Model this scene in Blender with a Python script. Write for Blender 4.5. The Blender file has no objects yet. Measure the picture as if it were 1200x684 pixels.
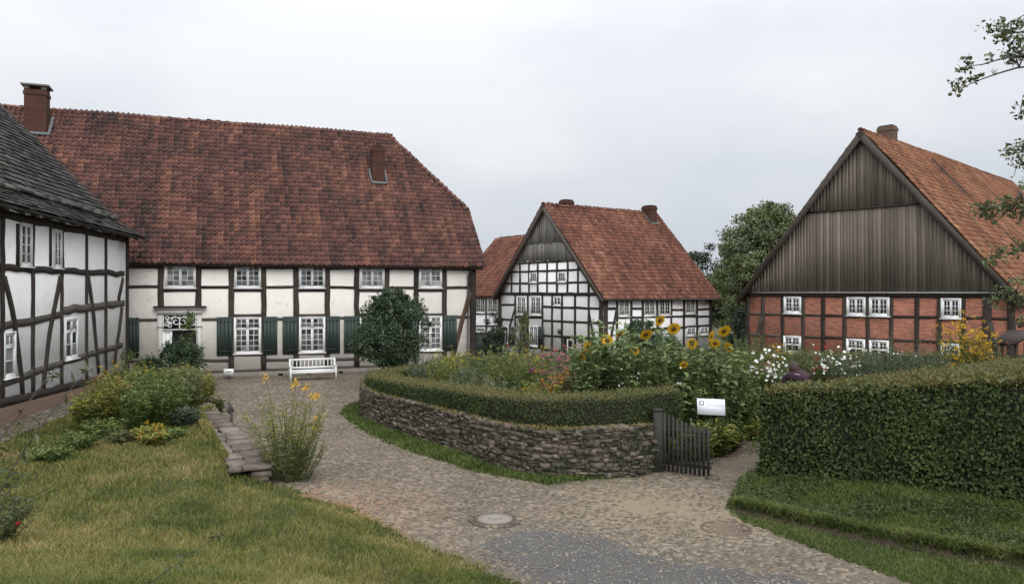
import bpy, math, random
import numpy as np
from mathutils import Vector

# ------------------------------------------------------------------ camera, sky, light
sc = bpy.context.scene
col = sc.collection
CAMZ = 3.8
F = 880.0
cam_d = bpy.data.cameras.new('camera'); cam = bpy.data.objects.new('camera', cam_d); col.objects.link(cam)
cam.location = (0, 0, CAMZ); cam.rotation_euler = (math.radians(90), 0, 0)
cam_d.sensor_width = 36; cam_d.lens = F * 36 / 1200; cam_d.clip_end = 3000; cam_d.clip_start = 0.1
sc.camera = cam
w = bpy.data.worlds.new("World"); sc.world = w; w.use_nodes = True
nt = w.node_tree; nt.nodes.clear()
SUN_EL, SUN_ROT = math.radians(37), math.radians(157)
sky = nt.nodes.new('ShaderNodeTexSky'); sky.sky_type = 'NISHITA'; sky.sun_disc = False
sky.sun_elevation = SUN_EL; sky.sun_rotation = SUN_ROT; sky.air_density = 1.0; sky.dust_density = 3.0
bg1 = nt.nodes.new('ShaderNodeBackground'); bg1.inputs['Strength'].default_value = 0.05
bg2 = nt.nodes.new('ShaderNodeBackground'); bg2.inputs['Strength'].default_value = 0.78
tc = nt.nodes.new('ShaderNodeTexCoord')
mp = nt.nodes.new('ShaderNodeMapping'); mp.inputs['Scale'].default_value = (1.0, 1.0, 2.4)
nz = nt.nodes.new('ShaderNodeTexNoise'); nz.inputs['Scale'].default_value = 1.7; nz.inputs['Detail'].default_value = 4; nz.inputs['Roughness'].default_value = 0.5
rp = nt.nodes.new('ShaderNodeValToRGB')
rp.color_ramp.elements[0].position = 0.30; rp.color_ramp.elements[0].color = (0.52, 0.575, 0.645, 1)
rp.color_ramp.elements[1].position = 0.70; rp.color_ramp.elements[1].color = (0.80, 0.815, 0.845, 1)
nt.links.new(tc.outputs['Generated'], mp.inputs['Vector']); nt.links.new(mp.outputs['Vector'], nz.inputs['Vector'])
sep = nt.nodes.new('ShaderNodeSeparateXYZ'); nt.links.new(tc.outputs['Generated'], sep.inputs[0])
# clouds are a little brighter up and to the left, greyer low and right
m1 = nt.nodes.new('ShaderNodeMath'); m1.operation = 'MULTIPLY_ADD'; m1.inputs[1].default_value = -0.13; nt.links.new(sep.outputs['X'], m1.inputs[0]); nt.links.new(nz.outputs['Fac'], m1.inputs[2])
m2 = nt.nodes.new('ShaderNodeMath'); m2.operation = 'MULTIPLY_ADD'; m2.inputs[1].default_value = 0.42; nt.links.new(sep.outputs['Z'], m2.inputs[0]); nt.links.new(m1.outputs[0], m2.inputs[2])
m3 = nt.nodes.new('ShaderNodeMath'); m3.operation = 'SUBTRACT'; m3.inputs[1].default_value = 0.07; nt.links.new(m2.outputs[0], m3.inputs[0])
nt.links.new(m3.outputs[0], rp.inputs['Fac'])
nt.links.new(rp.outputs['Color'], bg2.inputs['Color']); nt.links.new(sky.outputs['Color'], bg1.inputs['Color'])
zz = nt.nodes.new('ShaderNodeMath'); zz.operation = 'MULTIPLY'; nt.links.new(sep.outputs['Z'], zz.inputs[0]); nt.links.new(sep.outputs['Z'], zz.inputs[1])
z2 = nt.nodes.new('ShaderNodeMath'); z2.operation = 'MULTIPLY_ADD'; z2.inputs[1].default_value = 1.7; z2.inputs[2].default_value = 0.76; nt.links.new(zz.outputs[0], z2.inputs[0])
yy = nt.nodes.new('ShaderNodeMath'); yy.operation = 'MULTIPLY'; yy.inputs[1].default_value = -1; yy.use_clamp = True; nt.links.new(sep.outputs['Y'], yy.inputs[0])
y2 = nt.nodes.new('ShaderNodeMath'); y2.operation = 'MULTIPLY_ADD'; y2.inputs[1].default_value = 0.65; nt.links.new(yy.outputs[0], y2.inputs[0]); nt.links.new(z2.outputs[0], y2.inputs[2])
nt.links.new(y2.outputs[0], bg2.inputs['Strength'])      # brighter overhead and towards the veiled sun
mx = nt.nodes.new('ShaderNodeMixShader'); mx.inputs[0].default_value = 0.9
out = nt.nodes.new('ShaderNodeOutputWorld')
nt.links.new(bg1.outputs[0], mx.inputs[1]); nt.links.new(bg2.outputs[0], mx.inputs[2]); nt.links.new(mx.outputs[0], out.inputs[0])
sun_d = bpy.data.lights.new('sun', 'SUN'); sun_d.energy = 0.85; sun_d.angle = math.radians(28); sun_d.color = (1.0, 0.97, 0.93)
sun = bpy.data.objects.new('sun', sun_d); col.objects.link(sun); sun.location = (-10, -10, 30)
sun.rotation_euler = Vector((-0.32, 0.76, -0.60)).to_track_quat('-Z', 'Y').to_euler()
sc.view_settings.view_transform = 'Standard'; sc.view_settings.look = 'None'; sc.view_settings.gamma = 1
sc.view_settings.use_curve_mapping = False
sc.view_settings.exposure = 0.50

RS = np.random.RandomState(7); RNG = random.Random(7)

# ------------------------------------------------------------------ materials
def newmat(name):
    m = bpy.data.materials.new(name); m.use_nodes = True
    n = m.node_tree; b = n.nodes['Principled BSDF']
    return m, n, b
def L(n, a, b): n.links.new(a, b)
def ramp(n, cols, pos=None):
    r = n.nodes.new('ShaderNodeValToRGB'); e = r.color_ramp.elements
    k = len(cols)
    while len(e) < k: e.new(0.5)
    for i, c in enumerate(cols):
        e[i].position = (pos[i] if pos else i / (k - 1)); e[i].color = (*c, 1)
    return r
def math_n(n, op, a, b=None, c=None):
    m = n.nodes.new('ShaderNodeMath'); m.operation = op
    for i, x in enumerate((a, b, c)):
        if x is None: continue
        if isinstance(x, (int, float)): m.inputs[i].default_value = x
        else: L(n, x, m.inputs[i])
    return m.outputs[0]
def noise(n, scale, detail=3, vec=None, stretch=None, rough=0.55, dist=0.0):
    t = n.nodes.new('ShaderNodeTexNoise'); t.inputs['Scale'].default_value = scale; t.inputs['Detail'].default_value = detail
    t.inputs['Roughness'].default_value = rough; t.inputs['Distortion'].default_value = dist
    if vec is None:
        g = n.nodes.new('ShaderNodeNewGeometry'); vec = g.outputs['Position']
    if stretch:
        mp = n.nodes.new('ShaderNodeMapping'); mp.inputs['Scale'].default_value = stretch; L(n, vec, mp.inputs['Vector']); vec = mp.outputs['Vector']
    L(n, vec, t.inputs['Vector']); return t.outputs['Fac']
def attr(n, name, kind='Fac'):
    a = n.nodes.new('ShaderNodeAttribute'); a.attribute_name = name; return a.outputs[kind]
def bump(n, b, hgt, strength, dist, prev=None):
    u = n.nodes.new('ShaderNodeBump'); u.inputs['Strength'].default_value = strength; u.inputs['Distance'].default_value = dist
    L(n, hgt, u.inputs['Height'])
    if prev: L(n, prev, u.inputs['Normal'])
    L(n, u.outputs[0], b.inputs['Normal']); return u.outputs[0]
def mixc(n, fac, a, b, mode='MIX'):
    m = n.nodes.new('ShaderNodeMix'); m.data_type = 'RGBA'; m.blend_type = mode
    if isinstance(fac, (int, float)): m.inputs[0].default_value = fac
    else: L(n, fac, m.inputs[0])
    for i, x in ((6, a), (7, b)):
        if isinstance(x, tuple): m.inputs[i].default_value = (*x, 1)
        else: L(n, x, m.inputs[i])
    return m.outputs[2]
def mat_ramp(name, cols, wr=1.0, wn=0.0, ns=3.0, rough=0.8, bs=None, bstr=0.3, bdist=0.02, transl=0.0, pos=None, spec=0.3, wo=0.0, det=3):
    """base colour from a ramp over per-piece random + noise"""
    m, n, b = newmat(name)
    v = None
    terms = []
    if wr: terms.append(math_n(n, 'MULTIPLY', attr(n, 'rnd'), wr))
    if wo:
        oi = n.nodes.new('ShaderNodeObjectInfo'); terms.append(math_n(n, 'MULTIPLY', oi.outputs['Random'], wo))
    if wn:
        x = math_n(n, 'MULTIPLY_ADD', noise(n, ns, det), 2.2, -0.6)
        terms.append(math_n(n, 'MULTIPLY', x, wn))
    v = terms[0]
    for t in terms[1:]: v = math_n(n, 'ADD', v, t)
    r = ramp(n, cols, pos); L(n, v, r.inputs[0]); L(n, r.outputs[0], b.inputs['Base Color'])
    b.inputs['Roughness'].default_value = rough; b.inputs['Specular IOR Level'].default_value = spec
    if bs: bump(n, b, noise(n, bs, 4), bstr, bdist)
    if transl:
        o = n.nodes['Material Output']; t = n.nodes.new('ShaderNodeBsdfTranslucent'); L(n, r.outputs[0], t.inputs['Color'])
        s = n.nodes.new('ShaderNodeMixShader'); s.inputs[0].default_value = transl
        L(n, b.outputs[0], s.inputs[1]); L(n, t.outputs[0], s.inputs[2]); L(n, s.outputs[0], o.inputs['Surface'])
    return m

def mat_plaster(name, c1, c2, dirt, brick=True):
    m, n, b = newmat(name)
    f = attr(n, 'fuv', 'Vector')
    big = noise(n, 0.9, 5); fine = noise(n, 14, 4)
    c = mixc(n, big, c1, c2)
    sp = math_n(n, 'MULTIPLY', math_n(n, 'GREATER_THAN', noise(n, 3.5, 8, rough=0.75), 0.60), 0.4)
    c = mixc(n, sp, c, dirt)
    L(n, c, b.inputs['Base Color']); b.inputs['Roughness'].default_value = 0.9; b.inputs['Specular IOR Level'].default_value = 0.15
    pv = None
    if brick:
        bt = n.nodes.new('ShaderNodeTexBrick'); bt.inputs['Scale'].default_value = 1; bt.inputs['Brick Width'].default_value = 0.27; bt.inputs['Row Height'].default_value = 0.085
        bt.inputs['Mortar Size'].default_value = 0.014; bt.inputs['Mortar Smooth'].default_value = 0.6
        dv = n.nodes.new('ShaderNodeVectorMath'); dv.operation = 'MULTIPLY_ADD'
        nn = n.nodes.new('ShaderNodeTexNoise'); nn.inputs['Scale'].default_value = 2.5; L(n, f, nn.inputs['Vector'])
        L(n, nn.outputs['Color'], dv.inputs[0]); dv.inputs[1].default_value = (0.07, 0.07, 0); L(n, f, dv.inputs[2])
        L(n, dv.outputs[0], bt.inputs['Vector'])
        pv = bump(n, b, bt.outputs['Fac'], -0.6, 0.018)
    pv = bump(n, b, big, 0.6, 0.12, pv)
    bump(n, b, fine, 0.35, 0.015, pv)
    return m

def mat_brick(name, cols, mortar, bw=0.26, bh=0.078, dirty=0.3, use_pos=False):
    m, n, b = newmat(name)
    f = attr(n, 'fuv', 'Vector')
    dv = n.nodes.new('ShaderNodeVectorMath'); dv.operation = 'MULTIPLY_ADD'
    nn = n.nodes.new('ShaderNodeTexNoise'); nn.inputs['Scale'].default_value = 5; L(n, f, nn.inputs['Vector'])
    L(n, nn.outputs['Color'], dv.inputs[0]); dv.inputs[1].default_value = (0.02, 0.02, 0); L(n, f, dv.inputs[2])
    bt = n.nodes.new('ShaderNodeTexBrick'); bt.inputs['Scale'].default_value = 1; bt.inputs['Brick Width'].default_value = bw; bt.inputs['Row Height'].default_value = bh
    bt.inputs['Mortar Size'].default_value = 0.011; bt.inputs['Mortar Smooth'].default_value = 0.3; bt.inputs['Bias'].default_value = 0.0
    bt.inputs['Color1'].default_value = (*cols[0], 1); bt.inputs['Color2'].default_value = (*cols[1], 1); bt.inputs['Mortar'].default_value = (*mortar, 1)
    L(n, dv.outputs[0], bt.inputs['Vector'])
    c = mixc(n, math_n(n, 'MULTIPLY', noise(n, 1.3, 6, rough=0.7), dirty * 1.5), bt.outputs['Color'], cols[2])
    L(n, c, b.inputs['Base Color']); b.inputs['Roughness'].default_value = 0.92; b.inputs['Specular IOR Level'].default_value = 0.15
    pv = bump(n, b, bt.outputs['Fac'], -0.6, 0.012)
    bump(n, b, noise(n, 30, 3), 0.3, 0.01, pv)
    return m

def mat_timber(name, cols, rough=0.85):
    m, n, b = newmat(name)
    f = attr(n, 'fuv', 'Vector')                     # x along the grain
    oi = n.nodes.new('ShaderNodeObjectInfo')
    g = noise(n, 6, 5, vec=f, stretch=(0.35, 5, 5), rough=0.7)
    big = noise(n, 1.3, 3)
    v = math_n(n, 'ADD', math_n(n, 'MULTIPLY', g, 0.75), math_n(n, 'MULTIPLY', big, 0.45))
    v = math_n(n, 'ADD', v, math_n(n, 'MULTIPLY_ADD', oi.outputs['Random'], 0.24, -0.3))
    r = ramp(n, cols); L(n, v, r.inputs[0]); L(n, r.outputs[0], b.inputs['Base Color'])
    b.inputs['Roughness'].default_value = rough; b.inputs['Specular IOR Level'].default_value = 0.2
    bump(n, b, g, 0.6, 0.02)
    return m

def mat_plain(name, c, rough=0.6, c2=None, ns=6, bs=None, spec=0.3, metal=0.0, bstr=0.3):
    m, n, b = newmat(name)
    c2 = c2 or tuple(x * 0.75 for x in c)
    L(n, mixc(n, noise(n, ns, 5), c, c2), b.inputs['Base Color'])
    b.inputs['Roughness'].default_value = rough; b.inputs['Specular IOR Level'].default_value = spec; b.inputs['Metallic'].default_value = metal
    if bs: bump(n, b, noise(n, bs, 4), bstr, 0.015)
    return m

MT = {}
MT['plaster_cream'] = mat_plaster('cream_limewash', (0.80, 0.765, 0.705), (0.66, 0.625, 0.57), (0.50, 0.46, 0.38))
MT['plaster_white'] = mat_plaster('white_limewash', (0.86, 0.86, 0.86), (0.78, 0.775, 0.77), (0.62, 0.60, 0.56), brick=False)
MT['plaster_left'] = mat_plaster('old_white_limewash', (0.88, 0.875, 0.85), (0.76, 0.75, 0.72), (0.52, 0.50, 0.44), brick=False)
MT['brick'] = mat_brick('red_brick_infill', ((0.4032, 0.1344, 0.0762), (0.1680, 0.0582, 0.0403), (0.1344, 0.0560, 0.0403)), (0.3472, 0.2240, 0.1680))
MT['chimney_brick'] = mat_brick('chimney_brick', ((0.1004, 0.0374, 0.0260), (0.0551, 0.0245, 0.0192), (0.0389, 0.0216, 0.0171)), (0.0907, 0.0612, 0.0479), 0.24, 0.075)
MT['plinth_brick'] = mat_brick('old_plinth_brick', ((0.20, 0.105, 0.075), (0.12, 0.075, 0.055), (0.075, 0.065, 0.045)), (0.15, 0.12, 0.095), 0.25, 0.085, 0.5)
MT['timber'] = mat_timber('dark_timber', [(0.0156, 0.0130, 0.0117), (0.0338, 0.0273, 0.0234), (0.0780, 0.0624, 0.0520), (0.1690, 0.1430, 0.1170)])
MT['timber_grey'] = mat_timber('weathered_timber', [(0.035, 0.03, 0.026), (0.09, 0.078, 0.066), (0.19, 0.165, 0.14)])
MT['timber_brown'] = mat_timber('brown_timber', [(0.03, 0.02, 0.015), (0.085, 0.055, 0.04), (0.15, 0.11, 0.085)])
MT['gate_wood'] = mat_timber('dark_stained_wood', [(0.0192, 0.0204, 0.0176), (0.0480, 0.0493, 0.0416), (0.1120, 0.1122, 0.0928)])
def mat_boards(name, cols):
    m, n, b = newmat(name)
    f = attr(n, 'fuv', 'Vector')
    g = noise(n, 5, 8, vec=f, stretch=(5, 0.35, 1), rough=0.85)
    v = math_n(n, 'ADD', math_n(n, 'MULTIPLY', g, 0.8), math_n(n, 'MULTIPLY_ADD', attr(n, 'rnd'), 0.36, -0.18))
    v = math_n(n, 'ADD', v, math_n(n, 'MULTIPLY_ADD', noise(n, 0.7, 4), 0.3, -0.05))
    r = ramp(n, cols); L(n, v, r.inputs[0]); L(n, r.outputs[0], b.inputs['Base Color'])
    b.inputs['Roughness'].default_value = 0.9; b.inputs['Specular IOR Level'].default_value = 0.15
    bump(n, b, g, 0.5, 0.015); return m
MT['boards'] = mat_boards('barn_boards', [(0.0484, 0.0409, 0.0354), (0.1024, 0.0893, 0.0781), (0.1768, 0.1562, 0.1358), (0.3162, 0.2827, 0.2512)])
_b = MT['boards'].node_tree.nodes['Color Ramp'].color_ramp.elements
for _e in _b: _e.color = (_e.color[0] * 1.04, _e.color[1] * 1.0, _e.color[2] * .94, 1)
MT['boards_grey'] = mat_boards('silver_boards', [(0.0460, 0.0414, 0.0368), (0.1380, 0.1288, 0.1150), (0.2415, 0.2300, 0.2127), (0.3795, 0.3680, 0.3450)])
def mat_tile(name, cols, ns=0.35, wn=0.42, wr=0.5, streak=.75):
    m, n, b = newmat(name)
    v = math_n(n, 'MULTIPLY', attr(n, 'rnd'), wr)
    x = math_n(n, 'MULTIPLY', math_n(n, 'MULTIPLY_ADD', noise(n, ns, 5, rough=0.65), 2.4, -0.7), wn)
    v = math_n(n, 'ADD', v, x)
    y = math_n(n, 'MULTIPLY_ADD', noise(n, 9, 4, rough=0.7), 0.5, -0.25); v = math_n(n, 'ADD', v, y)
    st = noise(n, 1.0, 3, vec=attr(n, 'fuv', 'Vector'), stretch=(1.6, .13, 1), rough=.7)      # run-off streaks down the slope
    v = math_n(n, 'ADD', v, math_n(n, 'MULTIPLY_ADD', st, streak * 2, -streak))
    v = math_n(n, 'ADD', v, 0.02)
    r = ramp(n, cols); L(n, v, r.inputs[0])
    sp = math_n(n, 'MULTIPLY', math_n(n, 'GREATER_THAN', noise(n, 7, 2), 0.68), 0.45)
    c = mixc(n, sp, r.outputs[0], (0.22, 0.20, 0.17))
    L(n, c, b.inputs['Base Color']); b.inputs['Roughness'].default_value = 0.8; b.inputs['Specular IOR Level'].default_value = 0.3
    bump(n, b, noise(n, 40, 3), 0.3, 0.01); return m
MT['tile_old'] = mat_tile('old_clay_pantiles', [(0.0336, 0.0219, 0.0204), (0.0672, 0.0346, 0.0299), (0.1073, 0.0493, 0.0394), (0.1539, 0.0692, 0.0512), (0.2519, 0.1153, 0.0747)])
MT['tile_red'] = mat_tile('red_clay_pantiles', [(0.0604, 0.0307, 0.0231), (0.1156, 0.0494, 0.0351), (0.1660, 0.0680, 0.0453), (0.2212, 0.0987, 0.0623), (0.3016, 0.1535, 0.1004)])
MT['tile_barn'] = mat_tile('barn_clay_pantiles', [(0.0686, 0.0360, 0.0230), (0.1372, 0.0594, 0.0344), (0.2058, 0.0890, 0.0492), (0.2744, 0.1325, 0.0738), (0.3528, 0.2014, 0.1189)])
MT['slab'] = mat_tile('stone_roof_slabs', [(0.022, 0.022, 0.020), (0.040, 0.039, 0.035), (0.065, 0.062, 0.056), (0.10, 0.095, 0.085), (0.14, 0.135, 0.115)])
MT['white'] = mat_plain('white_paint', (0.80, 0.80, 0.79), 0.45, (0.70, 0.70, 0.68), 9)
MT['stonewhite'] = mat_plain('pale_grey_paint', (0.62, 0.61, 0.58), 0.6, (0.48, 0.47, 0.44), 9)
MT['green'] = mat_plain('green_paint', (0.0239, 0.0416, 0.0338), 0.5, (0.0359, 0.0531, 0.0447), 5)
MT['darkgreen'] = mat_plain('black_green_paint', (0.018, 0.028, 0.026), 0.5, (0.028, 0.035, 0.032), 5)
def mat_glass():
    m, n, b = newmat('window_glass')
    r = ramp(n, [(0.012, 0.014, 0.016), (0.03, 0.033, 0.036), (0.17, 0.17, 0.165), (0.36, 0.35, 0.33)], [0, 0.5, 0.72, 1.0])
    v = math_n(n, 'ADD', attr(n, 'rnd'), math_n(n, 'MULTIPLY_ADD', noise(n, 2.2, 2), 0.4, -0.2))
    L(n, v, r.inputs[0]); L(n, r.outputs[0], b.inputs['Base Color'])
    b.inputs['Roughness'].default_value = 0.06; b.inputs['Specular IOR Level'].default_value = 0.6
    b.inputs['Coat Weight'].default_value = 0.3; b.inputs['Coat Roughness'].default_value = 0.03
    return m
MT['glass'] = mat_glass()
MT['dark'] = mat_plain('dark_interior', (0.006, 0.006, 0.006), 0.9)
MT['plinth'] = mat_plain('sandstone_plinth', (0.24, 0.21, 0.18), 0.9, (0.12, 0.105, 0.09), 4, 12)
MT['lead'] = mat_plain('lead_flashing', (0.1350, 0.1485, 0.1485), 0.5, (0.0900, 0.1080, 0.1080), 6, 20)
MT['metal'] = mat_plain('dark_metal', (0.06, 0.06, 0.06), 0.5, (0.10, 0.08, 0.065), 8, 20, 0.5, 0.6)
MT['zinc'] = mat_plain('grey_zinc', (0.30, 0.31, 0.32), 0.5, (0.2, 0.2, 0.21), 6)
MT['stone'] = mat_ramp('mossy_wall_stone', [(0.0405, 0.0365, 0.0270), (0.0810, 0.0743, 0.0486), (0.1242, 0.1040, 0.0837), (0.1755, 0.1418, 0.1215), (0.2700, 0.2295, 0.1958)], wr=0.55, wn=0.45, ns=6, rough=0.95, bs=25, bstr=0.7, bdist=0.03)
MT['stone_pale'] = mat_ramp('pale_wall_stone', [(0.0720, 0.0595, 0.0495), (0.1512, 0.1260, 0.1023), (0.2448, 0.2100, 0.1782)], wr=0.5, wn=0.5, ns=7, rough=0.95, bs=25, bstr=0.7, bdist=0.03)
MT['mortar'] = mat_plain('dark_joint_earth', (0.035, 0.03, 0.022), 1.0, (0.055, 0.055, 0.03), 5, 20)
MT['bark'] = mat_ramp('bark', [(0.035, 0.03, 0.024), (0.09, 0.078, 0.062)], wr=0, wn=1, ns=9, rough=0.95, bs=30, bstr=0.8)
MT['stem'] = mat_ramp('green_stem', [(0.06, 0.08, 0.028), (0.12, 0.14, 0.055)], wr=0, wn=1, ns=3, rough=0.7)
def leafmat(name, cols, ns=0.9, wn=0.45, rough=0.5, tr=0.22, spec=0.35): return mat_ramp(name, cols, wr=0.6, wn=wn, ns=ns, rough=rough, transl=tr, spec=spec)
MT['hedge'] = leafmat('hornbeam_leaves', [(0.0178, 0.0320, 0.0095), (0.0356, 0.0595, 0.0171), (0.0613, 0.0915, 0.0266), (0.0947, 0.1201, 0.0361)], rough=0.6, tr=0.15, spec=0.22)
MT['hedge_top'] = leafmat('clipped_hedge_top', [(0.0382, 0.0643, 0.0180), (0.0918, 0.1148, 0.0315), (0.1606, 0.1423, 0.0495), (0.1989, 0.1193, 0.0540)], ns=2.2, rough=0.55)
MT['core'] = mat_plain('hedge_twigs', (0.012, 0.014, 0.007), 1.0, (0.025, 0.022, 0.013), 12, 20)
MT['lilac'] = leafmat('dark_shrub_leaves', [(0.0175, 0.0379, 0.0175), (0.0408, 0.0757, 0.0320), (0.0801, 0.1238, 0.0582)], rough=0.4)
MT['tree'] = leafmat('tree_leaves', [(0.0351, 0.0542, 0.0207), (0.0798, 0.1085, 0.0415), (0.1355, 0.1674, 0.0670), (0.2074, 0.2233, 0.0957)], ns=0.35, wn=0.6)
MT['tree_dark'] = leafmat('dark_tree_leaves', [(0.0140, 0.0280, 0.0154), (0.0308, 0.0504, 0.0252), (0.0560, 0.0812, 0.0392)], ns=0.4)
MT['apple_leaf'] = leafmat('apple_leaves', [(0.0360, 0.0600, 0.0216), (0.0660, 0.0960, 0.0360), (0.1200, 0.1440, 0.0600), (0.2400, 0.2040, 0.0720)], ns=4)
MT['apple'] = mat_plain('green_apple_skin', (0.10, 0.12, 0.05), 0.4, (0.07, 0.06, 0.03), 6)
MT['grass'] = mat_ramp('grass_blades', [(0.0308, 0.0500, 0.0090), (0.0462, 0.0700, 0.0126), (0.0923, 0.1200, 0.0235), (0.1539, 0.1650, 0.0406), (0.2462, 0.2150, 0.0722), (0.3694, 0.3000, 0.1354)], wr=0.62, wn=0.62, ns=0.9, rough=0.6, det=6, transl=0.3)
MT['grass_green'] = mat_ramp('fresh_grass', [(0.0253, 0.0414, 0.0100), (0.0575, 0.0897, 0.0180), (0.1012, 0.1380, 0.0320), (0.1840, 0.2012, 0.0650)], wr=0.6, wn=0.5, ns=1.2, rough=0.55, transl=0.3)
MT['sage'] = leafmat('grey_green_leaves', [(0.06, 0.085, 0.05), (0.12, 0.15, 0.10), (0.20, 0.235, 0.17)], ns=3)
MT['yellowgreen'] = leafmat('yellow_green_leaves', [(0.0880, 0.1155, 0.0242), (0.1870, 0.2090, 0.0440), (0.3190, 0.2970, 0.0660)], ns=2)
MT['midgreen'] = leafmat('mid_green_leaves', [(0.0499, 0.0865, 0.0222), (0.1102, 0.1620, 0.0412), (0.2001, 0.2521, 0.0713)], ns=2)
MT['olive'] = leafmat('olive_leaves', [(0.0668, 0.0772, 0.0297), (0.1411, 0.1485, 0.0624), (0.2376, 0.2302, 0.1114)], ns=2)
MT['sunleaf'] = leafmat('sunflower_leaves', [(0.0445, 0.0771, 0.0274), (0.0942, 0.1454, 0.0513), (0.1625, 0.2224, 0.0855), (0.2566, 0.2909, 0.1283)], ns=3, rough=0.6)
for k, c in dict(yellow=(0.72, 0.43, 0.02), lemon=(0.62, 0.52, 0.04), whiteflower=(0.80, 0.80, 0.74), pink=(0.62, 0.22, 0.24), orange=(0.62, 0.22, 0.04), magenta=(0.42, 0.035, 0.26), red=(0.50, 0.03, 0.025), rust=(0.30, 0.11, 0.05)).items():
    MT[k] = mat_ramp(k + '_petals', [tuple(x * 0.7 for x in c), c], wr=1, rough=0.6, transl=0.2)
MT['disc'] = mat_plain('seed_disc', (0.06, 0.03, 0.010), 0.9, (0.13, 0.08, 0.02), 60, 80)

# ------------------------------------------------------------------ object helpers
ORG = {}
def tag(o, label=None, cat=None, group=None, kind=None):
    if label: o['label'] = label
    if cat: o['category'] = cat
    if group: o['group'] = group
    if kind: o['kind'] = kind
    return o
def empty(name, loc, label, cat, group=None):
    o = bpy.data.objects.new(name, None); col.objects.link(o); o.location = loc; o.empty_display_size = 0.2
    ORG[o.name] = np.array(loc, float); return tag(o, label, cat, group)
class MB:
    def __init__(s): s.v = []; s.f = []; s.r = []; s.uv = []; s.n = 0
    def add(s, verts, faces, rnd=0.5, uv=None):
        verts = np.asarray(verts, float); k = len(verts)
        s.v.append(verts); fs = np.asarray(faces, object) if False else faces
        s.f.append((s.n, fs)); s.r.append(np.full(k, rnd) if np.isscalar(rnd) else np.asarray(rnd, float))
        s.uv.append(np.zeros((k, 3)) if uv is None else np.asarray(uv, float)); s.n += k
    def box(s, c, x, y, z, rnd=0.5):
        """c centre, x y z half axis vectors"""
        c, x, y, z = [np.asarray(q, float) for q in (c, x, y, z)]
        v = [c + a * x + b * y + d * z for d in (-1, 1) for b in (-1, 1) for a in (-1, 1)]
        lx, ly, lz = [np.linalg.norm(q) for q in (x, y, z)]
        uv = [(a * lx, b * ly, d * lz) for d in (-1, 1) for b in (-1, 1) for a in (-1, 1)]
        s.add(v, [(0, 2, 3, 1), (4, 5, 7, 6), (0, 1, 5, 4), (2, 6, 7, 3), (0, 4, 6, 2), (1, 3, 7, 5)], rnd, np.array(uv) + rnd * 13)
    def tube(s, pts, rad, k=6, rnd=0.5, cap=True):
        pts = np.asarray(pts, float); n = len(pts); rad = np.broadcast_to(np.asarray(rad, float), (n,))
        T = np.gradient(pts, axis=0); T /= (np.linalg.norm(T, axis=1)[:, None] + 1e-9)
        ref = np.array([0, 0, 1.0]) if abs(T[0, 2]) < 0.9 else np.array([1.0, 0, 0])
        V = []
        for i in range(n):
            a = np.cross(T[i], ref); a /= np.linalg.norm(a) + 1e-9; b = np.cross(T[i], a)
            for j in range(k):
                t = 2 * math.pi * j / k; V.append(pts[i] + rad[i] * (math.cos(t) * a + math.sin(t) * b))
        Fc = [(i * k + j, i * k + (j + 1) % k, (i + 1) * k + (j + 1) % k, (i + 1) * k + j) for i in range(n - 1) for j in range(k)]
        if cap: Fc += [tuple(range(k)), tuple((n - 1) * k + j for j in reversed(range(k)))]
        s.add(V, Fc, rnd)
    def build(s, name, mat, parent=None, smooth=False, org=None):
        v = np.concatenate(s.v) if s.v else np.zeros((0, 3))
        if org is None: org = ORG.get(parent.name, np.zeros(3)) if parent is not None else np.zeros(3)
        v = v - org
        starts, totals, idx = [], [], []
        p = 0
        for off, fs in s.f:
            if isinstance(fs, np.ndarray):
                k = fs.shape[1]; idx.append((fs + off).ravel()); m = len(fs)
                totals.append(np.full(m, k)); starts.append(p + np.arange(m) * k); p += m * k
            else:
                for q in fs:
                    idx.append(np.array(q) + off); totals.append(np.array([len(q)])); starts.append(np.array([p])); p += len(q)
        me = bpy.data.meshes.new(name)
        idx = np.concatenate(idx).astype(np.int32); starts = np.concatenate(starts).astype(np.int32); totals = np.concatenate(totals).astype(np.int32)
        me.vertices.add(len(v)); me.vertices.foreach_set('co', v.astype(np.float32).ravel())
        me.loops.add(len(idx)); me.loops.foreach_set('vertex_index', idx)
        me.polygons.add(len(starts)); me.polygons.foreach_set('loop_start', starts); me.polygons.foreach_set('loop_total', totals)
        if smooth: me.polygons.foreach_set('use_smooth', np.ones(len(starts), bool))
        a = me.attributes.new('rnd', 'FLOAT', 'POINT'); a.data.foreach_set('value', np.concatenate(s.r).astype(np.float32))
        u = me.attributes.new('fuv', 'FLOAT_VECTOR', 'POINT'); u.data.foreach_set('vector', np.concatenate(s.uv).astype(np.float32).ravel())
        me.update(calc_edges=True); me.validate()
        me.materials.append(MT[mat] if isinstance(mat, str) else mat)
        o = bpy.data.objects.new(name, me); col.objects.link(o)
        if parent is not None: o.parent = parent; ORG[o.name] = org
        else: ORG[o.name] = np.zeros(3)
        return o
def copy_tree(o, parent=None):
    c = o.copy(); col.objects.link(c)
    if parent is not None: c.parent = parent
    for ch in list(o.children): copy_tree(ch, c)
    return c

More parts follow.
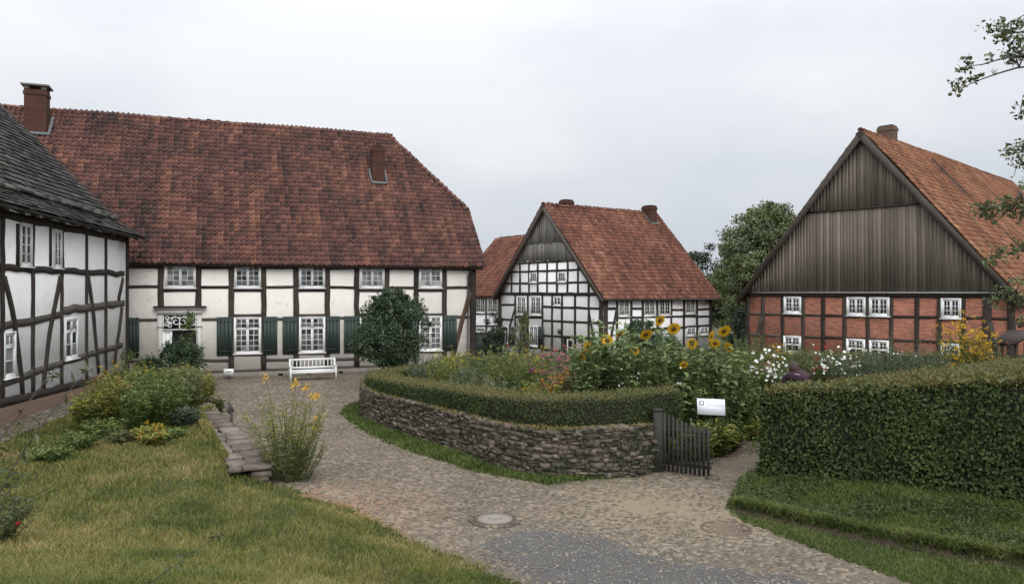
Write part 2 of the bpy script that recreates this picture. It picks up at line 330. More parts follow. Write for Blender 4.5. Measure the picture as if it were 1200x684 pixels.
# ------------------------------------------------------------------ terrain shape
def sdp(x, y, poly):
    """signed distance to polygon, positive inside"""
    x = np.asarray(x, float); y = np.asarray(y, float); d = np.full(x.shape, 1e18); ins = np.zeros(x.shape, bool)
    n = len(poly)
    for i in range(n):
        ax, ay = poly[i]; bx, by = poly[(i + 1) % n]; ex, ey = bx - ax, by - ay
        t = np.clip(((x - ax) * ex + (y - ay) * ey) / (ex * ex + ey * ey + 1e-12), 0, 1)
        d = np.minimum(d, (x - ax - t * ex) ** 2 + (y - ay - t * ey) ** 2)
        c = ((ay > y) != (by > y))
        with np.errstate(divide='ignore', invalid='ignore'):
            xi = ex * (y - ay) / (ey if abs(ey) > 1e-12 else 1e-12) + ax
        ins ^= c & (x < xi)
    d = np.sqrt(d); return np.where(ins, d, -d)
def ss(t): t = np.clip(t, 0, 1); return t * t * (3 - 2 * t)
_ph = RS.rand(40, 4)
def wob(x, y, sc=1.0, k=0, n=6):
    r = 0
    for i in range(n):
        a, b, c, d = _ph[(i + k) % 40]; f = (0.5 + 1.4 * i / n) * sc; th = a * 6.283
        r = r + np.sin(f * (x * math.cos(th) + y * math.sin(th)) * 2 + c * 6.283 + 1.3 * np.sin(f * 0.7 * (y * math.cos(th) - x * math.sin(th)) + d * 6.28)) / n
    return r
EDGE = [(-14.2, 31.0), (-12.4, 28.5), (-10.6, 25), (-8.4, 21), (-5.3, 14.9), (-4.2, 14.2), (-2.65, 12.9), (-1.55, 11.4), (-0.47, 10.35), (0, 9.8), (1.9, 7.3), (4.6, 3.0), (6, -6)]
LAWN = EDGE + [(-40, -6), (-40, 31)]
BANKEDGE = [(4.75, 15.6), (4.35, 14.6), (3.95, 13.7), (3.72, 12.95), (5.3, 11.45), (7, 10.15), (10, 7.8), (14, 4), (16, -6)]
BANK = BANKEDGE + [(60, -6), (60, 16), (8, 17)]
WALL = [(3.05, 15.8), (2.1, 15.35), (1.1, 15.3), (0.33, 15.5), (-0.46, 16.4), (-1.39, 17.9), (-3.0, 20.1), (-4.45, 22.5), (-4.95, 24.4), (-4.7, 26.0), (-3.7, 27.3)]
GARDEN = WALL + [(-1, 28.7), (2.5, 29.8), (6, 30.1), (9, 29.6), (13, 28.7), (20, 26), (22, 22), (13.8, 20), (8.3, 16.9), (5.2, 15.3), (4.8, 15.4)]
GATEP = [(2.9, 15.4), (3.1, 17), (3.6, 19.6), (6.0, 20.6), (7.4, 18.8), (6.1, 16.6), (5.0, 14.9)]
def h(x, y):
    x = np.asarray(x, float); y = np.asarray(y, float)
    z = -1.0 * ss((y - 33.5) / 8) * ss((x + 4) / 5)
    d = sdp(x, y, LAWN)
    lawn = 0.30 * ss(d / 1.4) + 1.95 * ss((12.5 - y) / 12) * ss(d / 4.5) + 0.03 * wob(x, y, 1.2) * ss(d)
    lawn = np.where(y > 14.8, 0.33 * ss(d / 0.3) + 0.03 * wob(x, y, 1.2), np.where(y > 13.8, lawn + (y - 13.8) * (0.33 * ss(d / 0.3) - 0.3 * ss(d / 1.4)), lawn))
    z = np.where(d > 0, z + lawn, z)
    d2 = sdp(x, y, BANK)
    z = z + np.where(d2 > 0, 0.16 * ss(d2 / 0.22) + 0.17 * ss(d2 / 2.2) + 0.025 * wob(x, y, 2.0, 5) * ss(d2), 0)
    d3 = sdp(x, y, GARDEN)
    gate = ss((sdp(x, y, GATEP) + 0.55) / 0.55) * (1 - 0.35 * ss((y - 17.0) / 4))
    z = z + np.where(d3 > 0, 0.6 * ss((d3 - 0.35) / 0.4) * (1 - gate), 0)
    near = (np.abs(x) < 30) & (y > 2) & (y < 40)
    return z + np.where(near, 0.012 * wob(x, y, 1.6, 9), 0)
def hh(x, y): return float(h(np.array([x]), np.array([y]))[0])
def G(px, py, z=0.0):
    Y = (CAMZ - z) * F / (py - 342); return np.array([(px - 600) / F * Y, Y, z])
def at(px, py, Y): return np.array([(px - 600) / F * Y, Y, CAMZ - (py - 342) / F * Y])
def ghit(px, py):
    dx = (px - 600) / F; dz = -(py - 342) / F; ys = np.arange(1.0, 60, 0.05)
    zz = CAMZ + dz * ys - h(dx * ys, ys); i = np.argmax(zz < 0); Y = ys[i]; return np.array([dx * Y, Y, float(h(np.array([dx * Y]), np.array([Y]))[0])])
def onground(x, y): return (x, y, hh(x, y))
# ------------------------------------------------------------------ ground sheet
def axis(lo, hi, step, far):
    a = list(np.arange(lo, hi + 1e-6, step)); s = step
    x = a[-1]
    while x < far: s *= 1.35; x += s; a.append(x)
    x = a[0]; s = step
    while x > -far: s *= 1.35; x -= s; a.insert(0, x)
    return np.array(a)
def grid_mesh(name, X, Y, zf, mat, mask=None):
    xx, yy = np.meshgrid(X, Y); z = zf(xx, yy)
    V = np.stack([xx, yy, z], -1).reshape(-1, 3); nx, ny = len(X), len(Y)
    i, j = np.meshgrid(np.arange(nx - 1), np.arange(ny - 1)); a = (j * nx + i).ravel()
    Fq = np.stack([a, a + 1, a + 1 + nx, a + nx], -1)
    if mask is not None:
        cx = V[Fq].mean(1); Fq = Fq[mask(cx[:, 0], cx[:, 1])]
        used, inv = np.unique(Fq.ravel(), return_inverse=True); V = V[used]; Fq = inv.reshape(-1, 4)
    mb = MB(); mb.add(V, Fq, 0.5, V); return mb.build(name, mat, smooth=True)
def mat_ground():
    m, n, b = newmat('earth_and_turf')
    a = noise(n, 0.5, 5); f = noise(n, 12, 5, rough=0.7)
    r = ramp(n, [(0.055, 0.045, 0.026), (0.065, 0.07, 0.022), (0.11, 0.105, 0.038)], [0.35, 0.5, 0.65]); L(n, a, r.inputs[0])
    r2 = ramp(n, [(0.45, 0.45, 0.45), (1.2, 1.2, 1.2)]); L(n, f, r2.inputs[0])
    L(n, mixc(n, 1.0, r.outputs[0], r2.outputs[0], 'MULTIPLY'), b.inputs['Base Color']); b.inputs['Roughness'].default_value = 1
    bump(n, b, f, 0.8, 0.05); return m
MT['ground'] = mat_ground()
g = grid_mesh('ground', axis(-16, 16, 0.14, 900), axis(5, 36, 0.14, 1200), h, 'ground'); tag(g, kind='structure')

PATH = [(-18, 33.5), (-15, 30.6), (-13.2, 29.5)] + EDGE[1:] + [(14, -6), (10.5, 3), (7.6, 7.2), (5.15, 9.8), (4.5, 11), (3.85, 12.3), (3.75, 12.9), (4.0, 13.7), (4.5, 14.6), (4.9, 15.5), (5.9, 16.6), (7.0, 18.6), (6.0, 20.2), (3.7, 19.6), (3.25, 17), (3.1, 15.9),
        (2.6, 15.35), (1.5, 15.15), (0.7, 14.8), (-0.72, 15.85), (-2.4, 17.9), (-3.95, 20.4), (-5.25, 23.4), (-5.4, 25), (-5.0, 27), (-3.5, 29.5), (0, 32.5), (2, 39), (-4, 40), (-18, 34.5)]
def ragged(poly, amp, off=0.0, k=0):
    def f(x, y): return sdp(x, y, poly) > off + amp * wob(x, y, 4.5, k, 8)
    return f
def mat_path():
    m, n, b = newmat('sandy_joints')
    a = noise(n, 0.6, 5, rough=0.65); f = noise(n, 18, 5, rough=0.7)
    r = ramp(n, [(0.085, 0.068, 0.048), (0.145, 0.117, 0.084), (0.20, 0.155, 0.105)], [0.3, 0.5, 0.7]); L(n, a, r.inputs[0])
    g_ = n.nodes.new('ShaderNodeNewGeometry'); c0 = r.outputs[0]
    for (cx, cy, rad, cc) in ((-3.2, 12.9, 2.3, (0.33, 0.175, 0.095)), (2.4, 13.2, 2.2, (0.29, 0.235, 0.15))):
        d = n.nodes.new('ShaderNodeVectorMath'); d.operation = 'DISTANCE'; L(n, g_.outputs['Position'], d.inputs[0]); d.inputs[1].default_value = (cx, cy, 0.02)
        k = math_n(n, 'SUBTRACT', 1.0, math_n(n, 'DIVIDE', math_n(n, 'ADD', d.outputs['Value'], math_n(n, 'MULTIPLY', a, 1.2)), rad + 0.6)); k = math_n(n, 'MULTIPLY', math_n(n, 'MAXIMUM', k, 0.0), 2.0); k = math_n(n, 'MINIMUM', k, 0.6)
        c0 = mixc(n, k, c0, cc)
    r2 = ramp(n, [(0.6, 0.6, 0.6), (1.25, 1.25, 1.25)]); L(n, f, r2.inputs[0])
    L(n, mixc(n, 1.0, c0, r2.outputs[0], 'MULTIPLY'), b.inputs['Base Color']); b.inputs['Roughness'].default_value = 1
    bump(n, b, f, 0.8, 0.04); return m
MT['path'] = mat_path()
pm = ragged(PATH, 0.10)
path = grid_mesh('path', np.arange(-18.5, 14, 0.1), np.arange(2, 40.5, 0.1), lambda x, y: h(x, y) + 0.022, 'path', pm)
tag(path, kind='structure')
MANHOLE = G(580, 610)
ASPH = [(-0.45, 11.2), (0.2, 11.9), (1.0, 11.75), (1.55, 11.2), (2.1, 10.6), (2.9, 10.2), (3.6, 9.9), (4.3, 8.6), (5.6, 6.3), (6.5, 4.0), (4.8, 3.0), (2.3, 7.4), (0.35, 9.75)]
# cobbles
def cobbles():
    st = 0.080; X, Y = np.meshgrid(np.arange(-16, 9, st), np.arange(7.5, 36, st * 0.82)); X = X + (np.arange(Y.shape[0]) % 2)[:, None] * st / 2
    x = X.ravel() + RS.uniform(-1, 1, X.size) * st * 0.22; y = Y.ravel() + RS.uniform(-1, 1, X.size) * st * 0.18
    k = (sdp(x, y, PATH) > 0.12 + 0.10 * wob(x, y, 4.5, 0, 8)); x, y = x[k], y[k]
    asp = sdp(x, y, ASPH); k = asp < 0.10 + 0.25 * wob(x, y, 2.2, 33, 8) + 0.14 * wob(x, y, 7, 3, 8) + 0.22 * RS.randn(len(x)); x, y = x[k], y[k]
    k = np.hypot(x - MANHOLE[0], y - MANHOLE[1]) > 0.47; x, y = x[k], y[k]
    k = np.hypot(x - 3.35, y - 12.05) > 0.42; x, y = x[k], y[k]
    sandy = wob(x, y, 1.3, 12) + 1.1 * np.exp(-((x + 3.4) ** 2 + (y - 12.9) ** 2) / 1.6) + 1.2 * np.exp(-((x - 2.6) ** 2 / 3 + (y - 13.2) ** 2 / 0.7))
    k = (sandy + 0.55 * RS.randn(len(x))) < 0.85; x, y = x[k], y[k]
    inside = sdp(x, y, GARDEN) < -0.1; x, y = x[inside], y[inside]
    n = len(x); r = st * 0.5 * RS.uniform(0.78, 1.12, n); th0 = RS.rand(n) * 6.28; m = 6
    big = RS.rand(n) < 0.05; r[big] *= 1.5
    z0 = h(x, y) + 0.016; hg = RS.uniform(0.008, 0.022, n)
    V = np.zeros((n, 2 * m + 1, 3)); ex = RS.uniform(0.95, 1.35, n)
    tx, ty = RS.randn(n) * 0.12, RS.randn(n) * 0.12
    for j in range(m):
        t = th0 + 6.283 * j / m + RS.randn(n) * 0.14; q = r * RS.uniform(0.85, 1.12, n)
        cx, cy = np.cos(t) * q * ex, np.sin(t) * q / ex ** 0.5
        V[:, j] = np.stack([x + cx, y + cy, z0], -1)
        V[:, m + j] = np.stack([x + cx * 0.78, y + cy * 0.78, z0 + hg * 0.85 + (cx * tx + cy * ty) * 0.5], -1)
    V[:, 2 * m] = np.stack([x, y, z0 + hg * 1.1], -1)
    f = []
    Q = np.array([(j, (j + 1) % m, m + (j + 1) % m, m + j) for j in range(m)]); T = np.array([(m + j, m + (j + 1) % m, 2 * m) for j in range(m)])
    off = (np.arange(n) * (2 * m + 1))[:, None, None]
    rr = np.repeat(np.where(big, RS.uniform(.75, 1, n), RS.rand(n)), 2 * m + 1)
    mb = MB(); mb.add(V.reshape(-1, 3), (Q[None] + off).reshape(-1, 4), rr)
    mb.f.append((0, (T[None] + off).reshape(-1, 3)))
    return mb
MT['cobble'] = mat_ramp('cobble_stone', [(0.058, 0.047, 0.035), (0.098, 0.080, 0.060), (0.135, 0.111, 0.083), (0.23, 0.193, 0.145)], wr=0.8, wn=0.35, ns=0.8, rough=0.8, bs=35, bstr=0.4)
cb = cobbles().build('cobble_paving', 'cobble', smooth=False); cb.parent = path; ORG[cb.name] = np.zeros(3)
def mat_asph():
    m, n, b = newmat('worn_asphalt')
    f = noise(n, 45, 4, rough=0.8); a = noise(n, 1.2, 4)
    r = ramp(n, [(0.042, 0.041, 0.039), (0.075, 0.073, 0.070), (0.14, 0.136, 0.128)], [0.3, 0.5, 0.7]); L(n, f, r.inputs[0])
    L(n, mixc(n, math_n(n, 'MULTIPLY', a, 0.45), r.outputs[0], (0.17, 0.15, 0.125)), b.inputs['Base Color']); b.inputs['Roughness'].default_value = 0.95
    bump(n, b, f, 0.9, 0.03); return m
MT['asphalt'] = mat_asph()
ap = grid_mesh('road_patch', np.arange(-1.2, 9.2, 0.05), np.arange(3, 12.4, 0.05), lambda x, y: h(x, y) + 0.030 + 0.007 * wob(x, y, 3), 'asphalt', lambda x, y: (sdp(x, y, ASPH) > 0.25 * wob(x, y, 2.2, 33, 8) + 0.14 * wob(x, y, 7, 3, 8) - .06))
tag(ap, kind='structure')
# gravel chips on the asphalt
def chips():
    n = 9000; x = RS.uniform(-0.8, 6, n); y = RS.uniform(8.8, 12.3, n); k = sdp(x, y, ASPH) > -0.25 + 0.2 * RS.randn(n); x, y = x[k], y[k]; n = len(x)
    s = RS.uniform(0.008, 0.022, n); z = h(x, y) + 0.036
    d = RS.randn(n, 4, 3) * 0.2; base = np.array([(1, 0, 0), (-0.5, 0.87, 0), (-0.5, -0.87, 0), (0, 0, 0.8)])
    V = (base[None] + d) * s[:, None, None] + np.stack([x, y, z], -1)[:, None]
    Fc = np.array([(0, 1, 3), (1, 2, 3), (2, 0, 3)])[None] + (np.arange(n) * 4)[:, None, None]
    mb = MB(); mb.add(V.reshape(-1, 3), Fc.reshape(-1, 3), np.repeat(RS.rand(n), 4)); return mb
MT['chip'] = mat_ramp('gravel_chips', [(0.10, 0.10, 0.10), (0.14, 0.135, 0.13), (0.24, 0.23, 0.21)], rough=0.9)
def pebbles():
    n = 30000; x = RS.uniform(-9, 7, n); y = RS.uniform(9.5, 21, n); k = (sdp(x, y, PATH) > .03) & (RS.rand(n) < .35 + .65 * (sdp(x, y, GARDEN) > -.6) * (y < 21)); x, y = x[k], y[k]; n = len(x)
    s_ = RS.uniform(0.008, 0.026, n) ** 1.0; z = h(x, y) + 0.024; d = RS.randn(n, 4, 3) * 0.2; base = np.array([(1, 0, 0), (-0.5, 0.87, 0), (-0.5, -0.87, 0), (0, 0, 0.7)])
    V = (base[None] + d) * s_[:, None, None] + np.stack([x, y, z], -1)[:, None]; Fc = np.array([(0, 1, 3), (1, 2, 3), (2, 0, 3)])[None] + (np.arange(n) * 4)[:, None, None]
    mb = MB(); mb.add(V.reshape(-1, 3), Fc.reshape(-1, 3), np.repeat(RS.rand(n), 4)); return mb
MT['pebble'] = mat_ramp('brown_pebbles', [(0.09, 0.07, 0.05), (0.18, 0.145, 0.11), (0.33, 0.28, 0.22)], rough=0.95)
tag(pebbles().build('gravel', 'pebble'), 'fine brown grit and pebbles scattered over the path and gate entrance', 'gravel', kind='stuff')
tag(chips().build('gravel', 'chip'), 'loose grey gravel chips scattered over the worn patch', 'gravel', kind='stuff')

# ------------------------------------------------------------------ facades
class Fac:
    def __init__(s, O, u, n): s.O = np.array(O, float); s.u = np.array(u, float) / np.linalg.norm(u); s.n = np.array(n, float) / np.linalg.norm(n)
    def sz(s, px, py):
        dx = (px - 600) / F; t = (s.O @ s.n) / (dx * s.n[0] + s.n[1]); P = np.array([dx * t, t])
        return np.array([(P - s.O) @ s.u, CAMZ - (py - 342) / F * t])
    def W(s, a, z, o=0.0):
        p = s.O + a * s.u + o * s.n; return np.array([p[0], p[1], z])
    @property
    def u3(s): return np.array([s.u[0], s.u[1], 0])
    @property
    def n3(s): return np.array([s.n[0], s.n[1], 0])
def wall(fac, poly, mat, parent, name='wall', th=0.3, off=0.0):
    mb = MB(); k = len(poly)
    fr = [fac.W(a, z, off) for a, z in poly]; bk = [fac.W(a, z, off - th) for a, z in poly]
    uv = [(a, z, 0) for a, z in poly] + [(a + th, z, 0) for a, z in poly]
    mb.add(fr + bk, [tuple(range(k)), tuple(range(2 * k - 1, k - 1, -1))] + [(i, i + k, (i + 1) % k + k, (i + 1) % k) for i in range(k)], 0.5, uv)
    return mb.build(name, mat, parent)
BSEED = [0]
def beam(fac, p0, p1, wd, parent, name, mat='timber', out_=0.03, pix=True, bend=0.0, wig=0.012):
    """hand-hewn beam lying in the facade between two points"""
    BSEED[0] += 1; rs = np.random.RandomState(BSEED[0])
    a = fac.sz(*p0) if pix else np.array(p0, float); b = fac.sz(*p1) if pix else np.array(p1, float)
    ln = np.linalg.norm(b - a)
    if ln < 0.05: return None
    n = max(2, int(ln / 0.45) + 1); t = np.linspace(0, 1, n); d = (b - a) / ln; pr = np.array([-d[1], d[0]])
    out_ = out_ + rs.uniform(-0.006, 0.008)
    c = a + np.outer(t, b - a) + np.outer(bend * np.sin(t * math.pi) + rs.randn(n) * wig * 0.6, pr)
    hw = wd / 2 * (1 + rs.randn(n) * 0.05)
    V, uv = [], []
    ro = rs.rand() * 50
    for i in range(n):
        for sgn, o in ((-1, -0.05), (-1, out_), (1, out_), (1, -0.05)):
            q = c[i] + sgn * hw[i] * pr; V.append(fac.W(q[0], q[1], o + (rs.randn() * 0.003 if o > 0 else 0))); uv.append((t[i] * ln + ro, sgn * hw[i] + ro, o))
    Fc = [(i * 4 + j, i * 4 + (j + 1) % 4, (i + 1) * 4 + (j + 1) % 4, (i + 1) * 4 + j) for i in range(n - 1) for j in range(4)] + [(3, 2, 1, 0), ((n - 1) * 4, (n - 1) * 4 + 1, (n - 1) * 4 + 2, (n - 1) * 4 + 3)]
    mb = MB(); mb.add(V, Fc, rs.rand(), uv); return mb.build(name, mat, parent)
def fbox(mb, fac, a0, a1, z0, z1, o0, o1, rnd=0.5):
    mb.box(fac.W((a0 + a1) / 2, (z0 + z1) / 2, (o0 + o1) / 2), fac.u3 * (a1 - a0) / 2, fac.n3 * (o1 - o0) / 2, (0, 0, (z1 - z0) / 2), rnd)
def window(fac, x0, x1, y0, y1, parent, casements, fw=0.06, pix=True, base=0.5, mat='white', sill=True, out_=0.05):
    """casements: list of (u0,u1,v0,v1,cols,rows) in the unit rectangle (v from the top)"""
    if pix:
        xm, ym = (x0 + x1) / 2, (y0 + y1) / 2
        a0 = fac.sz(x0, ym)[0]; a1 = fac.sz(x1, ym)[0]; z1 = fac.sz(xm, y0)[1]; z0 = fac.sz(xm, y1)[1]
    else: a0, a1, z1, z0 = x0, x1, y0, y1
    mb = MB(); W_, H_ = a1 - a0, z1 - z0
    fbox(mb, fac, a0, a0 + fw, z0, z1, -0.02, out_); fbox(mb, fac, a1 - fw, a1, z0, z1, -0.02, out_)
    fbox(mb, fac, a0 + fw, a1 - fw, z0, z0 + fw, -0.02, out_); fbox(mb, fac, a0 + fw, a1 - fw, z1 - fw, z1, -0.02, out_)
    A0, A1, Z0, Z1 = a0 + fw, a1 - fw, z0 + fw, z1 - fw
    gl = MB(); base = base + RS.uniform(-.22, .12)
    for (u0, u1, v0, v1, nc, nr) in casements:
        c0, c1 = A0 + (A1 - A0) * u0, A0 + (A1 - A0) * u1; e1, e0 = Z1 - (Z1 - Z0) * v0, Z1 - (Z1 - Z0) * v1
        f2 = 0.042; o = out_ - 0.012
        fbox(mb, fac, c0, c0 + f2, e0, e1, 0, o); fbox(mb, fac, c1 - f2, c1, e0, e1, 0, o); fbox(mb, fac, c0 + f2, c1 - f2, e0, e0 + f2, 0, o); fbox(mb, fac, c0 + f2, c1 - f2, e1 - f2, e1, 0, o)
        g0, g1, k0, k1 = c0 + f2, c1 - f2, e0 + f2, e1 - f2; mw = 0.011
        for i in range(1, nc): q = g0 + (g1 - g0) * i / nc; fbox(mb, fac, q - mw, q + mw, k0, k1, 0, o - 0.006)
        for j in range(1, nr): q = k0 + (k1 - k0) * j / nr; fbox(mb, fac, g0, g1, q - mw, q + mw, 0, o - 0.009)
        for i in range(nc):
            for j in range(nr):
                t1, t2 = RS.randn(2) * 0.006
                qa, qb = g0 + (g1 - g0) * i / nc, g0 + (g1 - g0) * (i + 1) / nc; ka, kb = k0 + (k1 - k0) * j / nr, k0 + (k1 - k0) * (j + 1) / nr
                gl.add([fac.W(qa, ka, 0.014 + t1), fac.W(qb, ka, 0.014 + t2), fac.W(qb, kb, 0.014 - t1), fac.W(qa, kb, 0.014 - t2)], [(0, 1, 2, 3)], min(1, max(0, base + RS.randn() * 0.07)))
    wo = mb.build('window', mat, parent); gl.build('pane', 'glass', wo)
    if sill:
        s_ = MB(); fbox(s_, fac, a0 - 0.04, a1 + 0.04, z0 - 0.045, z0 - 0.003, -0.01, out_ + 0.05); s_.build('sill', mat, wo)
    return wo
TWO = lambda r, c=2: [(0, .49, 0, 1, c, r), (.51, 1, 0, 1, c, r)]
def shutter(fac, x0, x1, y0, y1, parent, mat='green', pix=True):
    xm, ym = (x0 + x1) / 2, (y0 + y1) / 2
    a0 = fac.sz(x0, ym)[0]; a1 = fac.sz(x1, ym)[0]; z1 = fac.sz(xm, y0)[1]; z0 = fac.sz(xm, y1)[1]
    mb = MB(); n = 4; w_ = (a1 - a0) / n
    for i in range(n): fbox(mb, fac, a0 + i * w_ + 0.004, a0 + (i + 1) * w_ - 0.004, z0, z1, 0.055 + RS.rand() * 0.004, 0.085 + RS.rand() * 0.004)
    fbox(mb, fac, a0 + 0.01, a1 - 0.01, z0 + 0.15, z0 + 0.25, 0.042, 0.054); fbox(mb, fac, a0 + 0.01, a1 - 0.01, z1 - 0.25, z1 - 0.15, 0.042, 0.054)
    o = mb.build('shutter', mat, parent)
    for zq in (z0 + 0.19, z1 - 0.215): hb = MB(); fbox(hb, fac, a0 + 0.02, a1 - 0.06, zq, zq + 0.025, 0.09, 0.1); hb.build('hinge', 'metal', o)
    return o

# ------------------------------------------------------------------ roofs
def tiles(O, u, v, nr, poly, tw, th, mat, parent, sag=0.04, name='roof', prof=None, rnd_w=0.0, lift=0.04, k=0, jit=0.012):
    """rows of overlapping pantiles on the plane O + a*u + b*v, clipped to poly (a,b)"""
    O, u, v, nr = [np.asarray(q, float) for q in (O, u, v, nr)]
    P = np.array(poly); amin, bmin = P.min(0); amax, bmax = P.max(0)
    def disp(a, b): return sag * wob(a * 0.35, b * 0.45, 1.0, k) * np.clip(b / 1.5, 0.25, 1)
    nb = int((bmax - bmin) / th); na = int((amax - amin) / tw)
    i, j = np.meshgrid(np.arange(na + 1), np.arange(nb + 1)); i = i.ravel(); j = j.ravel()
    a0 = amin + i * tw + (RS.rand(len(i)) - 0.5) * rnd_w * tw; b0 = bmin + j * th
    ok = sdp(a0 + tw / 2, b0 + th * 0.5, poly) > 0.0
    a0, b0 = a0[ok], b0[ok]; n = len(a0)
    if prof is None: prof = [(0, .052), (.14, .004), (.42, .0), (.60, .034), (.78, .092), (1.02, .056)]
    m = len(prof); V = np.zeros((n, 3 * m, 3)); jz = RS.randn(n) * jit * 0.5; jb = RS.randn(n) * jit; ja = RS.randn(n) * jit * 0.4; tw2 = RS.randn(n) * jit * 0.6
    for q, (pa, pz) in enumerate(prof):
        a = a0 + pa * tw + ja
        for r_, (bb, zz) in enumerate(((0.0 - 0.1 * th, lift - 0.022), (0.0 - 0.1 * th, lift), (1.02 * th, 0.0))):
            b = b0 + bb + jb + pa * tw2
            if r_ < 2: b = b - (0.02 if pz > 0.03 else 0)
            hgt = pz + zz + jz * (1 if r_ < 2 else 0.3) + disp(a, b) + (pa - 0.5) * tw2
            V[:, r_ * m + q] = O + a[:, None] * u + b[:, None] * v + hgt[:, None] * nr
    Q = [(m * r_ + q, m * r_ + q + 1, m * (r_ + 1) + q + 1, m * (r_ + 1) + q) for r_ in range(2) for q in range(m - 1)]
    Fc = (np.array(Q)[None] + (np.arange(n) * 3 * m)[:, None, None]).reshape(-1, 4)
    UV = np.repeat(np.stack([a0 + k * 9.1, b0, 0 * a0], -1), 3 * m, axis=0)
    mb = MB(); mb.add(V.reshape(-1, 3), Fc, np.repeat(RS.rand(n), 3 * m), UV)
    # boarding under the tiles
    kk = len(poly); fr = [O + a * u + b * v - 0.03 * nr - sag * 0.6 * nr for a, b in poly]; bk = [p - 0.07 * nr for p in fr]
    mb.add(fr + bk, [tuple(range(kk)), tuple(range(2 * kk - 1, kk - 1, -1))] + [(q, q + kk, (q + 1) % kk + kk, (q + 1) % kk) for q in range(kk)], 0.1)
    return mb.build(name, mat, parent)
def ridge_caps(p0, p1, mat, parent, r=0.12, ln=0.34, name='ridge_tiles', sq=False):
    p0, p1 = np.array(p0, float), np.array(p1, float); D = np.linalg.norm(p1 - p0); d = (p1 - p0) / D; s = np.cross(d, (0, 0, 1)); s /= np.linalg.norm(s); up = np.cross(s, d)
    mb = MB(); n = max(1, int(D / ln)); ln = D / n
    for i in range(n):
        a, b = p0 + d * (i * ln - 0.03), p0 + d * ((i + 1) * ln + 0.01); dz = RS.randn() * 0.012; V = []
        for (c, rr, o) in ((a, r * 1.13, 0.012), (b, r * 0.93, -0.01)):
            for q in range(7):
                t = math.pi * q / 6; V.append(c + s * math.cos(t) * rr + up * (math.sin(t) * rr * 0.85 + o + dz - r * 0.25))
        mb.add(V, [(q, q + 1, 8 + q, 7 + q) for q in range(6)] + [tuple(range(7)), tuple(range(13, 6, -1))], RS.rand())
    return mb.build(name, mat, parent)
def chimney(c, u3, n3, wx, wy, z0, z1, parent, cap='slab', mat='chimney_brick', flash=False, v_up=None):
    c = np.array(c, float); mb = MB(); s = [(-1, -1), (1, -1), (1, 1), (-1, 1)]
    def ringbox(hx, hy, za, zb, mbb):
        for k in range(4):
            (a, b), (e, f) = s[k], s[(k + 1) % 4]
            P = [c + a * hx * u3 + b * hy * n3, c + e * hx * u3 + f * hy * n3]; w0 = 0; w1 = np.linalg.norm(P[1] - P[0])
            V = [(*P[0][:2], za), (*P[1][:2], za), (*P[1][:2], zb), (*P[0][:2], zb)]; mbb.add(V, [(0, 1, 2, 3)], 0.5, [(w0 + k, za, 0), (w1 + k, za, 0), (w1 + k, zb, 0), (w0 + k, zb, 0)])
        V = [(*(c + a * hx * u3 + b * hy * n3)[:2], zb) for a, b in s]; mbb.add(V, [(0, 1, 2, 3)], 0.2)
        V = [(*(c + a * hx * u3 + b * hy * n3)[:2], za) for a, b in s]; mbb.add(V, [(3, 2, 1, 0)], 0.2)
    ringbox(wx / 2, wy / 2, z0, z1, mb)
    ringbox(wx / 2 + 0.035, wy / 2 + 0.035, z1 - 0.24, z1 - 0.09, mb)
    o = mb.build('chimney', mat, parent)
    if cap == 'slab':
        k = MB(); ringbox(wx / 2 + 0.12, wy / 2 + 0.12, z1 + 0.16, z1 + 0.23, k)
        for a, b in s: k.box((*(c + a * (wx / 2 - 0.1) * u3 + b * (wy / 2 - 0.1) * n3)[:2], z1 + 0.08), u3 * 0.1, n3 * 0.1, (0, 0, 0.082))
        k.build('cap', 'plinth', o)
    else:
        k = MB(); ringbox(wx / 2 - 0.06, wy / 2 - 0.06, z1, z1 + 0.05, k); k.build('flue', 'dark', o)
    return o
def bargeboard(fac, a, b, o, parent, wd=0.24, th=0.05, mat='timber', name='bargeboard'):
    """plank on a gable edge between facade points a and b, its top edge on the line"""
    a, b = np.array(a, float), np.array(b, float); d = (b - a) / np.linalg.norm(b - a); pr = np.array([-d[1], d[0]]);
    if pr[1] > 0: pr = -pr
    V = []; uv = []
    for oo in (o, o + th):
        for p in (a, b, b + pr * wd, a + pr * wd): V.append(fac.W(p[0], p[1], oo)); uv.append((p @ d, p @ pr, oo))
    mb = MB(); mb.add(V, [(3, 2, 1, 0), (4, 5, 6, 7), (0, 1, 5, 4), (1, 2, 6, 5), (2, 3, 7, 6), (3, 0, 4, 7)], 0.5, uv); return mb.build(name, mat, parent)
def boarding(fac, x0, x1, zb, ztop, wb, parent, mat, o=0.03, name='boarding', seed=1, jagged=0.02):
    """upright boards from height zb(a) to ztop(a)"""
    rs = np.random.RandomState(seed); mb = MB(); a = x0
    while a < x1 - 0.02:
        w_ = min(wb * rs.uniform(0.75, 1.25), x1 - a); c = a + w_ / 2
        zl, zr = ztop(a + 0.006), ztop(a + w_ - 0.006); bl = zb(c) + rs.randn() * jagged; oo = o + rs.uniform(0, 0.014)
        if max(zl, zr) > bl + 0.03:
            zl, zr = max(zl, bl + 0.02), max(zr, bl + 0.02); V = []; uv = []
            for q in (0.0, oo):
                for (p, z) in ((a + 0.004, bl), (a + w_ - 0.004, bl), (a + w_ - 0.004, zr), (a + 0.004, zl)): V.append(fac.W(p, z, q)); uv.append((p + rs.rand() * 0, z + c * 7.3, 0))
            mb.add(V, [(4, 5, 6, 7), (0, 4, 7, 3), (1, 2, 6, 5), (0, 1, 5, 4), (3, 7, 6, 2)], rs.rand(), uv)
        a += w_
    return mb.build(name, mat, parent)
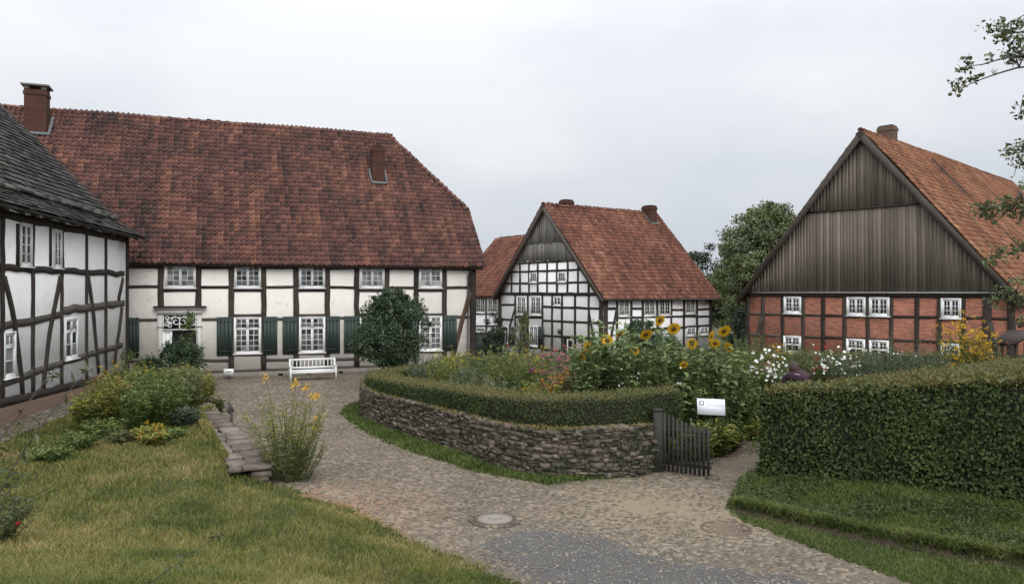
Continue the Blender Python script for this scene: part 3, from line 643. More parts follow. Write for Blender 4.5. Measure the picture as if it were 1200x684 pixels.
def plane_hit(px, py, O, nr):
    d = np.array([(px - 600) / F, 1, -(py - 342) / F]); c = np.array([0, 0, CAMZ]); t = ((O - c) @ nr) / (d @ nr); return c + t * d

# =================================================================== MAIN HOUSE (long cream house)
FM = Fac((-9.08, 34.0), (0.934, 0.357), (0.357, -0.934))
sL, sR = -13.6, FM.sz(557, 340)[0]
house = empty('timber_framed_house', tuple(FM.W(sL, 0)), 'long cream timber framed house with green shutters and a huge brownish red roof', 'house')
EZ = 5.12                                            # wall top
wall(FM, [(sL, 0.0), (sR, 0.0), (sR, EZ), (sL, EZ)], 'plaster_cream', house)
DEP = 11.6
FMg = Fac(FM.W(sR, 0)[:2], -FM.n, FM.u)              # right gable
th_ = math.radians(50); ct, st_ = math.cos(th_), math.sin(th_)
OV = 0.38
bS = (DEP / 2 + OV) / ct; RZ = EZ - 0.12 + bS * st_
b1 = 4.05                                            # where the half hip starts along the slope
zb1 = EZ - 0.12 + b1 * st_; ib1 = b1 * ct - OV
wall(FMg, [(0, 0), (DEP, 0), (DEP, EZ), (DEP - ib1, zb1 - .1), (ib1, zb1 - .1), (0, EZ)], 'plaster_cream', house)
FMl = Fac(FM.W(sL, 0)[:2] + (-FM.n) * DEP, FM.n, -FM.u)
wall(FMl, [(0, 0), (DEP, 0), (DEP, EZ), (DEP / 2, RZ - .3), (0, EZ)], 'plaster_cream', house)
FMb = Fac(FM.W(sR, 0)[:2] + (-FM.n) * DEP, -FM.u, -FM.n)
wall(FMb, [(0, 0), (sR - sL, 0), (sR - sL, EZ), (0, EZ)], 'plaster_cream', house)
O_r = FM.W(sL - 0.25, EZ - 0.12, OV); v_r = -FM.n3 * ct + np.array([0, 0, st_]); n_r = FM.n3 * st_ + np.array([0, 0, ct])
Lr = sR - sL + 0.55; HIP = 3.35
tiles(O_r, FM.u3, v_r, n_r, [(0, 0), (Lr, 0), (Lr, b1), (Lr - HIP, bS), (0, bS)], 0.225, 0.285, 'tile_old', house, sag=0.12, k=3)
O_rb = FM.W(sR + 0.30, EZ - 0.12, -DEP - OV); v_rb = FM.n3 * ct + np.array([0, 0, st_])
tiles(O_rb, -FM.u3, v_rb, -FM.n3 * st_ + np.array([0, 0, ct]), [(0, 0), (Lr, 0), (Lr, bS), (HIP, bS), (0, b1)], 0.45, 0.57, 'tile_old', house, sag=0.02)
# half hip face
pA = O_r + Lr * FM.u3 + b1 * v_r; pB = O_rb + b1 * v_rb; pR = O_r + (Lr - HIP) * FM.u3 + bS * v_r
hu = (pB - pA) / np.linalg.norm(pB - pA); mid = (pA + pB) / 2; hv = (pR - mid); hl = np.linalg.norm(hv); hv /= hl; hn = np.cross(hu, hv)
tiles(pA, hu, hv, hn, [(0, 0), (np.linalg.norm(pB - pA), 0), (np.linalg.norm(pB - pA) / 2, hl)], 0.24, 0.3, 'tile_old', house, sag=0.0)
rtop = O_r + bS * v_r
ridge_caps(rtop, pR, 'tile_old', house); ridge_caps(pA + n_r * .02, pR + n_r * .02, 'tile_old', house); ridge_caps(pB, pR, 'tile_old', house)
mb = MB(); mb.box(FM.W((sL + sR) / 2, EZ - 0.15, 0.28), FM.u3 * Lr / 2, FM.n3 * 0.09, (0, 0, 0.035)); mb.build('eave_board', 'timber', house)
for a in np.arange(sL + 0.3, sR, 0.95):
    pass
# verge board right
mb = MB(); c0 = O_r + (Lr - 0.03) * FM.u3 - n_r * 0.1; mb.box(c0 + v_r * b1 / 2, v_r * b1 / 2, FM.u3 * 0.03, n_r * 0.09); mb.build('bargeboard', 'timber_brown', house)
# chimneys
cc = plane_hit(41, 156, O_r, n_r); chimney(cc - FM.n3 * 0.42 , FM.u3, FM.n3, 0.88, 0.80, cc[2] - 0.9, cc[2] + 2.0, house)
pc = cc + n_r * 0.07
cc2 = plane_hit(444, 214, O_r, n_r); ch2 = chimney(cc2 - FM.n3 * 0.38, FM.u3, FM.n3, 0.62, 0.72, cc2[2] - 1.0, cc2[2] + 1.85, house, cap='open')
mb = MB()
mb.box(cc2 + n_r * 0.10 - v_r * 0.12, FM.u3 * 0.42, v_r * 0.07, n_r * 0.02)
for s_ in (-1, 1): mb.box(cc2 + n_r * 0.10 + v_r * 0.40 + s_ * FM.u3 * 0.39, FM.u3 * 0.05, v_r * 0.50, n_r * 0.022)
mb.build('flashing', 'lead', ch2)
mb = MB(); mb.box(cc + n_r * 0.10 + v_r * 0.5 + FM.u3 * 0.58, FM.u3 * 0.06, v_r * 0.62, n_r * 0.02); mb.box(cc + n_r * 0.10 - v_r * 0.12, FM.u3 * 0.62, v_r * 0.08, n_r * 0.022); mb.build('flashing', 'lead', house)
# timbers
posts = [147, 188.4, 232.6, 271, 309, 347, 383.7, 418, 453.6, 487.6, 520.8]
for x in posts:
    a = FM.sz(x, 340)[0]; beam(FM, (a, 0.34), (a, EZ - 0.02), 0.24, house, 'timber_post', pix=False, out_=0.035)
a = FM.sz(554, 340)[0]; beam(FM, (a, 0.3), (a, EZ - 0.02), 0.32, house, 'timber_post', pix=False, out_=0.04)
for a in (-12.2, -10.6, -9.0): beam(FM, (a, 0.34), (a, EZ - 0.02), 0.24, house, 'timber_post', pix=False, out_=0.035)
beam(FM, (sL, EZ - 0.09), (sR, EZ - 0.09), 0.16, house, 'timber_rail', pix=False, out_=0.045)
beam(FM, (sL, 0.36), (sR, 0.30), 0.16, house, 'timber_rail', 'timber_grey', pix=False, out_=0.028)
allp = posts + [554]
for i in range(len(allp) - 1):
    x0, x1 = allp[i] + 2.5, allp[i + 1] - 2.5; f_ = (allp[i] - 147) / 407
    if i % 2 == 0:
        for y, wd, mt in ((313 + f_ * 2, 0.13, 'timber'), (336 + f_, 0.13, 'timber'), (375 - 4 * f_, 0.13, 'timber_grey'), (423.5 - 5 * f_, 0.14, 'timber_grey')):
            beam(FM, (x0, y), (x1, y + RNG.uniform(-.4, .4)), wd, house, 'timber_rail', mt, out_=0.026)
    else:
        beam(FM, (x0, 340 + f_ * .5), (x1, 340 + f_ * .5), 0.13, house, 'timber_rail', out_=0.026)
        if i != 1:
            beam(FM, (x0, 370 - f_ * 1.5), (x1, 370 - f_ * 1.5), 0.14, house, 'timber_rail', 'timber_grey', out_=0.026)
            beam(FM, (x0, 417 - f_ * 6), (x1, 417 - f_ * 6), 0.13, house, 'timber_rail', 'timber_grey', out_=0.026)
beam(FM, (550.5, 342), (529, 424), 0.2, house, 'timber_brace', 'timber_brown', out_=0.05)
beam(FM, (463, 385), (483, 423), 0.2, house, 'timber_brace', 'timber_brown', out_=0.05)
mb = MB(); fbox(mb, FM, sL, sR + 0.05, -0.1, 0.285, -0.1, 0.06); mb.build('plinth', 'plinth', house)
# vents in plinth
for x in (329, 399, 362): mb = MB(); a = FM.sz(x, 436)[0]; fbox(mb, FM, a - 0.1, a + 0.1, 0.08, 0.18, 0.03, 0.063); mb.build('vent', 'dark', house)
for (x0, x1) in ((193, 229.5), (274.7, 305.8), (350.5, 380.8), (421.8, 450.5), (491, 517.8)):
    f_ = (x0 - 147) / 407; window(FM, x0, x1, 308 + f_ * 1.5, 337.3, house, TWO(4), base=0.62)
for (x0, x1) in ((274, 306), (350.3, 381), (421.5, 450.8), (490.6, 517.8)):
    f_ = (x0 - 147) / 407; window(FM, x0, x1, 372.3 - f_ * 2.6, 416 - f_ * 6.5, house, [(0, .49, 0, .30, 2, 2), (.51, 1, 0, .30, 2, 2), (0, .49, .31, 1, 2, 4), (.51, 1, .31, 1, 2, 4)], base=0.6)
for (x0, x1) in ((146.5, 163.5), (254, 272), (308.5, 325), (331, 348.5), (382.2, 398.3), (403, 419), (452, 468), (475, 490), (519.3, 534.8)):
    f_ = (x0 - 147) / 407; shutter(FM, x0, x1, 372 - f_ * 3, 419 - f_ * 9, house)
# doorway
D0, D1 = FM.sz(190.7, 390)[0], FM.sz(230, 390)[0]; zt = FM.sz(210, 387)[1]
mb = MB()
for a0, a1 in ((FM.sz(184.5, 390)[0], D0), (D1, FM.sz(236.5, 390)[0])):
    fbox(mb, FM, a0, a1, 0.3, FM.sz(200, 368)[1], 0.0, 0.10); fbox(mb, FM, a0 - 0.02, a1 + 0.02, 0.3, 0.6, 0.0, 0.13)
    fbox(mb, FM, a0 + 0.05, a1 - 0.05, 0.7, zt + 0.1, 0.10, 0.125); fbox(mb, FM, a0 - .02, a1 + .02, zt + 0.14, zt + 0.22, 0.02, 0.135)
za, zbb = FM.sz(210, 368)[1], FM.sz(210, 359.5)[1]
fbox(mb, FM, FM.sz(184, 390)[0], FM.sz(237, 390)[0], za, zbb - 0.1, 0, 0.14)
fbox(mb, FM, FM.sz(182, 390)[0], FM.sz(239.5, 390)[0], zbb - 0.098, zbb - 0.02, 0, 0.22)
fbox(mb, FM, D0, D1, zt, zt + 0.07, 0.0, 0.085)
surround = mb.build('door_surround', 'stonewhite', house)
mb = MB(); fbox(mb, FM, FM.sz(180, 390)[0], FM.sz(242, 390)[0], zbb - 0.018, zbb + 0.04, 0, 0.30); mb.build('cornice', 'timber', surround)
# fretwork fanlight
F0, F1, fz0, fz1 = D0 + 0.03, D1 - 0.03, zt + 0.08, za - 0.01
mb = MB(); fbox(mb, FM, F0, F1, fz0, fz1, 0.003, 0.02); mb.build('fanlight', 'dark', surround)
mb = MB(); cm = (F0 + F1) / 2; hh_ = (fz1 - fz0)
def scroll(cx, cz, r, t0, turns, sg):
    return [FM.W(cx + sg * r * (1 - .75 * q) * math.cos(t0 + turns * 6.283 * q), cz + r * (1 - .75 * q) * math.sin(t0 + turns * 6.283 * q), 0.045) for q in np.linspace(0, 1, 22)]
for sg in (-1, 1):
    for cx, cz, r, t0, tr in ((.20, .5, .20, 0.5, 1.3), (.50, .62, .17, 3.0, 1.2), (.52, .24, .12, 2.0, -1.1), (.68, .40, .13, 0, -1.2), (.66, .78, .10, 4, 1.1), (.34, .85, .09, 1, 1)):
        mb.tube(scroll(cm + sg * cx * (F1 - F0) / 1.6 * .9, fz0 + cz * hh_, r * 1.05, t0, tr, sg), np.linspace(0.030, 0.016, 22), 5)
mb.tube([FM.W(cm, fz0, .045), FM.W(cm, fz1, .045)], 0.022, 5)
fbox(mb, FM, F0 - .02, F0 + .02, fz0, fz1, .02, .07); fbox(mb, FM, F1 - .02, F1 + .02, fz0, fz1, .02, .07); fbox(mb, FM, F0, F1, fz1 - .03, fz1, .02, .068)
mb.build('fretwork', 'white', surround)
mb = MB(); fbox(mb, FM, D0, D1, 0.3, zt, 0.002, 0.012); dark = mb.build('door_opening', 'dark', surround)
mb = MB(); dm = D0 + (D1 - D0) * 0.28
fbox(mb, FM, D0, D0 + .07, .3, zt, .013, .05); fbox(mb, FM, dm - .07, dm, .3, zt, .013, .05); fbox(mb, FM, D0 + .07, dm - .07, .3, .5, .013, .05); fbox(mb, FM, D0 + .07, dm - .07, zt - .08, zt, .013, .05); fbox(mb, FM, D0 + .07, dm - .07, 1.1, 1.2, .013, .05); fbox(mb, FM, D0 + .07, dm - .07, .5, 1.1, .013, .035)
fbox(mb, FM, D0 + .07, dm - .07, 1.2, zt - .08, .013, .025)
mb.build('door', 'white', house)
# downpipe and gutter bracket
a = FM.sz(548, 340)[0]; mb = MB(); mb.tube([FM.W(a, 0.05, .1), FM.W(a, EZ - .5, .1), FM.W(a + .15, EZ - .2, .28)], 0.045, 7); mb.build('downpipe', 'metal', house)

# =================================================================== MIDDLE HOUSE
C2 = np.array([5.11, 42.0]); g2 = np.array([-0.578, 0.816]); r2_ = np.array([0.816, 0.578]); GW = 10.3; SL = 9.15
FG = Fac(C2 + g2 * GW, -g2, -r2_); FS = Fac(C2, r2_, -g2)
B2 = -1.0; E2 = 3.66
h2 = empty('gabled_house', (C2[0], C2[1], B2), 'white half timbered house with grey boarded gable top and bright red tiled roof', 'house')
sl2 = math.radians(46.5); c2, s2 = math.cos(sl2), math.sin(sl2); AP = E2 + GW / 2 * math.tan(sl2)
wall(FG, [(0, B2), (GW, B2), (GW, E2), (GW / 2, AP - .05), (0, E2)], 'plaster_white', h2)
wall(FS, [(0.301, B2), (SL, B2), (SL, E2), (0.301, E2)], 'plaster_white', h2)
FBk = Fac(C2 + r2_ * SL, g2, r2_); wall(FBk, [(0, B2), (GW, B2), (GW, E2), (GW / 2, AP - .05), (0, E2)], 'plaster_white', h2)
OV2 = 0.35; bS2 = (GW / 2 + OV2) / c2
def roof_pair(FS_, len_, GW_, E_, sl, ov, vg, mat, parent, tw, th, sag, k, a_hip=0.0, back=True):
    c_, s_ = math.cos(sl), math.sin(sl); bs = (GW_ / 2 + ov) / c_
    O = FS_.W(-vg, E_ + 0.10 - ov * math.tan(sl), ov); v = -FS_.n3 * c_ + np.array([0, 0, s_]); nr = FS_.n3 * s_ + np.array([0, 0, c_])
    tiles(O, FS_.u3, v, nr, [(0, 0), (len_ + 2 * vg, 0), (len_ + 2 * vg, bs), (0, bs)], tw, th, mat, parent, sag=sag, k=k)
    Ob = FS_.W(len_ + vg, E_ + 0.10 - ov * math.tan(sl), -GW_ - ov); vb = FS_.n3 * c_ + np.array([0, 0, s_]); nb = -FS_.n3 * s_ + np.array([0, 0, c_])
    tiles(Ob, -FS_.u3, vb, nb, [(0, 0), (len_ + 2 * vg, 0), (len_ + 2 * vg, bs), (0, bs)], tw * 1.5, th * 1.5, mat, parent, sag=0.02)
    ridge_caps(O + bs * v + nr * .01, O + bs * v + FS_.u3 * (len_ + 2 * vg) + nr * .01, mat, parent)
    return O, v, nr, bs
O2, v2, n2, bs2 = roof_pair(FS, SL, GW, E2, sl2, OV2, 0.32, 'tile_red', h2, 0.225, 0.30, 0.05, 7)
# gable boards
def ztop2(a): return E2 + min(a, GW - a) * math.tan(sl2)
zb2 = FG.sz(641, 306)[1]; zm2 = FG.sz(641, 284.5)[1]; hw2 = lambda z: (AP - z) / math.tan(sl2)
boarding(FG, GW / 2 - hw2(zb2), GW / 2 + hw2(zb2), lambda a: zb2, lambda a: min(ztop2(a) - .05, zm2 + .05), 0.2, h2, 'boards_grey', 0.05, seed=3, jagged=0.05)
boarding(FG, GW / 2 - hw2(zm2), GW / 2 + hw2(zm2), lambda a: zm2, lambda a: ztop2(a) - .05, 0.2, h2, 'boards_grey', 0.075, seed=4, jagged=0.04)
beam(FG, (GW / 2 - hw2(zb2) + .1, zb2 - 0.05), (GW / 2 + hw2(zb2) - .1, zb2 - 0.05), 0.12, h2, 'timber_rail', pix=False, out_=.03)
for sg in (-1, 1):
    x0 = GW / 2 + sg * (GW / 2 + OV2); bargeboard(FG, (x0, E2 + .06 - OV2 * math.tan(sl2)), (GW / 2, AP + .10), 0.30, h2, 0.26, 0.05, 'timber' if sg < 0 else 'timber_grey')
Z = lambda x, y: FG.sz(x, y)
# beams on the gable
def clampv(a, z): return min(z, ztop2(a) - 0.12)
for x in (599.6, 609.5, 620, 630.3, 641.3, 652.9, 665.4, 677.5, 690):
    a = Z(x, 330)[0]; z1 = min(zb2 - .1, ztop2(a) - .1); 
    if z1 > E2 + .15: beam(FG, (a, E2 + .1), (a, z1), .16, h2, 'timber_post', pix=False)
for y in (317.3, 331.5):
    zz = Z(641, y)[1]; w_ = hw2(zz) - .12; beam(FG, (GW / 2 - w_, zz), (GW / 2 + w_, zz), .13, h2, 'timber_rail', pix=False, out_=.022)
beam(FG, (0, E2 + .02), (GW, E2 + .02), .2, h2, 'timber_rail', pix=False, out_=.045)
for x in (604, 618.7, 635.8, 647.2, 658.8, 674.2, 690.2):
    a = Z(x, 360)[0]; beam(FG, (a, B2 + .2 if x > 610 else Z(604, 383)[1]), (a, E2 - .08), .17, h2, 'timber_post', pix=False)
beam(FG, (.13, B2), (.13, E2 - .1), .24, h2, 'timber_post', pix=False, out_=.04)
beam(FG, (GW - .17, B2), (GW - .17, E2 - .1), .34, h2, 'timber_post', pix=False, out_=.04)
beam(FG, (0, B2 + .2), (GW, B2 + .2), .2, h2, 'timber_rail', pix=False, out_=.045)
for p0, p1 in (((587, 357), (604, 357)), ((587, 374), (602, 374.5)), ((604, 371.5), (635, 372)), ((636, 359.3), (706, 361.5)), ((636, 375.4), (706, 378.7)), ((636, 393), (706, 397)), ((636, 409.4), (659, 411)), ((675, 415), (706, 417)), ((619, 407), (636, 407.5))):
    beam(FG, p0, p1, .14, h2, 'timber_rail', out_=.022)
beam(FG, (604, 360), (597, 384), .14, h2, 'timber_brace', out_=.036); beam(FG, (690.6, 367), (696.5, 397), .14, h2, 'timber_brace', out_=.036)
for r_ in ((606, 616.8, 347.5, 369, 3), (622, 634.5, 347.5, 369, 3)): window(FG, *r_[:4], h2, TWO(4), base=.55)
window(FG, 649, 657.8, 347.8, 358, h2, [(0, .49, 0, 1, 1, 2), (.51, 1, 0, 1, 1, 2)], base=.3); window(FG, 620.9, 629.6, 319.5, 330.9, h2, [(0, 1, 0, 1, 3, 3)], base=.45); window(FG, 654, 663.2, 319, 330.6, h2, [(0, 1, 0, 1, 3, 3)], base=.45)
window(FG, 588.6, 596.5, 382.6, 402, h2, TWO(4, 1), base=.4); window(FG, 620.6, 631, 382, 405.5, h2, TWO(5), base=.4)
shutter(FG, 631.6, 637.5, 382.6, 408, h2, 'darkgreen'); shutter(FG, 597, 603, 382.6, 405, h2, 'darkgreen')
a0, a1 = Z(660.5, 400)[0], Z(672.5, 400)[0]; zt2 = Z(666, 396)[1]
mb = MB(); fbox(mb, FG, a0, a1, B2, zt2, 0, .02); mb.build('doorway', 'dark', h2)
mb = MB(); am = a0 + (a1 - a0) * .38; fbox(mb, FG, am, am + .09, B2 + .05, zt2 - .05, .021, .05); fbox(mb, FG, a1 - .1, a1 - .01, B2 + .05, zt2 - .05, .021, .05)
for z in (B2 + .05, B2 + 1.0, zt2 - .62, zt2 - .15): fbox(mb, FG, am + .09, a1 - .1, z, z + .1, .021, .05)
fbox(mb, FG, am + .09, a1 - .1, B2 + .15, B2 + 1.0, .021, .035)
mb.build('door', 'stonewhite', h2)
mb = MB(); p = FG.W(*Z(657.5, 388), 0.1); mb.box(p, FG.u3 * .08, FG.n3 * .1, (0, 0, .13)); mb.build('wall_lamp', 'metal', h2)
# side wall
ZS = lambda x, y: FS.sz(x, y)
for x in (723, 739.5, 753, 770, 786.7, 801.3, 816.5):
    a = ZS(x, 360)[0]; beam(FS, (a, B2 + .2), (a, E2 - .05), .17, h2, 'timber_post', pix=False)
for a, wd in ((.15, .3), (SL - .13, .24)): beam(FS, (a, B2), (a, E2 - .02), wd, h2, 'timber_post', pix=False, out_=.04)
beam(FS, (0, E2 - .08), (SL, E2 - .08), .18, h2, 'timber_rail', pix=False, out_=.045); beam(FS, (0, B2 + .2), (SL, B2 + .2), .2, h2, 'timber_rail', pix=False, out_=.045)
for p0, p1 in (((711, 361.5), (722, 361.5)), ((711, 378), (722, 378)), ((740, 361.5), (753, 361.5)), ((787, 363), (801, 363)), ((817, 362.5), (832, 362)), ((754, 371), (832, 370.5)), ((724, 372), (753, 371.7)), ((724, 389), (832, 381))):
    beam(FS, p0, p1, .14, h2, 'timber_rail', out_=.022)
beam(FS, (722, 364), (715.5, 396), .14, h2, 'timber_brace', out_=.036)
for r_ in ((724.6, 737.8, 348.5, 370.5), (754.3, 767.5, 348.5, 370), (772, 785.4, 348.5, 369.6), (803, 814.6, 348.8, 367.5)): window(FS, *r_, h2, TWO(4), base=.6)
window(FS, 804.5, 815, 383.5, 393, h2, TWO(2), base=.3); window(FS, 820, 829.6, 383, 392, h2, TWO(2), base=.3)
# gutters, chimneys
mb = MB(); mb.tube([O2 + FS.u3 * .1 + n2 * .0 - v2 * .05, O2 + FS.u3 * (SL + .5) - v2 * .05], .06, 7); mb.build('gutter', 'metal', h2)
cm2 = plane_hit(766, 262, O2, n2); k2 = chimney(cm2 - FS.n3 * .4, FS.u3, FS.n3, .62, .8, cm2[2] - 1, cm2[2] + 1.2, h2, cap='open')
mb = MB(); mb.box(cm2 + n2 * .1 - v2 * .1, FS.u3 * .4, v2 * .06, n2 * .02)
for s_ in (-1, 1): mb.box(cm2 + n2 * .1 + v2 * .35 + s_ * FS.u3 * .36, FS.u3 * .045, v2 * .42, n2 * .022)
mb.build('flashing', 'lead', k2)
rc = O2 + bs2 * v2; cpos = rc + FS.u3 * 2.3; chimney(cpos - FS.n3 * .5, FS.u3, FS.n3, .7, .6, rc[2] - .8, rc[2] + .42, h2, cap='open')
# rear wing
FW = Fac(C2 + g2 * GW + r2_ * 0.8, -g2, -r2_)       # set back from the gable
wing = empty('side_wing', tuple(FW.W(-7.5, B2)), 'low white wing with plain red tiled roof standing left of the gabled house', 'house')
WL = 7.5; wall(FW, [(-WL, B2), (-.02, B2), (-.02, E2 + .05), (-WL, E2 + .05)], 'plaster_white', wing)
FWs = Fac(FW.O, FW.u, FW.n)
sw = math.radians(45); WD = 8.4; cw, sw_ = math.cos(sw), math.sin(sw)
Ow = FW.W(-WL - .3, E2 - .18, .3); vw = -FW.n3 * cw + np.array([0, 0, sw_]); nw = FW.n3 * sw_ + np.array([0, 0, cw]); bw = (WD / 2 + .3) / cw
tiles(Ow, FW.u3, vw, nw, [(0, 0), (WL + .25, 0), (WL + .25 + 3.6, bw), (0, bw)], .23, .3, 'tile_red', wing, sag=.04, k=11)
Owb = FW.W(3.5, E2 - .18, -WD - .3); tiles(Owb, -FW.u3, FW.n3 * cw + np.array([0, 0, sw_]), -FW.n3 * sw_ + np.array([0, 0, cw]), [(0, 0), (WL + 3.5, 0), (WL + 3.5, bw), (0, bw)], .4, .5, 'tile_red', wing, sag=0)
ridge_caps(Ow + bw * vw, Ow + bw * vw + FW.u3 * (WL + 3.8), 'tile_red', wing)
FWl = Fac(FW.W(-WL, 0)[:2] - FW.n * WD, FW.n, -FW.u); wall(FWl, [(0, B2), (WD, B2), (WD, E2), (WD / 2, E2 + WD / 2), (0, E2)], 'plaster_white', wing)
for x in (541, 556, 570, 584.8):
    a = FW.sz(x, 360)[0]; beam(FW, (a, B2 + .2), (min(a, -.1), E2 - .05), .17, wing, 'timber_post', pix=False)
beam(FW, (-WL, E2 - .1), (-.05, E2 - .1), .18, wing, 'timber_rail', pix=False, out_=.045)
beam(FW, (540, 367.5), (584, 367.5), .15, wing, 'timber_rail', out_=.02); beam(FW, (540, 391), (584, 391), .16, wing, 'timber_rail', out_=.02); beam(FW, (540, 382), (584, 382), .12, wing, 'timber_rail', out_=.02)
window(FW, 543, 554.5, 346.5, 366.5, wing, TWO(4), base=.6); window(FW, 557.8, 569, 346.5, 366.5, wing, TWO(4), base=.6); window(FW, 571.8, 583.6, 346.5, 366.5, wing, TWO(4), base=.6)
window(FW, 557.8, 569, 383.5, 389.5, wing, [(0, 1, 0, 1, 6, 1)], base=.1, sill=False)
mb = MB(); q0, q1 = FW.sz(557, 395)[0], FW.sz(584, 395)[0]; fbox(mb, FW, q0, q1, B2, B2 + 1.7, .01, .06); mb.build('door', 'darkgreen', wing)

# =================================================================== BRICK BARN
R3 = np.array([20.79, 31.0]); g3 = np.array([-0.679, 0.734]); g3 /= np.linalg.norm(g3); r3 = np.array([g3[1], -g3[0]])
FB = None; tmpF = Fac(R3, -g3, -r3); W3 = -tmpF.sz(873.5, 380)[0]
FB = Fac(R3 + g3 * W3, -g3, -r3); FBS = Fac(R3, r3, -g3); BL = 24.5; E3 = FB.sz(1040, 343)[1]
barn = empty('brick_barn', (R3[0], R3[1], 0), 'red brick timber framed barn with a tall gable of dark upright boards', 'barn')
sl3 = math.atan2(FB.sz(1010, 156)[1] - E3, W3 / 2); AP3 = E3 + W3 / 2 * math.tan(sl3)
wall(FB, [(0, -1.0), (W3, -1.0), (W3, E3), (0, E3)], 'brick', barn)
wall(FB, [(0.02, E3 + .003), (W3 - .02, E3 + .003), (W3 / 2, AP3 - .05)], 'timber', barn, 'gable_frame', th=.25, off=-.01)
wall(FBS, [(0.301, -1), (BL, -1), (BL, E3), (0.301, E3)], 'brick', barn)
FB2 = Fac(R3 + r3 * BL, g3, r3); wall(FB2, [(0, -1), (W3, -1), (W3, E3), (W3 / 2, AP3 - .05), (0, E3)], 'brick', barn)
O3, v3, n3_, bs3 = roof_pair(FBS, BL, W3, E3, sl3, .42, .35, 'tile_barn', barn, .235, .31, 0.07, 15)
def zt3(a): return E3 + min(a, W3 - a) * math.tan(sl3)
zk = FB.sz(1010, 244)[1]; hk = (AP3 - zk) / math.tan(sl3)
boarding(FB, 0.0, W3, lambda a: E3 + .04, lambda a: min(zt3(a) - .02, zk + .04), .17, barn, 'boards', .045, seed=8)
boarding(FB, W3 / 2 - hk, W3 / 2 + hk, lambda a: zk, lambda a: zt3(a) - .02, .17, barn, 'boards', .075, seed=9)
mb = MB(); fbox(mb, FB, W3 / 2 - hk - .02, W3 / 2 + hk + .02, zk - .04, zk + .01, .05, .11); mb.build('drip_board', 'timber', barn)
mb = MB(); fbox(mb, FB, -.05, W3 + .05, E3 - .03, E3 + .035, .0, .14); mb.build('drip_board', 'zinc', barn)
for sg in (-1, 1):
    x0 = W3 / 2 + sg * (W3 / 2 + .42); bargeboard(FB, (x0, E3 + .07 - .42 * math.tan(sl3)), (W3 / 2, AP3 + .10), .33, barn, .30, .05, 'timber_grey' if sg > 0 else 'timber')
pp = [875.8, 894, 917, 941, 964.5, 989.5, 1016.8, 1044.6, 1074.7, 1101, 1128.7]
for x in pp: a = max(FB.sz(x, 370)[0], .1); beam(FB, (a, -.8), (a, E3 - .04), .19 if x > 880 else .24, barn, 'timber_post', pix=False)
a = FB.sz(1157, 370)[0]; beam(FB, (a, -.8), (a, E3 - .04), .34, barn, 'timber_post', pix=False, out_=.04)
beam(FB, (W3 - .15, -.8), (W3 - .15, E3 - .04), .28, barn, 'timber_post', pix=False, out_=.04)
beam(FB, (0, E3 - .12), (W3, E3 - .12), .17, barn, 'timber_rail', pix=False, out_=.045)
pp2 = pp + [1157, 1187.5]; l1 = lambda x: 367.5 + (x - 875) * 6 / 312; l2 = lambda x: 392 + (x - 875) * 11.5 / 312
for i in range(len(pp2) - 1):
    x0, x1 = pp2[i] + 2, pp2[i + 1] - 2
    d_ = .8 if i in (2, 5, 6, 9) else 0
    beam(FB, (x0, l1(x0) + d_), (x1, l1(x1) + d_), .12, barn, 'timber_rail', 'timber' if i != 0 else 'timber_grey', out_=.022)
    beam(FB, (x0, l2(x0)), (x1, l2(x1)), .12, barn, 'timber_rail', 'timber' if i > 2 else 'timber_grey', out_=.022)
beam(FB, (893, 370), (884.5, 406), .17, barn, 'timber_brace', out_=.045); beam(FB, (1160, 378), (1169.5, 418), .2, barn, 'timber_brace', out_=.045)
for r_ in ((918.8, 939.2, 347.5, 367.2), (992.3, 1014.5, 348, 369.6), (1018.8, 1042.6, 348.2, 370.3), (1102.8, 1126.8, 349.3, 373)): window(FB, *r_, barn, TWO(3), base=.35, fw=.09)
for r_ in ((918.4, 939, 393.5, 413.5), (992, 1014, 397, 419), (1018.8, 1042, 398.5, 421), (1102.8, 1126, 402.5, 427)): window(FB, *r_, barn, [(0, .49, 0, .5, 2, 2), (.51, 1, 0, .5, 2, 2), (0, 1, .5, 1, 2, 1)], base=.3, fw=.09)
for a in np.arange(2.2, BL, 2.3): beam(FBS, (a, -.8), (a, E3 - .05), .2, barn, 'timber_post', pix=False)
for z in (1.1, 2.4): beam(FBS, (.3, z), (BL, z), .14, barn, 'timber_rail', pix=False, out_=.02)
# verge strip across the roof
pa, pb = plane_hit(1114, 212, O3, n3_), plane_hit(1196, 303, O3, n3_); aa = (pa - O3) @ FBS.u3
mb = MB(); mb.box(O3 + aa * FBS.u3 + v3 * bs3 * .5 + n3_ * .11, FBS.u3 * .06, v3 * bs3 * .43, n3_ * .04); mb.build('roof_strip', 'timber', barn)
rc = O3 + bs3 * v3; cx = plane_hit(1046, 168, rc, FBS.n3)  # on ridge plane
chimney(np.array([cx[0], cx[1], 0]) - FBS.n3 * .25, FBS.u3, FBS.n3, .62, .75, rc[2] - .8, rc[2] + .75, barn, cap='open', mat='plinth_brick')

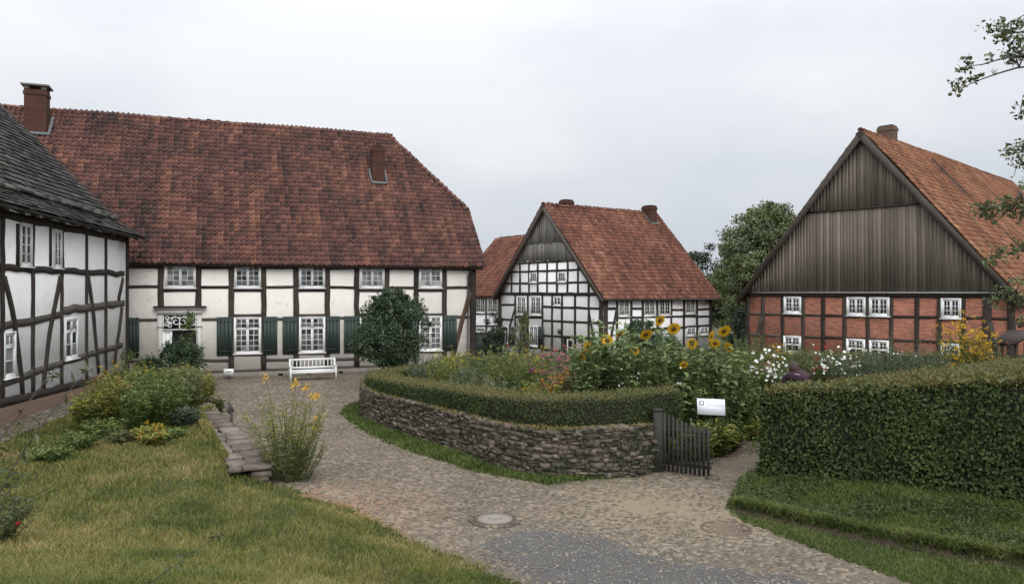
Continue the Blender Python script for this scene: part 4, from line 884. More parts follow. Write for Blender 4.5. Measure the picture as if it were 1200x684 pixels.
# =================================================================== LEFT BUILDING
P4 = np.array([-15.3, 29.9]); u4 = np.array([-0.1895, 0.9819]); n4 = np.array([0.9819, 0.1895])
FL = Fac(P4, u4, n4); NL = 18.0
lh = empty('stone_roofed_house', (P4[0], P4[1], 0), 'old white timber framed house with crooked braces and a dark stone slab roof', 'house')
E4 = 6.1; SB = lambda a: .58 + (-a) * .028
wall(FL, [(-NL, .2), (0, .2), (0, E4), (-NL, E4)], 'plaster_left', lh)
FLg = Fac(P4, -n4, u4); W4 = 5.3; wall(FLg, [(.301, .2), (W4 * 2, .2), (W4 * 2, E4), (W4, E4 + W4 * 1.05), (.301, E4)], 'plaster_left', lh)
FLn = Fac(FL.W(-NL, 0)[:2] - n4 * 2 * W4, n4, -u4); wall(FLn, [(0, .2), (2 * W4 - .301, .2), (2 * W4 - .301, E4), (W4, E4 + W4 * 1.05), (0, E4)], 'plaster_left', lh)
mb = MB(); fbq = []
k_ = 24
for i in range(k_):
    a0, a1 = -NL + NL * i / k_, -NL + NL * (i + 1) / k_; z0, z1 = SB(a0) - .08, SB(a1) - .08; o = .10
    V = [FL.W(a0, -.3, o + .06), FL.W(a1, -.3, o + .06), FL.W(a1, z1, o), FL.W(a0, z0, o), FL.W(a0, z0, -.1), FL.W(a1, z1, -.1)]
    mb.add(V, [(0, 1, 2, 3), (3, 2, 5, 4)], .5, [(a0, -.3, 0), (a1, -.3, 0), (a1, z1, 0), (a0, z0, 0), (a0, z0 + .2, 0), (a1, z1 + .2, 0)])
mb.build('plinth', 'plinth_brick', lh)
ZL = lambda x, y: FL.sz(x, y)
for x in (2, 38, 72, 101, 123.5): a = ZL(x, 340)[0]; beam(FL, (a, SB(a)), (a, E4 - .05), .20, lh, 'timber_post', pix=False, out_=.035, wig=.02)
beam(FL, (-.14, SB(0)), (-.14, E4 - .05), .26, lh, 'timber_post', pix=False, out_=.045)
for x in (20, 58.5): beam(FL, (x, 262), (x, 312), .14, lh, 'timber_post', out_=.03)
for a in np.arange(-13, -NL, -1.5): beam(FL, (a, SB(a)), (a, E4 - .05), .20, lh, 'timber_post', pix=False)
def rail4(p0, p1, wd, o=.03, mt='timber', bend=0): 
    A, B = ZL(*p0), ZL(*p1); s_ = (B[1] - A[1]) / (B[0] - A[0]); e = -NL + .05; beam(FL, (e, A[1] + (e - A[0]) * s_ * .3), (A[0], A[1]), wd, lh, 'timber_rail', mt, o, pix=False); beam(FL, A, B, wd * .88, lh, 'timber_rail', mt, o, pix=False, wig=.03, bend=bend)
rail4((0, 250), (146, 281), .26, .05); rail4((0, 314), (145, 320.5), .22); rail4((0, 383.6), (72, 368), .24, .03, 'timber_grey'); beam(FL, (73, 364.5), (145, 354.5), .26, lh, 'timber_rail', 'timber_grey', .04, wig=.03)
rail4((0, 450), (143, 404), .24, .03, 'timber_grey', .05)
a = -NL; beam(FL, (a + .05, SB(a) + .02), (0, SB(0) + .02), .26, lh, 'timber_rail', 'timber', pix=False, out_=.055, wig=.02)
for p0, p1, bd in (((4, 324), (26, 466), .16), ((70, 324), (49, 459), -.14), ((102.6, 324), (115, 437), .08), ((143.5, 326), (138, 352), .0), ((142, 360), (133, 426), .05)):
    beam(FL, p0, p1, .19, lh, 'timber_brace', out_=.045, bend=bd, wig=.02)
window(FL, 22.8, 36.3, 261.5, 312, lh, TWO(4, 1), base=.35); window(FL, 62, 71.3, 269, 314, lh, TWO(4, 1), base=.35)
window(FL, 75.2, 90, 372.5, 420, lh, [(0, .49, 0, .3, 1, 1), (.51, 1, 0, .3, 1, 1), (0, .49, .31, 1, 1, 2), (.51, 1, .31, 1, 1, 2)], base=.6); window(FL, 3, 17, 388.5, 442, lh, [(0, 1, 0, .3, 2, 1), (0, 1, .31, 1, 1, 2)], base=.85)
# slab roof: shallow skirt and steep upper part
SLABP = [(0, .010), (.5, .013), (.99, .010)]
def roofL(ov0, z0, ang, bl, a0, name, mat, tw, th, k, sag):
    c_, s_ = math.cos(ang), math.sin(ang); O = FL.W(a0, z0, ov0); v = -FL.n3 * c_ + np.array([0, 0, s_]); nr = FL.n3 * s_ + np.array([0, 0, c_])
    tiles(O, FL.u3, v, nr, [(0, 0), (NL + .75, 0), (NL + .75, bl), (0, bl)], tw, th, mat, lh, sag=sag, name=name, prof=SLABP, rnd_w=.5, lift=.05, k=k, jit=.012); return O, v, nr
Oa, va, na_ = roofL(.55, E4 - .10, math.radians(32), 1.25, -NL - .3, 'roof', 'slab', .5, .24, 2, .02)
top = Oa + va * 1.25; bl = (W4 + .55 - 1.25 * math.cos(math.radians(32))) / math.cos(math.radians(47))
ov1 = .55 - 1.25 * math.cos(math.radians(32)); z1 = top[2]
Ob, vb_, nb_ = roofL(ov1, z1, math.radians(47), bl, -NL - .3, 'roof', 'slab', .5, .25, 6, .035)
kp = Ob + nb_ * .07 - vb_ * .05
mb = MB()
nK = int((NL + .7) / .95)
for i in range(nK):
    c = kp + FL.u3 * (.95 * (i + .5)); dz = RS.randn() * .02; q = RS.randn() * .02; mb.box(c + nb_ * (.05 + dz), (FL.u3 + nb_ * q) * .46, (vb_ * .8 - nb_ * .1) * .12, nb_ * .045, RS.rand())
    mb.box(c + FL.u3 * .46 + nb_ * .08, FL.u3 * .05, vb_ * .13, nb_ * .075, RS.rand())
mb.build('ridge_tiles', 'slab', lh)
rt = Ob + bl * vb_; ridge_caps(rt, rt + FL.u3 * (NL + .75), 'slab', lh)
mb = MB(); bo = FL.W(-NL - .3, 0, -2 * W4 - .5)[:2]; O5 = np.array([bo[0], bo[1], E4 - .1]) + FL.u3 * (NL + .75); vb5 = rt - Ob; 
V = [O5, O5 - FL.u3 * (NL + .75), rt, rt + FL.u3 * (NL + .75)]; V = V + [np.array(q) - (0, 0, .1) for q in V]; mb.add(V, [(0, 1, 2, 3), (7, 6, 5, 4), (0, 4, 5, 1), (1, 5, 6, 2), (2, 6, 7, 3), (3, 7, 4, 0)], .4); mb.build('roof', 'slab', lh)
for a in np.arange(-NL + .4, 0, .9): mb = MB(); mb.box(FL.W(a, E4 - .08, .24), FL.u3 * .07, (FL.n3 * .9 - np.array([0, 0, .45])) * .28, np.array([0, 0, 1.]) * .07, RS.rand()); mb.build('rafter_end', 'timber', lh)
# ------------------------------------------------------------------ vegetation tools
def unit(a): return a / (np.linalg.norm(a, axis=-1, keepdims=True) + 1e-9)
def leaves(mb, C, D, N, Ln, Wd, rnd=None, fold=0.18, droop=0.0):
    """one folded leaf per row: base C, direction D, normal N"""
    n = len(C); D = unit(D); S = unit(np.cross(D, N)); N = np.cross(S, D)
    Ln = np.broadcast_to(Ln, (n,))[:, None]; Wd = np.broadcast_to(Wd, (n,))[:, None]
    V = np.zeros((n, 4, 3)); V[:, 0] = C; V[:, 2] = C + D * Ln - N * Ln * droop
    m = C + D * Ln * 0.45; V[:, 1] = m + S * Wd / 2 + N * Wd * fold; V[:, 3] = m - S * Wd / 2 + N * Wd * fold
    off = (np.arange(n) * 4)[:, None, None]; Fc = (np.array([(0, 1, 2), (0, 2, 3)])[None] + off).reshape(-1, 3)
    if rnd is None: rnd = RS.rand(n)
    mb.add(V.reshape(-1, 3), Fc, np.repeat(rnd, 4))
def rdir(n): return unit(RS.randn(n, 3))
def blades(mb, B, Hh, lean, wd, rnd):
    """grass blades: 2 segments, base B"""
    n = len(B); t = RS.rand(n) * 6.283; d = np.stack([np.cos(t), np.sin(t), np.zeros(n)], -1); s = np.stack([-np.sin(t), np.cos(t), np.zeros(n)], -1)
    t2 = RS.rand(n) * 6.283; s = np.stack([np.cos(t2), np.sin(t2), np.zeros(n)], -1)
    Hh = Hh[:, None]; lean = lean[:, None]; wd = np.broadcast_to(wd, (n,))[:, None]; up = np.array([0, 0, 1.0])
    V = np.zeros((n, 5, 3)); V[:, 0] = B - s * wd / 2; V[:, 1] = B + s * wd / 2
    m = B + up * Hh * .6 + d * lean * Hh * .35; V[:, 2] = m + s * wd * .4; V[:, 3] = m - s * wd * .4; V[:, 4] = B + up * Hh * (1 - .35 * lean) + d * lean * Hh
    off = (np.arange(n) * 5)[:, None, None]
    mb.add(V.reshape(-1, 3), (np.array([(0, 1, 2, 3)])[None] + off).reshape(-1, 4), np.repeat(rnd, 5)); mb.f.append((mb.n - n * 5, (np.array([(3, 2, 4)])[None] + off).reshape(-1, 3)))

def resample(P, st):
    P = np.array(P, float); s = np.r_[0, np.cumsum(np.linalg.norm(np.diff(P, axis=0), axis=1))]; n = max(2, int(s[-1] / st)); t = np.linspace(0, s[-1], n + 1)
    return np.stack([np.interp(t, s, P[:, k]) for k in range(P.shape[1])], -1), t
# ------------------------------------------------------------------ grass
def grass_field(name, label, mask, box, dens, hgt, mat, wd=0.007, lean=0.6, far=12.0, zoff=0.0, patch=0.5):
    x0, x1, y0, y1 = box; n = int((x1 - x0) * (y1 - y0) * dens); x = RS.uniform(x0, x1, n); y = RS.uniform(y0, y1, n)
    dist = np.hypot(x, y); keep = RS.rand(n) < np.clip((far / np.maximum(dist, 1)) ** 1.4, 0, 1); x, y, dist = x[keep], y[keep], dist[keep]
    k = mask(x, y); x, y, dist = x[k], y[k], dist[k]; n = len(x); q = np.clip(0.5 + 0.5 * wob(x, y, 0.8, 20), 0, 1); q2 = np.clip(0.5 + 0.6 * wob(x, y, 3.0, 25), 0, 1)
    H = hgt * RS.uniform(.45, 1.25, n) * (0.55 + patch * q + 0.35 * q2); wdd = wd * np.clip(dist / 7, 1, 3)
    r = np.clip(0.35 * q + 0.25 * q2 + 0.5 * RS.rand(n) + 0.05 - 0.1, 0, 1)
    mb = MB(); blades(mb, np.stack([x, y, h(x, y) - .005 + zoff], -1), H, lean * RS.uniform(.2, 1.3, n), wdd, r); o = mb.build(name, mat); tag(o, label, 'grass', kind='stuff'); return o
infr = lambda x, y: (np.abs(x) < y * .72 + 1.2)
bld = lambda x, y: ((x - P4[0]) * n4[0] + (y - P4[1]) * n4[1]) > .35
lawn_m = lambda x, y: infr(x, y) & bld(x, y) & (sdp(x, y, LAWN) > -0.04 + 0.10 * wob(x, y, 5, 1) + 0.05 * RS.randn(len(x)))
lm_front = lambda x, y: lawn_m(x, y) & ((y < 14.6) | (sdp(x, y, LAWN) > 0.32))
grass_field('grass', 'long olive green grass with straw coloured blades on the sloping lawn at lower left', lm_front, (-13, 2.5, 3.2, 22), 2600, .125, 'grass', lean=.85, far=6.5)
bank_m = lambda x, y: infr(x, y) & (sdp(x, y, BANK) > 0.05 + .12 * wob(x, y, 5, 8))
grass_field('grass', 'green grass and low weeds on the bank under the big right hedge', bank_m, (3.4, 11.5, 7.5, 15), 3300, .12, 'grass_green', lean=.8, far=9)
vb = lambda x, y: infr(x, y) & (sdp(x, y, BANK) < 0.02 + .10 * RS.randn(len(x))) & (sdp(x, y, PATH) < 0.05 + 0.12 * wob(x, y, 4.5, 0, 8)) & (x > 3.6) & (y < 13.4)
grass_field('grass', 'thin short grass along the cobbles below the right bank step', vb, (3.4, 10, 6.5, 13.5), 3200, .085, 'grass_green', lean=.8, far=9)
def earth_step():
    P, s_ = resample(BANKEDGE[2:8], .06); T = unit(np.gradient(P, axis=0)); N = np.stack([-T[:, 1], T[:, 0]], -1); mb = MB(); V = []; offs = [-.03, -.01, .01, .03, .05, .075, .10]
    for i in range(len(P)):
        for j_, o in enumerate(offs):
            q = P[i] + N[i] * (o + RS.randn() * .012); V.append((q[0], q[1], hh(q[0], q[1]) + .030 + RS.randn() * .014 * (1 if abs(o) < .2 else 0) - (.06 if j_ in (0, 6) else 0)))
    m = len(offs); mb.add(V, [(i * m + j, i * m + j + 1, (i + 1) * m + j + 1, (i + 1) * m + j) for i in range(len(P) - 1) for j in range(m - 1)], .5); return mb
MT['mortar'] = mat_plain('mossy_joint_earth', (.07, .062, .045), 1.0, (.09, .09, .045), 5, 20)
MT['soil'] = mat_plain('dark_garden_soil', (.035, .027, .018), 1.0, (.06, .046, .03), 9, 40, bstr=.9)
tag(earth_step().build('earth_step', 'soil'), kind='structure')
# overhanging tufts on the bank step
def tufts():
    P = np.array(BANKEDGE); mb = MB(); B = []
    for i in range(3, 7):
        a, b = P[i], P[i + 1]; n = int(np.linalg.norm(b - a) * 900); t = RS.rand(n); q = a + np.outer(t, b - a) + RS.randn(n, 2) * .04 + np.array([.10, .08]); B.append(q)
    B = np.concatenate(B); clump = wob(B[:, 0], B[:, 1], 6, 2) > -0.3; B = B[clump]; n = len(B); z = h(B[:, 0] + .08, B[:, 1] + .06)
    blades(mb, np.stack([B[:, 0], B[:, 1], z], -1), RS.uniform(.08, .2, n), RS.uniform(.6, 1.6, n), .010, RS.uniform(.3, 1, n)); return mb
tag(tufts().build('grass_tufts', 'grass_green'), 'long grass blades hanging over the dark earth step of the right bank', 'grass', kind='stuff')
wt = lambda x, y: (sdp(x, y, PATH) < 0.06 + 0.10 * wob(x, y, 4.5, 0, 8) + 0.06 * RS.randn(len(x))) & (sdp(x, y, GARDEN) < -.02) & (x < 1.6 + .4 * RS.randn(len(x))) & (y < 26) & (sdp(x, y, LAWN) < 0)
grass_field('grass', 'bright green grass strip along the foot of the curved stone wall', wt, (-6.5, 2.6, 14, 26), 1500, .13, 'grass_green', wd=.012, lean=.8, far=20)
MT['clover'] = leafmat('clover_leaves', [(.018, .032, .010), (.04, .062, .018), (.075, .10, .03)], ns=2)
# low broad leaved weeds in bank and lawn
def weeds(mask, box, n, size, hz):
    x0, x1, y0, y1 = box; x = RS.uniform(x0, x1, n); y = RS.uniform(y0, y1, n); k = mask(x, y) & (wob(x, y, 1.5, 14) > -.1); x, y = x[k], y[k]; n = len(x)
    mb = MB(); m = 5
    for j in range(m):
        t = RS.rand(n) * 6.28; D = np.stack([np.cos(t), np.sin(t), RS.uniform(.1, .9, n)], -1); C = np.stack([x, y, h(x, y) + RS.uniform(.2, 1, n) * hz], -1) + RS.randn(n, 3) * .015
        leaves(mb, C, D, np.array([0, 0, 1.0]) + RS.randn(n, 3) * .3, RS.uniform(.6, 1.2, n) * size, RS.uniform(.5, .8, n) * size * .8)
    return mb
tag(weeds(bank_m, (3.6, 11, 8, 15), 9000, .055, .11).build('ground_cover', 'clover'), 'clover and small leafy weeds among the grass of the right bank', 'weeds', kind='stuff')
tag(weeds(lm_front, (-12, 1, 4, 16), 5000, .035, .05).build('ground_cover', 'clover'), 'small leafy weeds low in the sloping lawn', 'weeds', kind='stuff')
# moss and grass in the joints of the yard
jm = lambda x, y: (sdp(x, y, PATH) > .1) & (sdp(x, y, GARDEN) < -.1) & ((wob(x, y, .9, 30) > .22) | (sdp(x, y, PATH) < .5)) & (sdp(x, y, ASPH) < -.2) & (y > 12.8)
grass_field('grass', 'sparse tiny grass between the cobbles of the yard', jm, (-16, 4, 12.5, 34), 90, .04, 'grass', wd=.012, far=30)
# dry leaves and crumbs on the path
def litter():
    n = 1500; x = RS.uniform(-9, 6, n); y = RS.uniform(9.5, 24, n); k = sdp(x, y, PATH) > 0; x, y = x[k], y[k]; n = len(x); mb = MB()
    leaves(mb, np.stack([x, y, h(x, y) + .05], -1), np.concatenate([RS.randn(n, 2), RS.randn(n, 1) * .1], 1), np.tile([0, 0, 1.0], (n, 1)) + RS.randn(n, 3) * .2, RS.uniform(.02, .05, n), RS.uniform(.012, .03, n)); return mb
MT['dryleaf'] = mat_ramp('dry_leaves', [(0.12, 0.075, 0.035), (0.3, 0.21, 0.10), (0.5, 0.42, 0.28)], rough=.9)
tag(litter().build('fallen_leaves', 'dryleaf'), 'small dry leaves scattered on the cobbled path', 'leaves', kind='stuff')

# ------------------------------------------------------------------ stone walls
def smooth_line(P, it=3):
    P = np.array(P, float)
    for _ in range(it):
        Q = [P[0]]
        for a, b in zip(P[:-1], P[1:]): Q += [a * .75 + b * .25, a * .25 + b * .75]
        Q.append(P[-1]); P = np.array(Q)
    return P
def stone_block(mb, c, x, y, z, rs, rnd):
    x, y, z = [np.asarray(q) for q in (x, y, z)]; V = []
    for d in (-1, 1):
        for (a, b) in ((-1, -1), (0, -1.08), (1, -1), (1, 1), (0, 1.05), (-1, 1)):
            j = rs.randn(3) * .14; V.append(c + (a + j[0]) * x * .97 + (b + j[1]) * y + (d * (.94 + .06 * rs.rand()) + j[2]) * z)
    mb.add(V, [(0, 1, 4, 5), (1, 2, 3, 4), (6, 11, 10, 7), (7, 10, 9, 8), (0, 6, 7, 1), (1, 7, 8, 2), (2, 8, 9, 3), (3, 9, 10, 4), (4, 10, 11, 5), (5, 11, 6, 0)], rnd)
def stone_wall(line, side, top, base, depth, parent, mat, seed=1, lw=(.10, .34), lh_=(.05, .11)):
    """coursed rubble facing along a plan line; side=+1 puts the core on the left of travel"""
    rs = np.random.RandomState(seed); mb = MB(); P, s = resample(line, .05); T = unit(np.gradient(P, axis=0)); N = np.stack([-T[:, 1], T[:, 0]], -1) * side; Lt = s[-1]
    at_ = lambda q: (np.array([np.interp(q, s, P[:, 0]), np.interp(q, s, P[:, 1])]), np.array([np.interp(q, s, T[:, 0]), np.interp(q, s, T[:, 1])]), np.array([np.interp(q, s, N[:, 0]), np.interp(q, s, N[:, 1])]))
    rows = []; z = 0; frac = 0
    while frac < .93: q = rs.uniform(*lh_); rows.append(q); frac += q / (np.mean([top(0), top(Lt)]) - base(0)); 
    tot = sum(rows); cum = 0
    for q in rows:
        f0, f1 = cum / tot, (cum + q) / tot; cum += q; a = -rs.rand() * .2
        while a < Lt:
            w_ = rs.uniform(*lw); m = min(max(a + w_ / 2, 0), Lt); p, t, nn = at_(m); zb, zt = base(m), top(m); z0, z1 = zb + (zt - zb) * f0, zb + (zt - zb) * f1
            dp = depth * .5 * (1 + .10 * rs.randn()); dz = rs.randn() * .012; split = rs.rand() < .18 and w_ > .2
            parts = [(0, 1)] if not split else [(0, .5), (.5, 1)]
            for (e0, e1) in parts:
                zz0, zz1 = z0 + (z1 - z0) * e0, z0 + (z1 - z0) * e1; c = np.array([*(p + nn * (dp + rs.uniform(-.03, .02))), (zz0 + zz1) / 2 + dz])
                stone_block(mb, c, np.array([*t, 0]) * (w_ / 2 - .002), np.array([*nn, 0]) * dp, np.array([t[0] * 0, 0, 1]) * ((zz1 - zz0) / 2 - .001), rs, rs.rand())
            a += w_
    o = mb.build('stones', mat, parent)
    cm_ = MB(); K = len(P); step = 6; idx = list(range(0, K, step)) + [K - 1]; V = []
    for i in idx:
        for (o_, zf) in ((.03, base(s[i]) - .2), (.03, top(s[i]) - .03), (depth, top(s[i]) - .03), (depth, base(s[i]) - .2)):
            q = P[i] + N[i] * o_; V.append((q[0], q[1], zf))
    cm_.add(V, [(i * 4 + j, i * 4 + (j + 1) % 4, (i + 1) * 4 + (j + 1) % 4, (i + 1) * 4 + j) for i in range(len(idx) - 1) for j in range(4)] + [(0, 3, 2, 1), tuple((len(idx) - 1) * 4 + j for j in range(4))], .5)
    cm_.build('wall_core', 'mortar', parent); return P, N, s, T
WL_S = smooth_line(WALL, 3)
rw = empty('garden_wall', onground(3.0, 15.9), 'low curved rubble stone wall with moss and weeds under the left garden hedge', 'wall')
wtop = lambda q, Y=None: 1.0 - .012 * q
lenW = resample(WL_S, .05)[1][-1]
PW, NW, SW, TW = stone_wall(WL_S, -1, lambda q: 1.03 - .012 * q + .02 * math.sin(q * 1.7), lambda q: -.06, .42, rw, 'stone', 5)
# moss cushions and little plants on and in the wall
def wall_growth():
    mb = MB(); n = 11000; i = RS.randint(0, len(PW), n); off = RS.uniform(-.03, .30, n); q = PW[i] + NW[i] * off[:, None]; z = 1.0 - .012 * SW[i] + RS.uniform(-.02, .05, n)
    k = wob(q[:, 0], q[:, 1], 4, 6) > -.35; q, z = q[k], z[k]; n = len(q)
    leaves(mb, np.stack([q[:, 0], q[:, 1], z], -1), rdir(n) + [0, 0, .6], rdir(n) + [0, 0, 1], RS.uniform(.02, .05, n), RS.uniform(.015, .035, n)); return mb
MT['moss'] = mat_ramp('moss', [(0.05, 0.05, 0.015), (0.13, 0.12, 0.03), (0.24, 0.19, 0.06), (0.30, 0.20, 0.10)], wr=.6, wn=.5, ns=3, rough=.95, transl=.1)
MT['creeper'] = leafmat('creeping_weed', [(0.014, 0.022, 0.010), (0.035, 0.05, 0.02), (0.07, 0.085, 0.035)], ns=3)
wg = tag(wall_growth().build('moss', 'moss'), 'brown green moss along the top of the curved garden wall', 'moss', kind='stuff')
def wall_creep():
    mb = MB(); n = 24000; i = RS.randint(0, len(PW), n); z = RS.uniform(.0, 1.02, n); s_ = SW[i]
    dens = np.exp(-((s_ - .9) / 1.5) ** 2) * 1.6 + .16 + .5 * (wob(s_ * 1.3, z * 3, 1.4, 8) > .25) * (z > .5); k = (RS.rand(n) < dens * np.clip(.35 + wob(s_ * 1.5, z * 2.2, 2, 3) * 1.2, 0, 1)); i, z = i[k], z[k]; n = len(i)
    q = PW[i] - NW[i] * RS.uniform(-.01, .05, n)[:, None]; C = np.stack([q[:, 0], q[:, 1], z], -1); o3 = -np.concatenate([NW[i], np.zeros((n, 1))], 1)
    leaves(mb, C, rdir(n) + o3 * .5 - [0, 0, .4], o3 + rdir(n) * .5, RS.uniform(.025, .06, n), RS.uniform(.02, .045, n)); return mb
wc = tag(wall_creep().build('creeper', 'creeper'), 'dark weeds creeping down the stones near the gate post', 'creeper', kind='stuff')
# low retaining wall by the path
LWL = [(-4.72, 14.62), (-4.95, 15.2), (-5.7, 16.6), (-7.0, 19.0), (-8.2, 21.1), (-9.2, 22.9)]
lw = empty('low_stone_wall', onground(-4.9, 14.7), 'low wall of flat pale stone slabs edging the lawn beside the path', 'wall')
def slabs():
    rs = np.random.RandomState(3); P, s = resample(LWL, .05); T = unit(np.gradient(P, axis=0)); N = np.stack([-T[:, 1], T[:, 0]], -1); mb = MB(); cp = MB()
    for row, (z0, z1, wa) in enumerate(((-.05, .10, .66), (.10, .21, .66), (.21, .33, .68))):
        a = 0
        while a < s[-1]:
            w_ = rs.uniform(.25, .6); i = min(int((a + w_ / 2) / .05), len(P) - 1)
            for (o0, o1) in (((0, .34), (.34, wa)) if row < 2 else ((0, wa * rs.uniform(.4, .6)),)):
                c = P[i] + N[i] * ((o0 + o1) / 2 + rs.randn() * .02); stone_block(mb, np.array([c[0], c[1], (z0 + z1) / 2 + rs.randn() * .008]), np.array([*T[i], 0]) * w_ * .49, np.array([*N[i], 0]) * (o1 - o0) * .49, np.array([0, 0, 1.]) * (z1 - z0) * .47, rs, rs.rand())
            a += w_
        a = 0
    a = 0
    while a < s[-1]:
        w_ = rs.uniform(.35, .8); i = min(int((a + w_ / 2) / .05), len(P) - 1); o0 = -.03 + rs.randn() * .02; sp = rs.uniform(.38, .5)
        for (q0, q1) in ((o0, sp - .01), (sp + .01, .74)):
            c = P[i] + N[i] * (q0 + q1) / 2; stone_block(cp, np.array([c[0], c[1], .375 + rs.randn() * .008]), np.array([*T[i], 0]) * w_ * .49, np.array([*N[i], 0]) * (q1 - q0) * .49, np.array([0, 0, 1.]) * .03, rs, rs.rand())
        a += w_
    mb.build('stones', 'stone', lw); cp.build('cap_stones', 'stone_pale', lw)
slabs()
grass_field('grass', 'dry grass and weeds growing over the slabs of the low wall', lambda x, y: (sdp(x, y, [(a[0] - .03, a[1]) for a in LWL] + [(a[0] - .70, a[1] - .36) for a in LWL[::-1]]) > .02) & (wob(x, y, 2.2, 11) > .55 - (y - 14.5) * .35), (-10.5, -4, 14.4, 23), 1700, .13, 'grass', wd=.01, far=20, zoff=.08)

# ------------------------------------------------------------------ hedges
def hedge(name, label, line, width, ztop, zbot, seed=1, dens=1500, leaf=.045, topmat='hedge_top', group=None, sidemat='hedge', rough=.045):
    rs = np.random.RandomState(seed); P, s = resample(line, .12); T = unit(np.gradient(P, axis=0)); N = np.stack([-T[:, 1], T[:, 0]], -1); Lt = s[-1]
    root = empty(name, (P[0, 0], P[0, 1], zbot(0)), label, 'hedge', group)
    # twiggy inner body
    mb = MB(); K = len(P); V = []; hw = width / 2 - .07
    for i in range(K):
        zt, zb = ztop(s[i]) - .08, zbot(s[i]) - .1; e = .07 if i == 0 else (-.07 if i == K - 1 else 0)
        for (o, z) in ((-hw, zb), (-hw, zt), (hw, zt), (hw, zb)): q = P[i] + N[i] * o + T[i] * e; V.append((q[0], q[1], z))
    mb.add(V, [(i * 4 + j, i * 4 + (j + 1) % 4, (i + 1) * 4 + (j + 1) % 4, (i + 1) * 4 + j) for i in range(K - 1) for j in range(4)] + [(0, 3, 2, 1), tuple((K - 1) * 4 + j for j in range(4))], .5); mb.build('twigs', 'core', root)
    def pt(q, o): 
        x = np.interp(q, s, P[:, 0]) + np.interp(q, s, N[:, 0]) * o; y = np.interp(q, s, P[:, 1]) + np.interp(q, s, N[:, 1]) * o; return x, y
    hz = ztop(0) - zbot(0); side = MB(); topm = MB()
    # sides
    n = int(Lt * hz * dens); q = rs.rand(n) * Lt; f = rs.rand(n); sg = np.where(rs.rand(n) < .5, -1, 1); zt = np.vectorize(ztop)(q); zb = np.vectorize(zbot)(q)
    z = zb + (zt - zb) * f; bul = rough * wob(q * 2.2, z * 2.2, 1.3, seed) + rs.randn(n) * .022 - .05 * np.clip((f - .93) / .07, 0, 1); x, y = pt(q, sg * (width / 2 + bul - .03))
    nx, ny = np.interp(q, s, N[:, 0]) * sg, np.interp(q, s, N[:, 1]) * sg; out_ = np.stack([nx, ny, np.zeros(n)], -1)
    pm_ = wob(q * 1.6, z * 2.4, 1.2, seed + 7); kk = rs.rand(n) < np.clip(.95 + pm_ * .9, .25, 1); q, z, x, y, sg, f, nx, ny = [v_[kk] for v_ in (q, z, x, y, sg, f, nx, ny)]; out_ = out_[kk]; n = len(q)
    ns = int(Lt * hz * 26); j = rs.randint(0, n, ns)
    def put(mbx, C, o3, n, L0): leaves(mbx, C, unit(rs.randn(n, 3)) + o3 * .45 - [0, 0, .35], o3 * 1.3 + unit(rs.randn(n, 3)) * .7 + [0, 0, .4], L0 * rs.uniform(.7, 1.25, n), L0 * rs.uniform(.45, .72, n), rs.rand(n))
    put(side, np.stack([x, y, z], -1), out_, n, leaf)
    for jj in j:                                            # stray shoots standing out of the clipped face
        p0 = np.array([x[jj], y[jj], z[jj]]); d_ = unit(out_[jj] * .8 + rs.randn(3) * .5 + [0, 0, .45]); ln = rs.uniform(.05, .14); m_ = 5; C = p0 + np.outer(np.linspace(.2, 1, m_), d_) * ln
        leaves(side, C, unit(rs.randn(m_, 3)) + d_ * .6, rs.randn(m_, 3) + out_[jj], leaf * .95, leaf * .55, np.clip(rs.uniform(.6, 1, m_), 0, 1))
    # end faces
    for e, i in ((0, 0), (Lt, K - 1)):
        m = int(width * hz * dens * .8); o = rs.uniform(-.5, .5, m) * width; f = rs.rand(m); z = zbot(e) + (ztop(e) - zbot(e)) * f; t3 = T[i] * (-1 if i == 0 else 1); b_ = rs.randn(m) * .02 + rough * wob(o * 2, z * 2, 1.3, seed)
        C = np.stack([P[i, 0] + N[i, 0] * o + t3[0] * b_, P[i, 1] + N[i, 1] * o + t3[1] * b_, z], -1); put(side, C, np.tile([t3[0], t3[1], 0], (m, 1)), m, leaf)
    # top
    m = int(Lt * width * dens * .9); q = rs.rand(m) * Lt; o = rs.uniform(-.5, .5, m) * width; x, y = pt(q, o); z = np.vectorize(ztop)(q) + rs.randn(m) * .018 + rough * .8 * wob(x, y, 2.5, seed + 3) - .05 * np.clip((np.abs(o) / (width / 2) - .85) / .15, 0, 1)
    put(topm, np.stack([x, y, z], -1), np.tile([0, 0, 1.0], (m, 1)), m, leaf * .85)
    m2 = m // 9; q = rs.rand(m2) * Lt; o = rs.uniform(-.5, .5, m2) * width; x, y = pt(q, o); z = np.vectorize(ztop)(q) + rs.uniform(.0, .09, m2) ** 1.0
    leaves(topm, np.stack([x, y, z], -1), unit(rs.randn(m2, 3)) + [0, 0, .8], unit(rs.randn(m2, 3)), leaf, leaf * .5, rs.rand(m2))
    side.build('side_foliage', sidemat, root); topm.build('top_foliage', topmat, root); return root
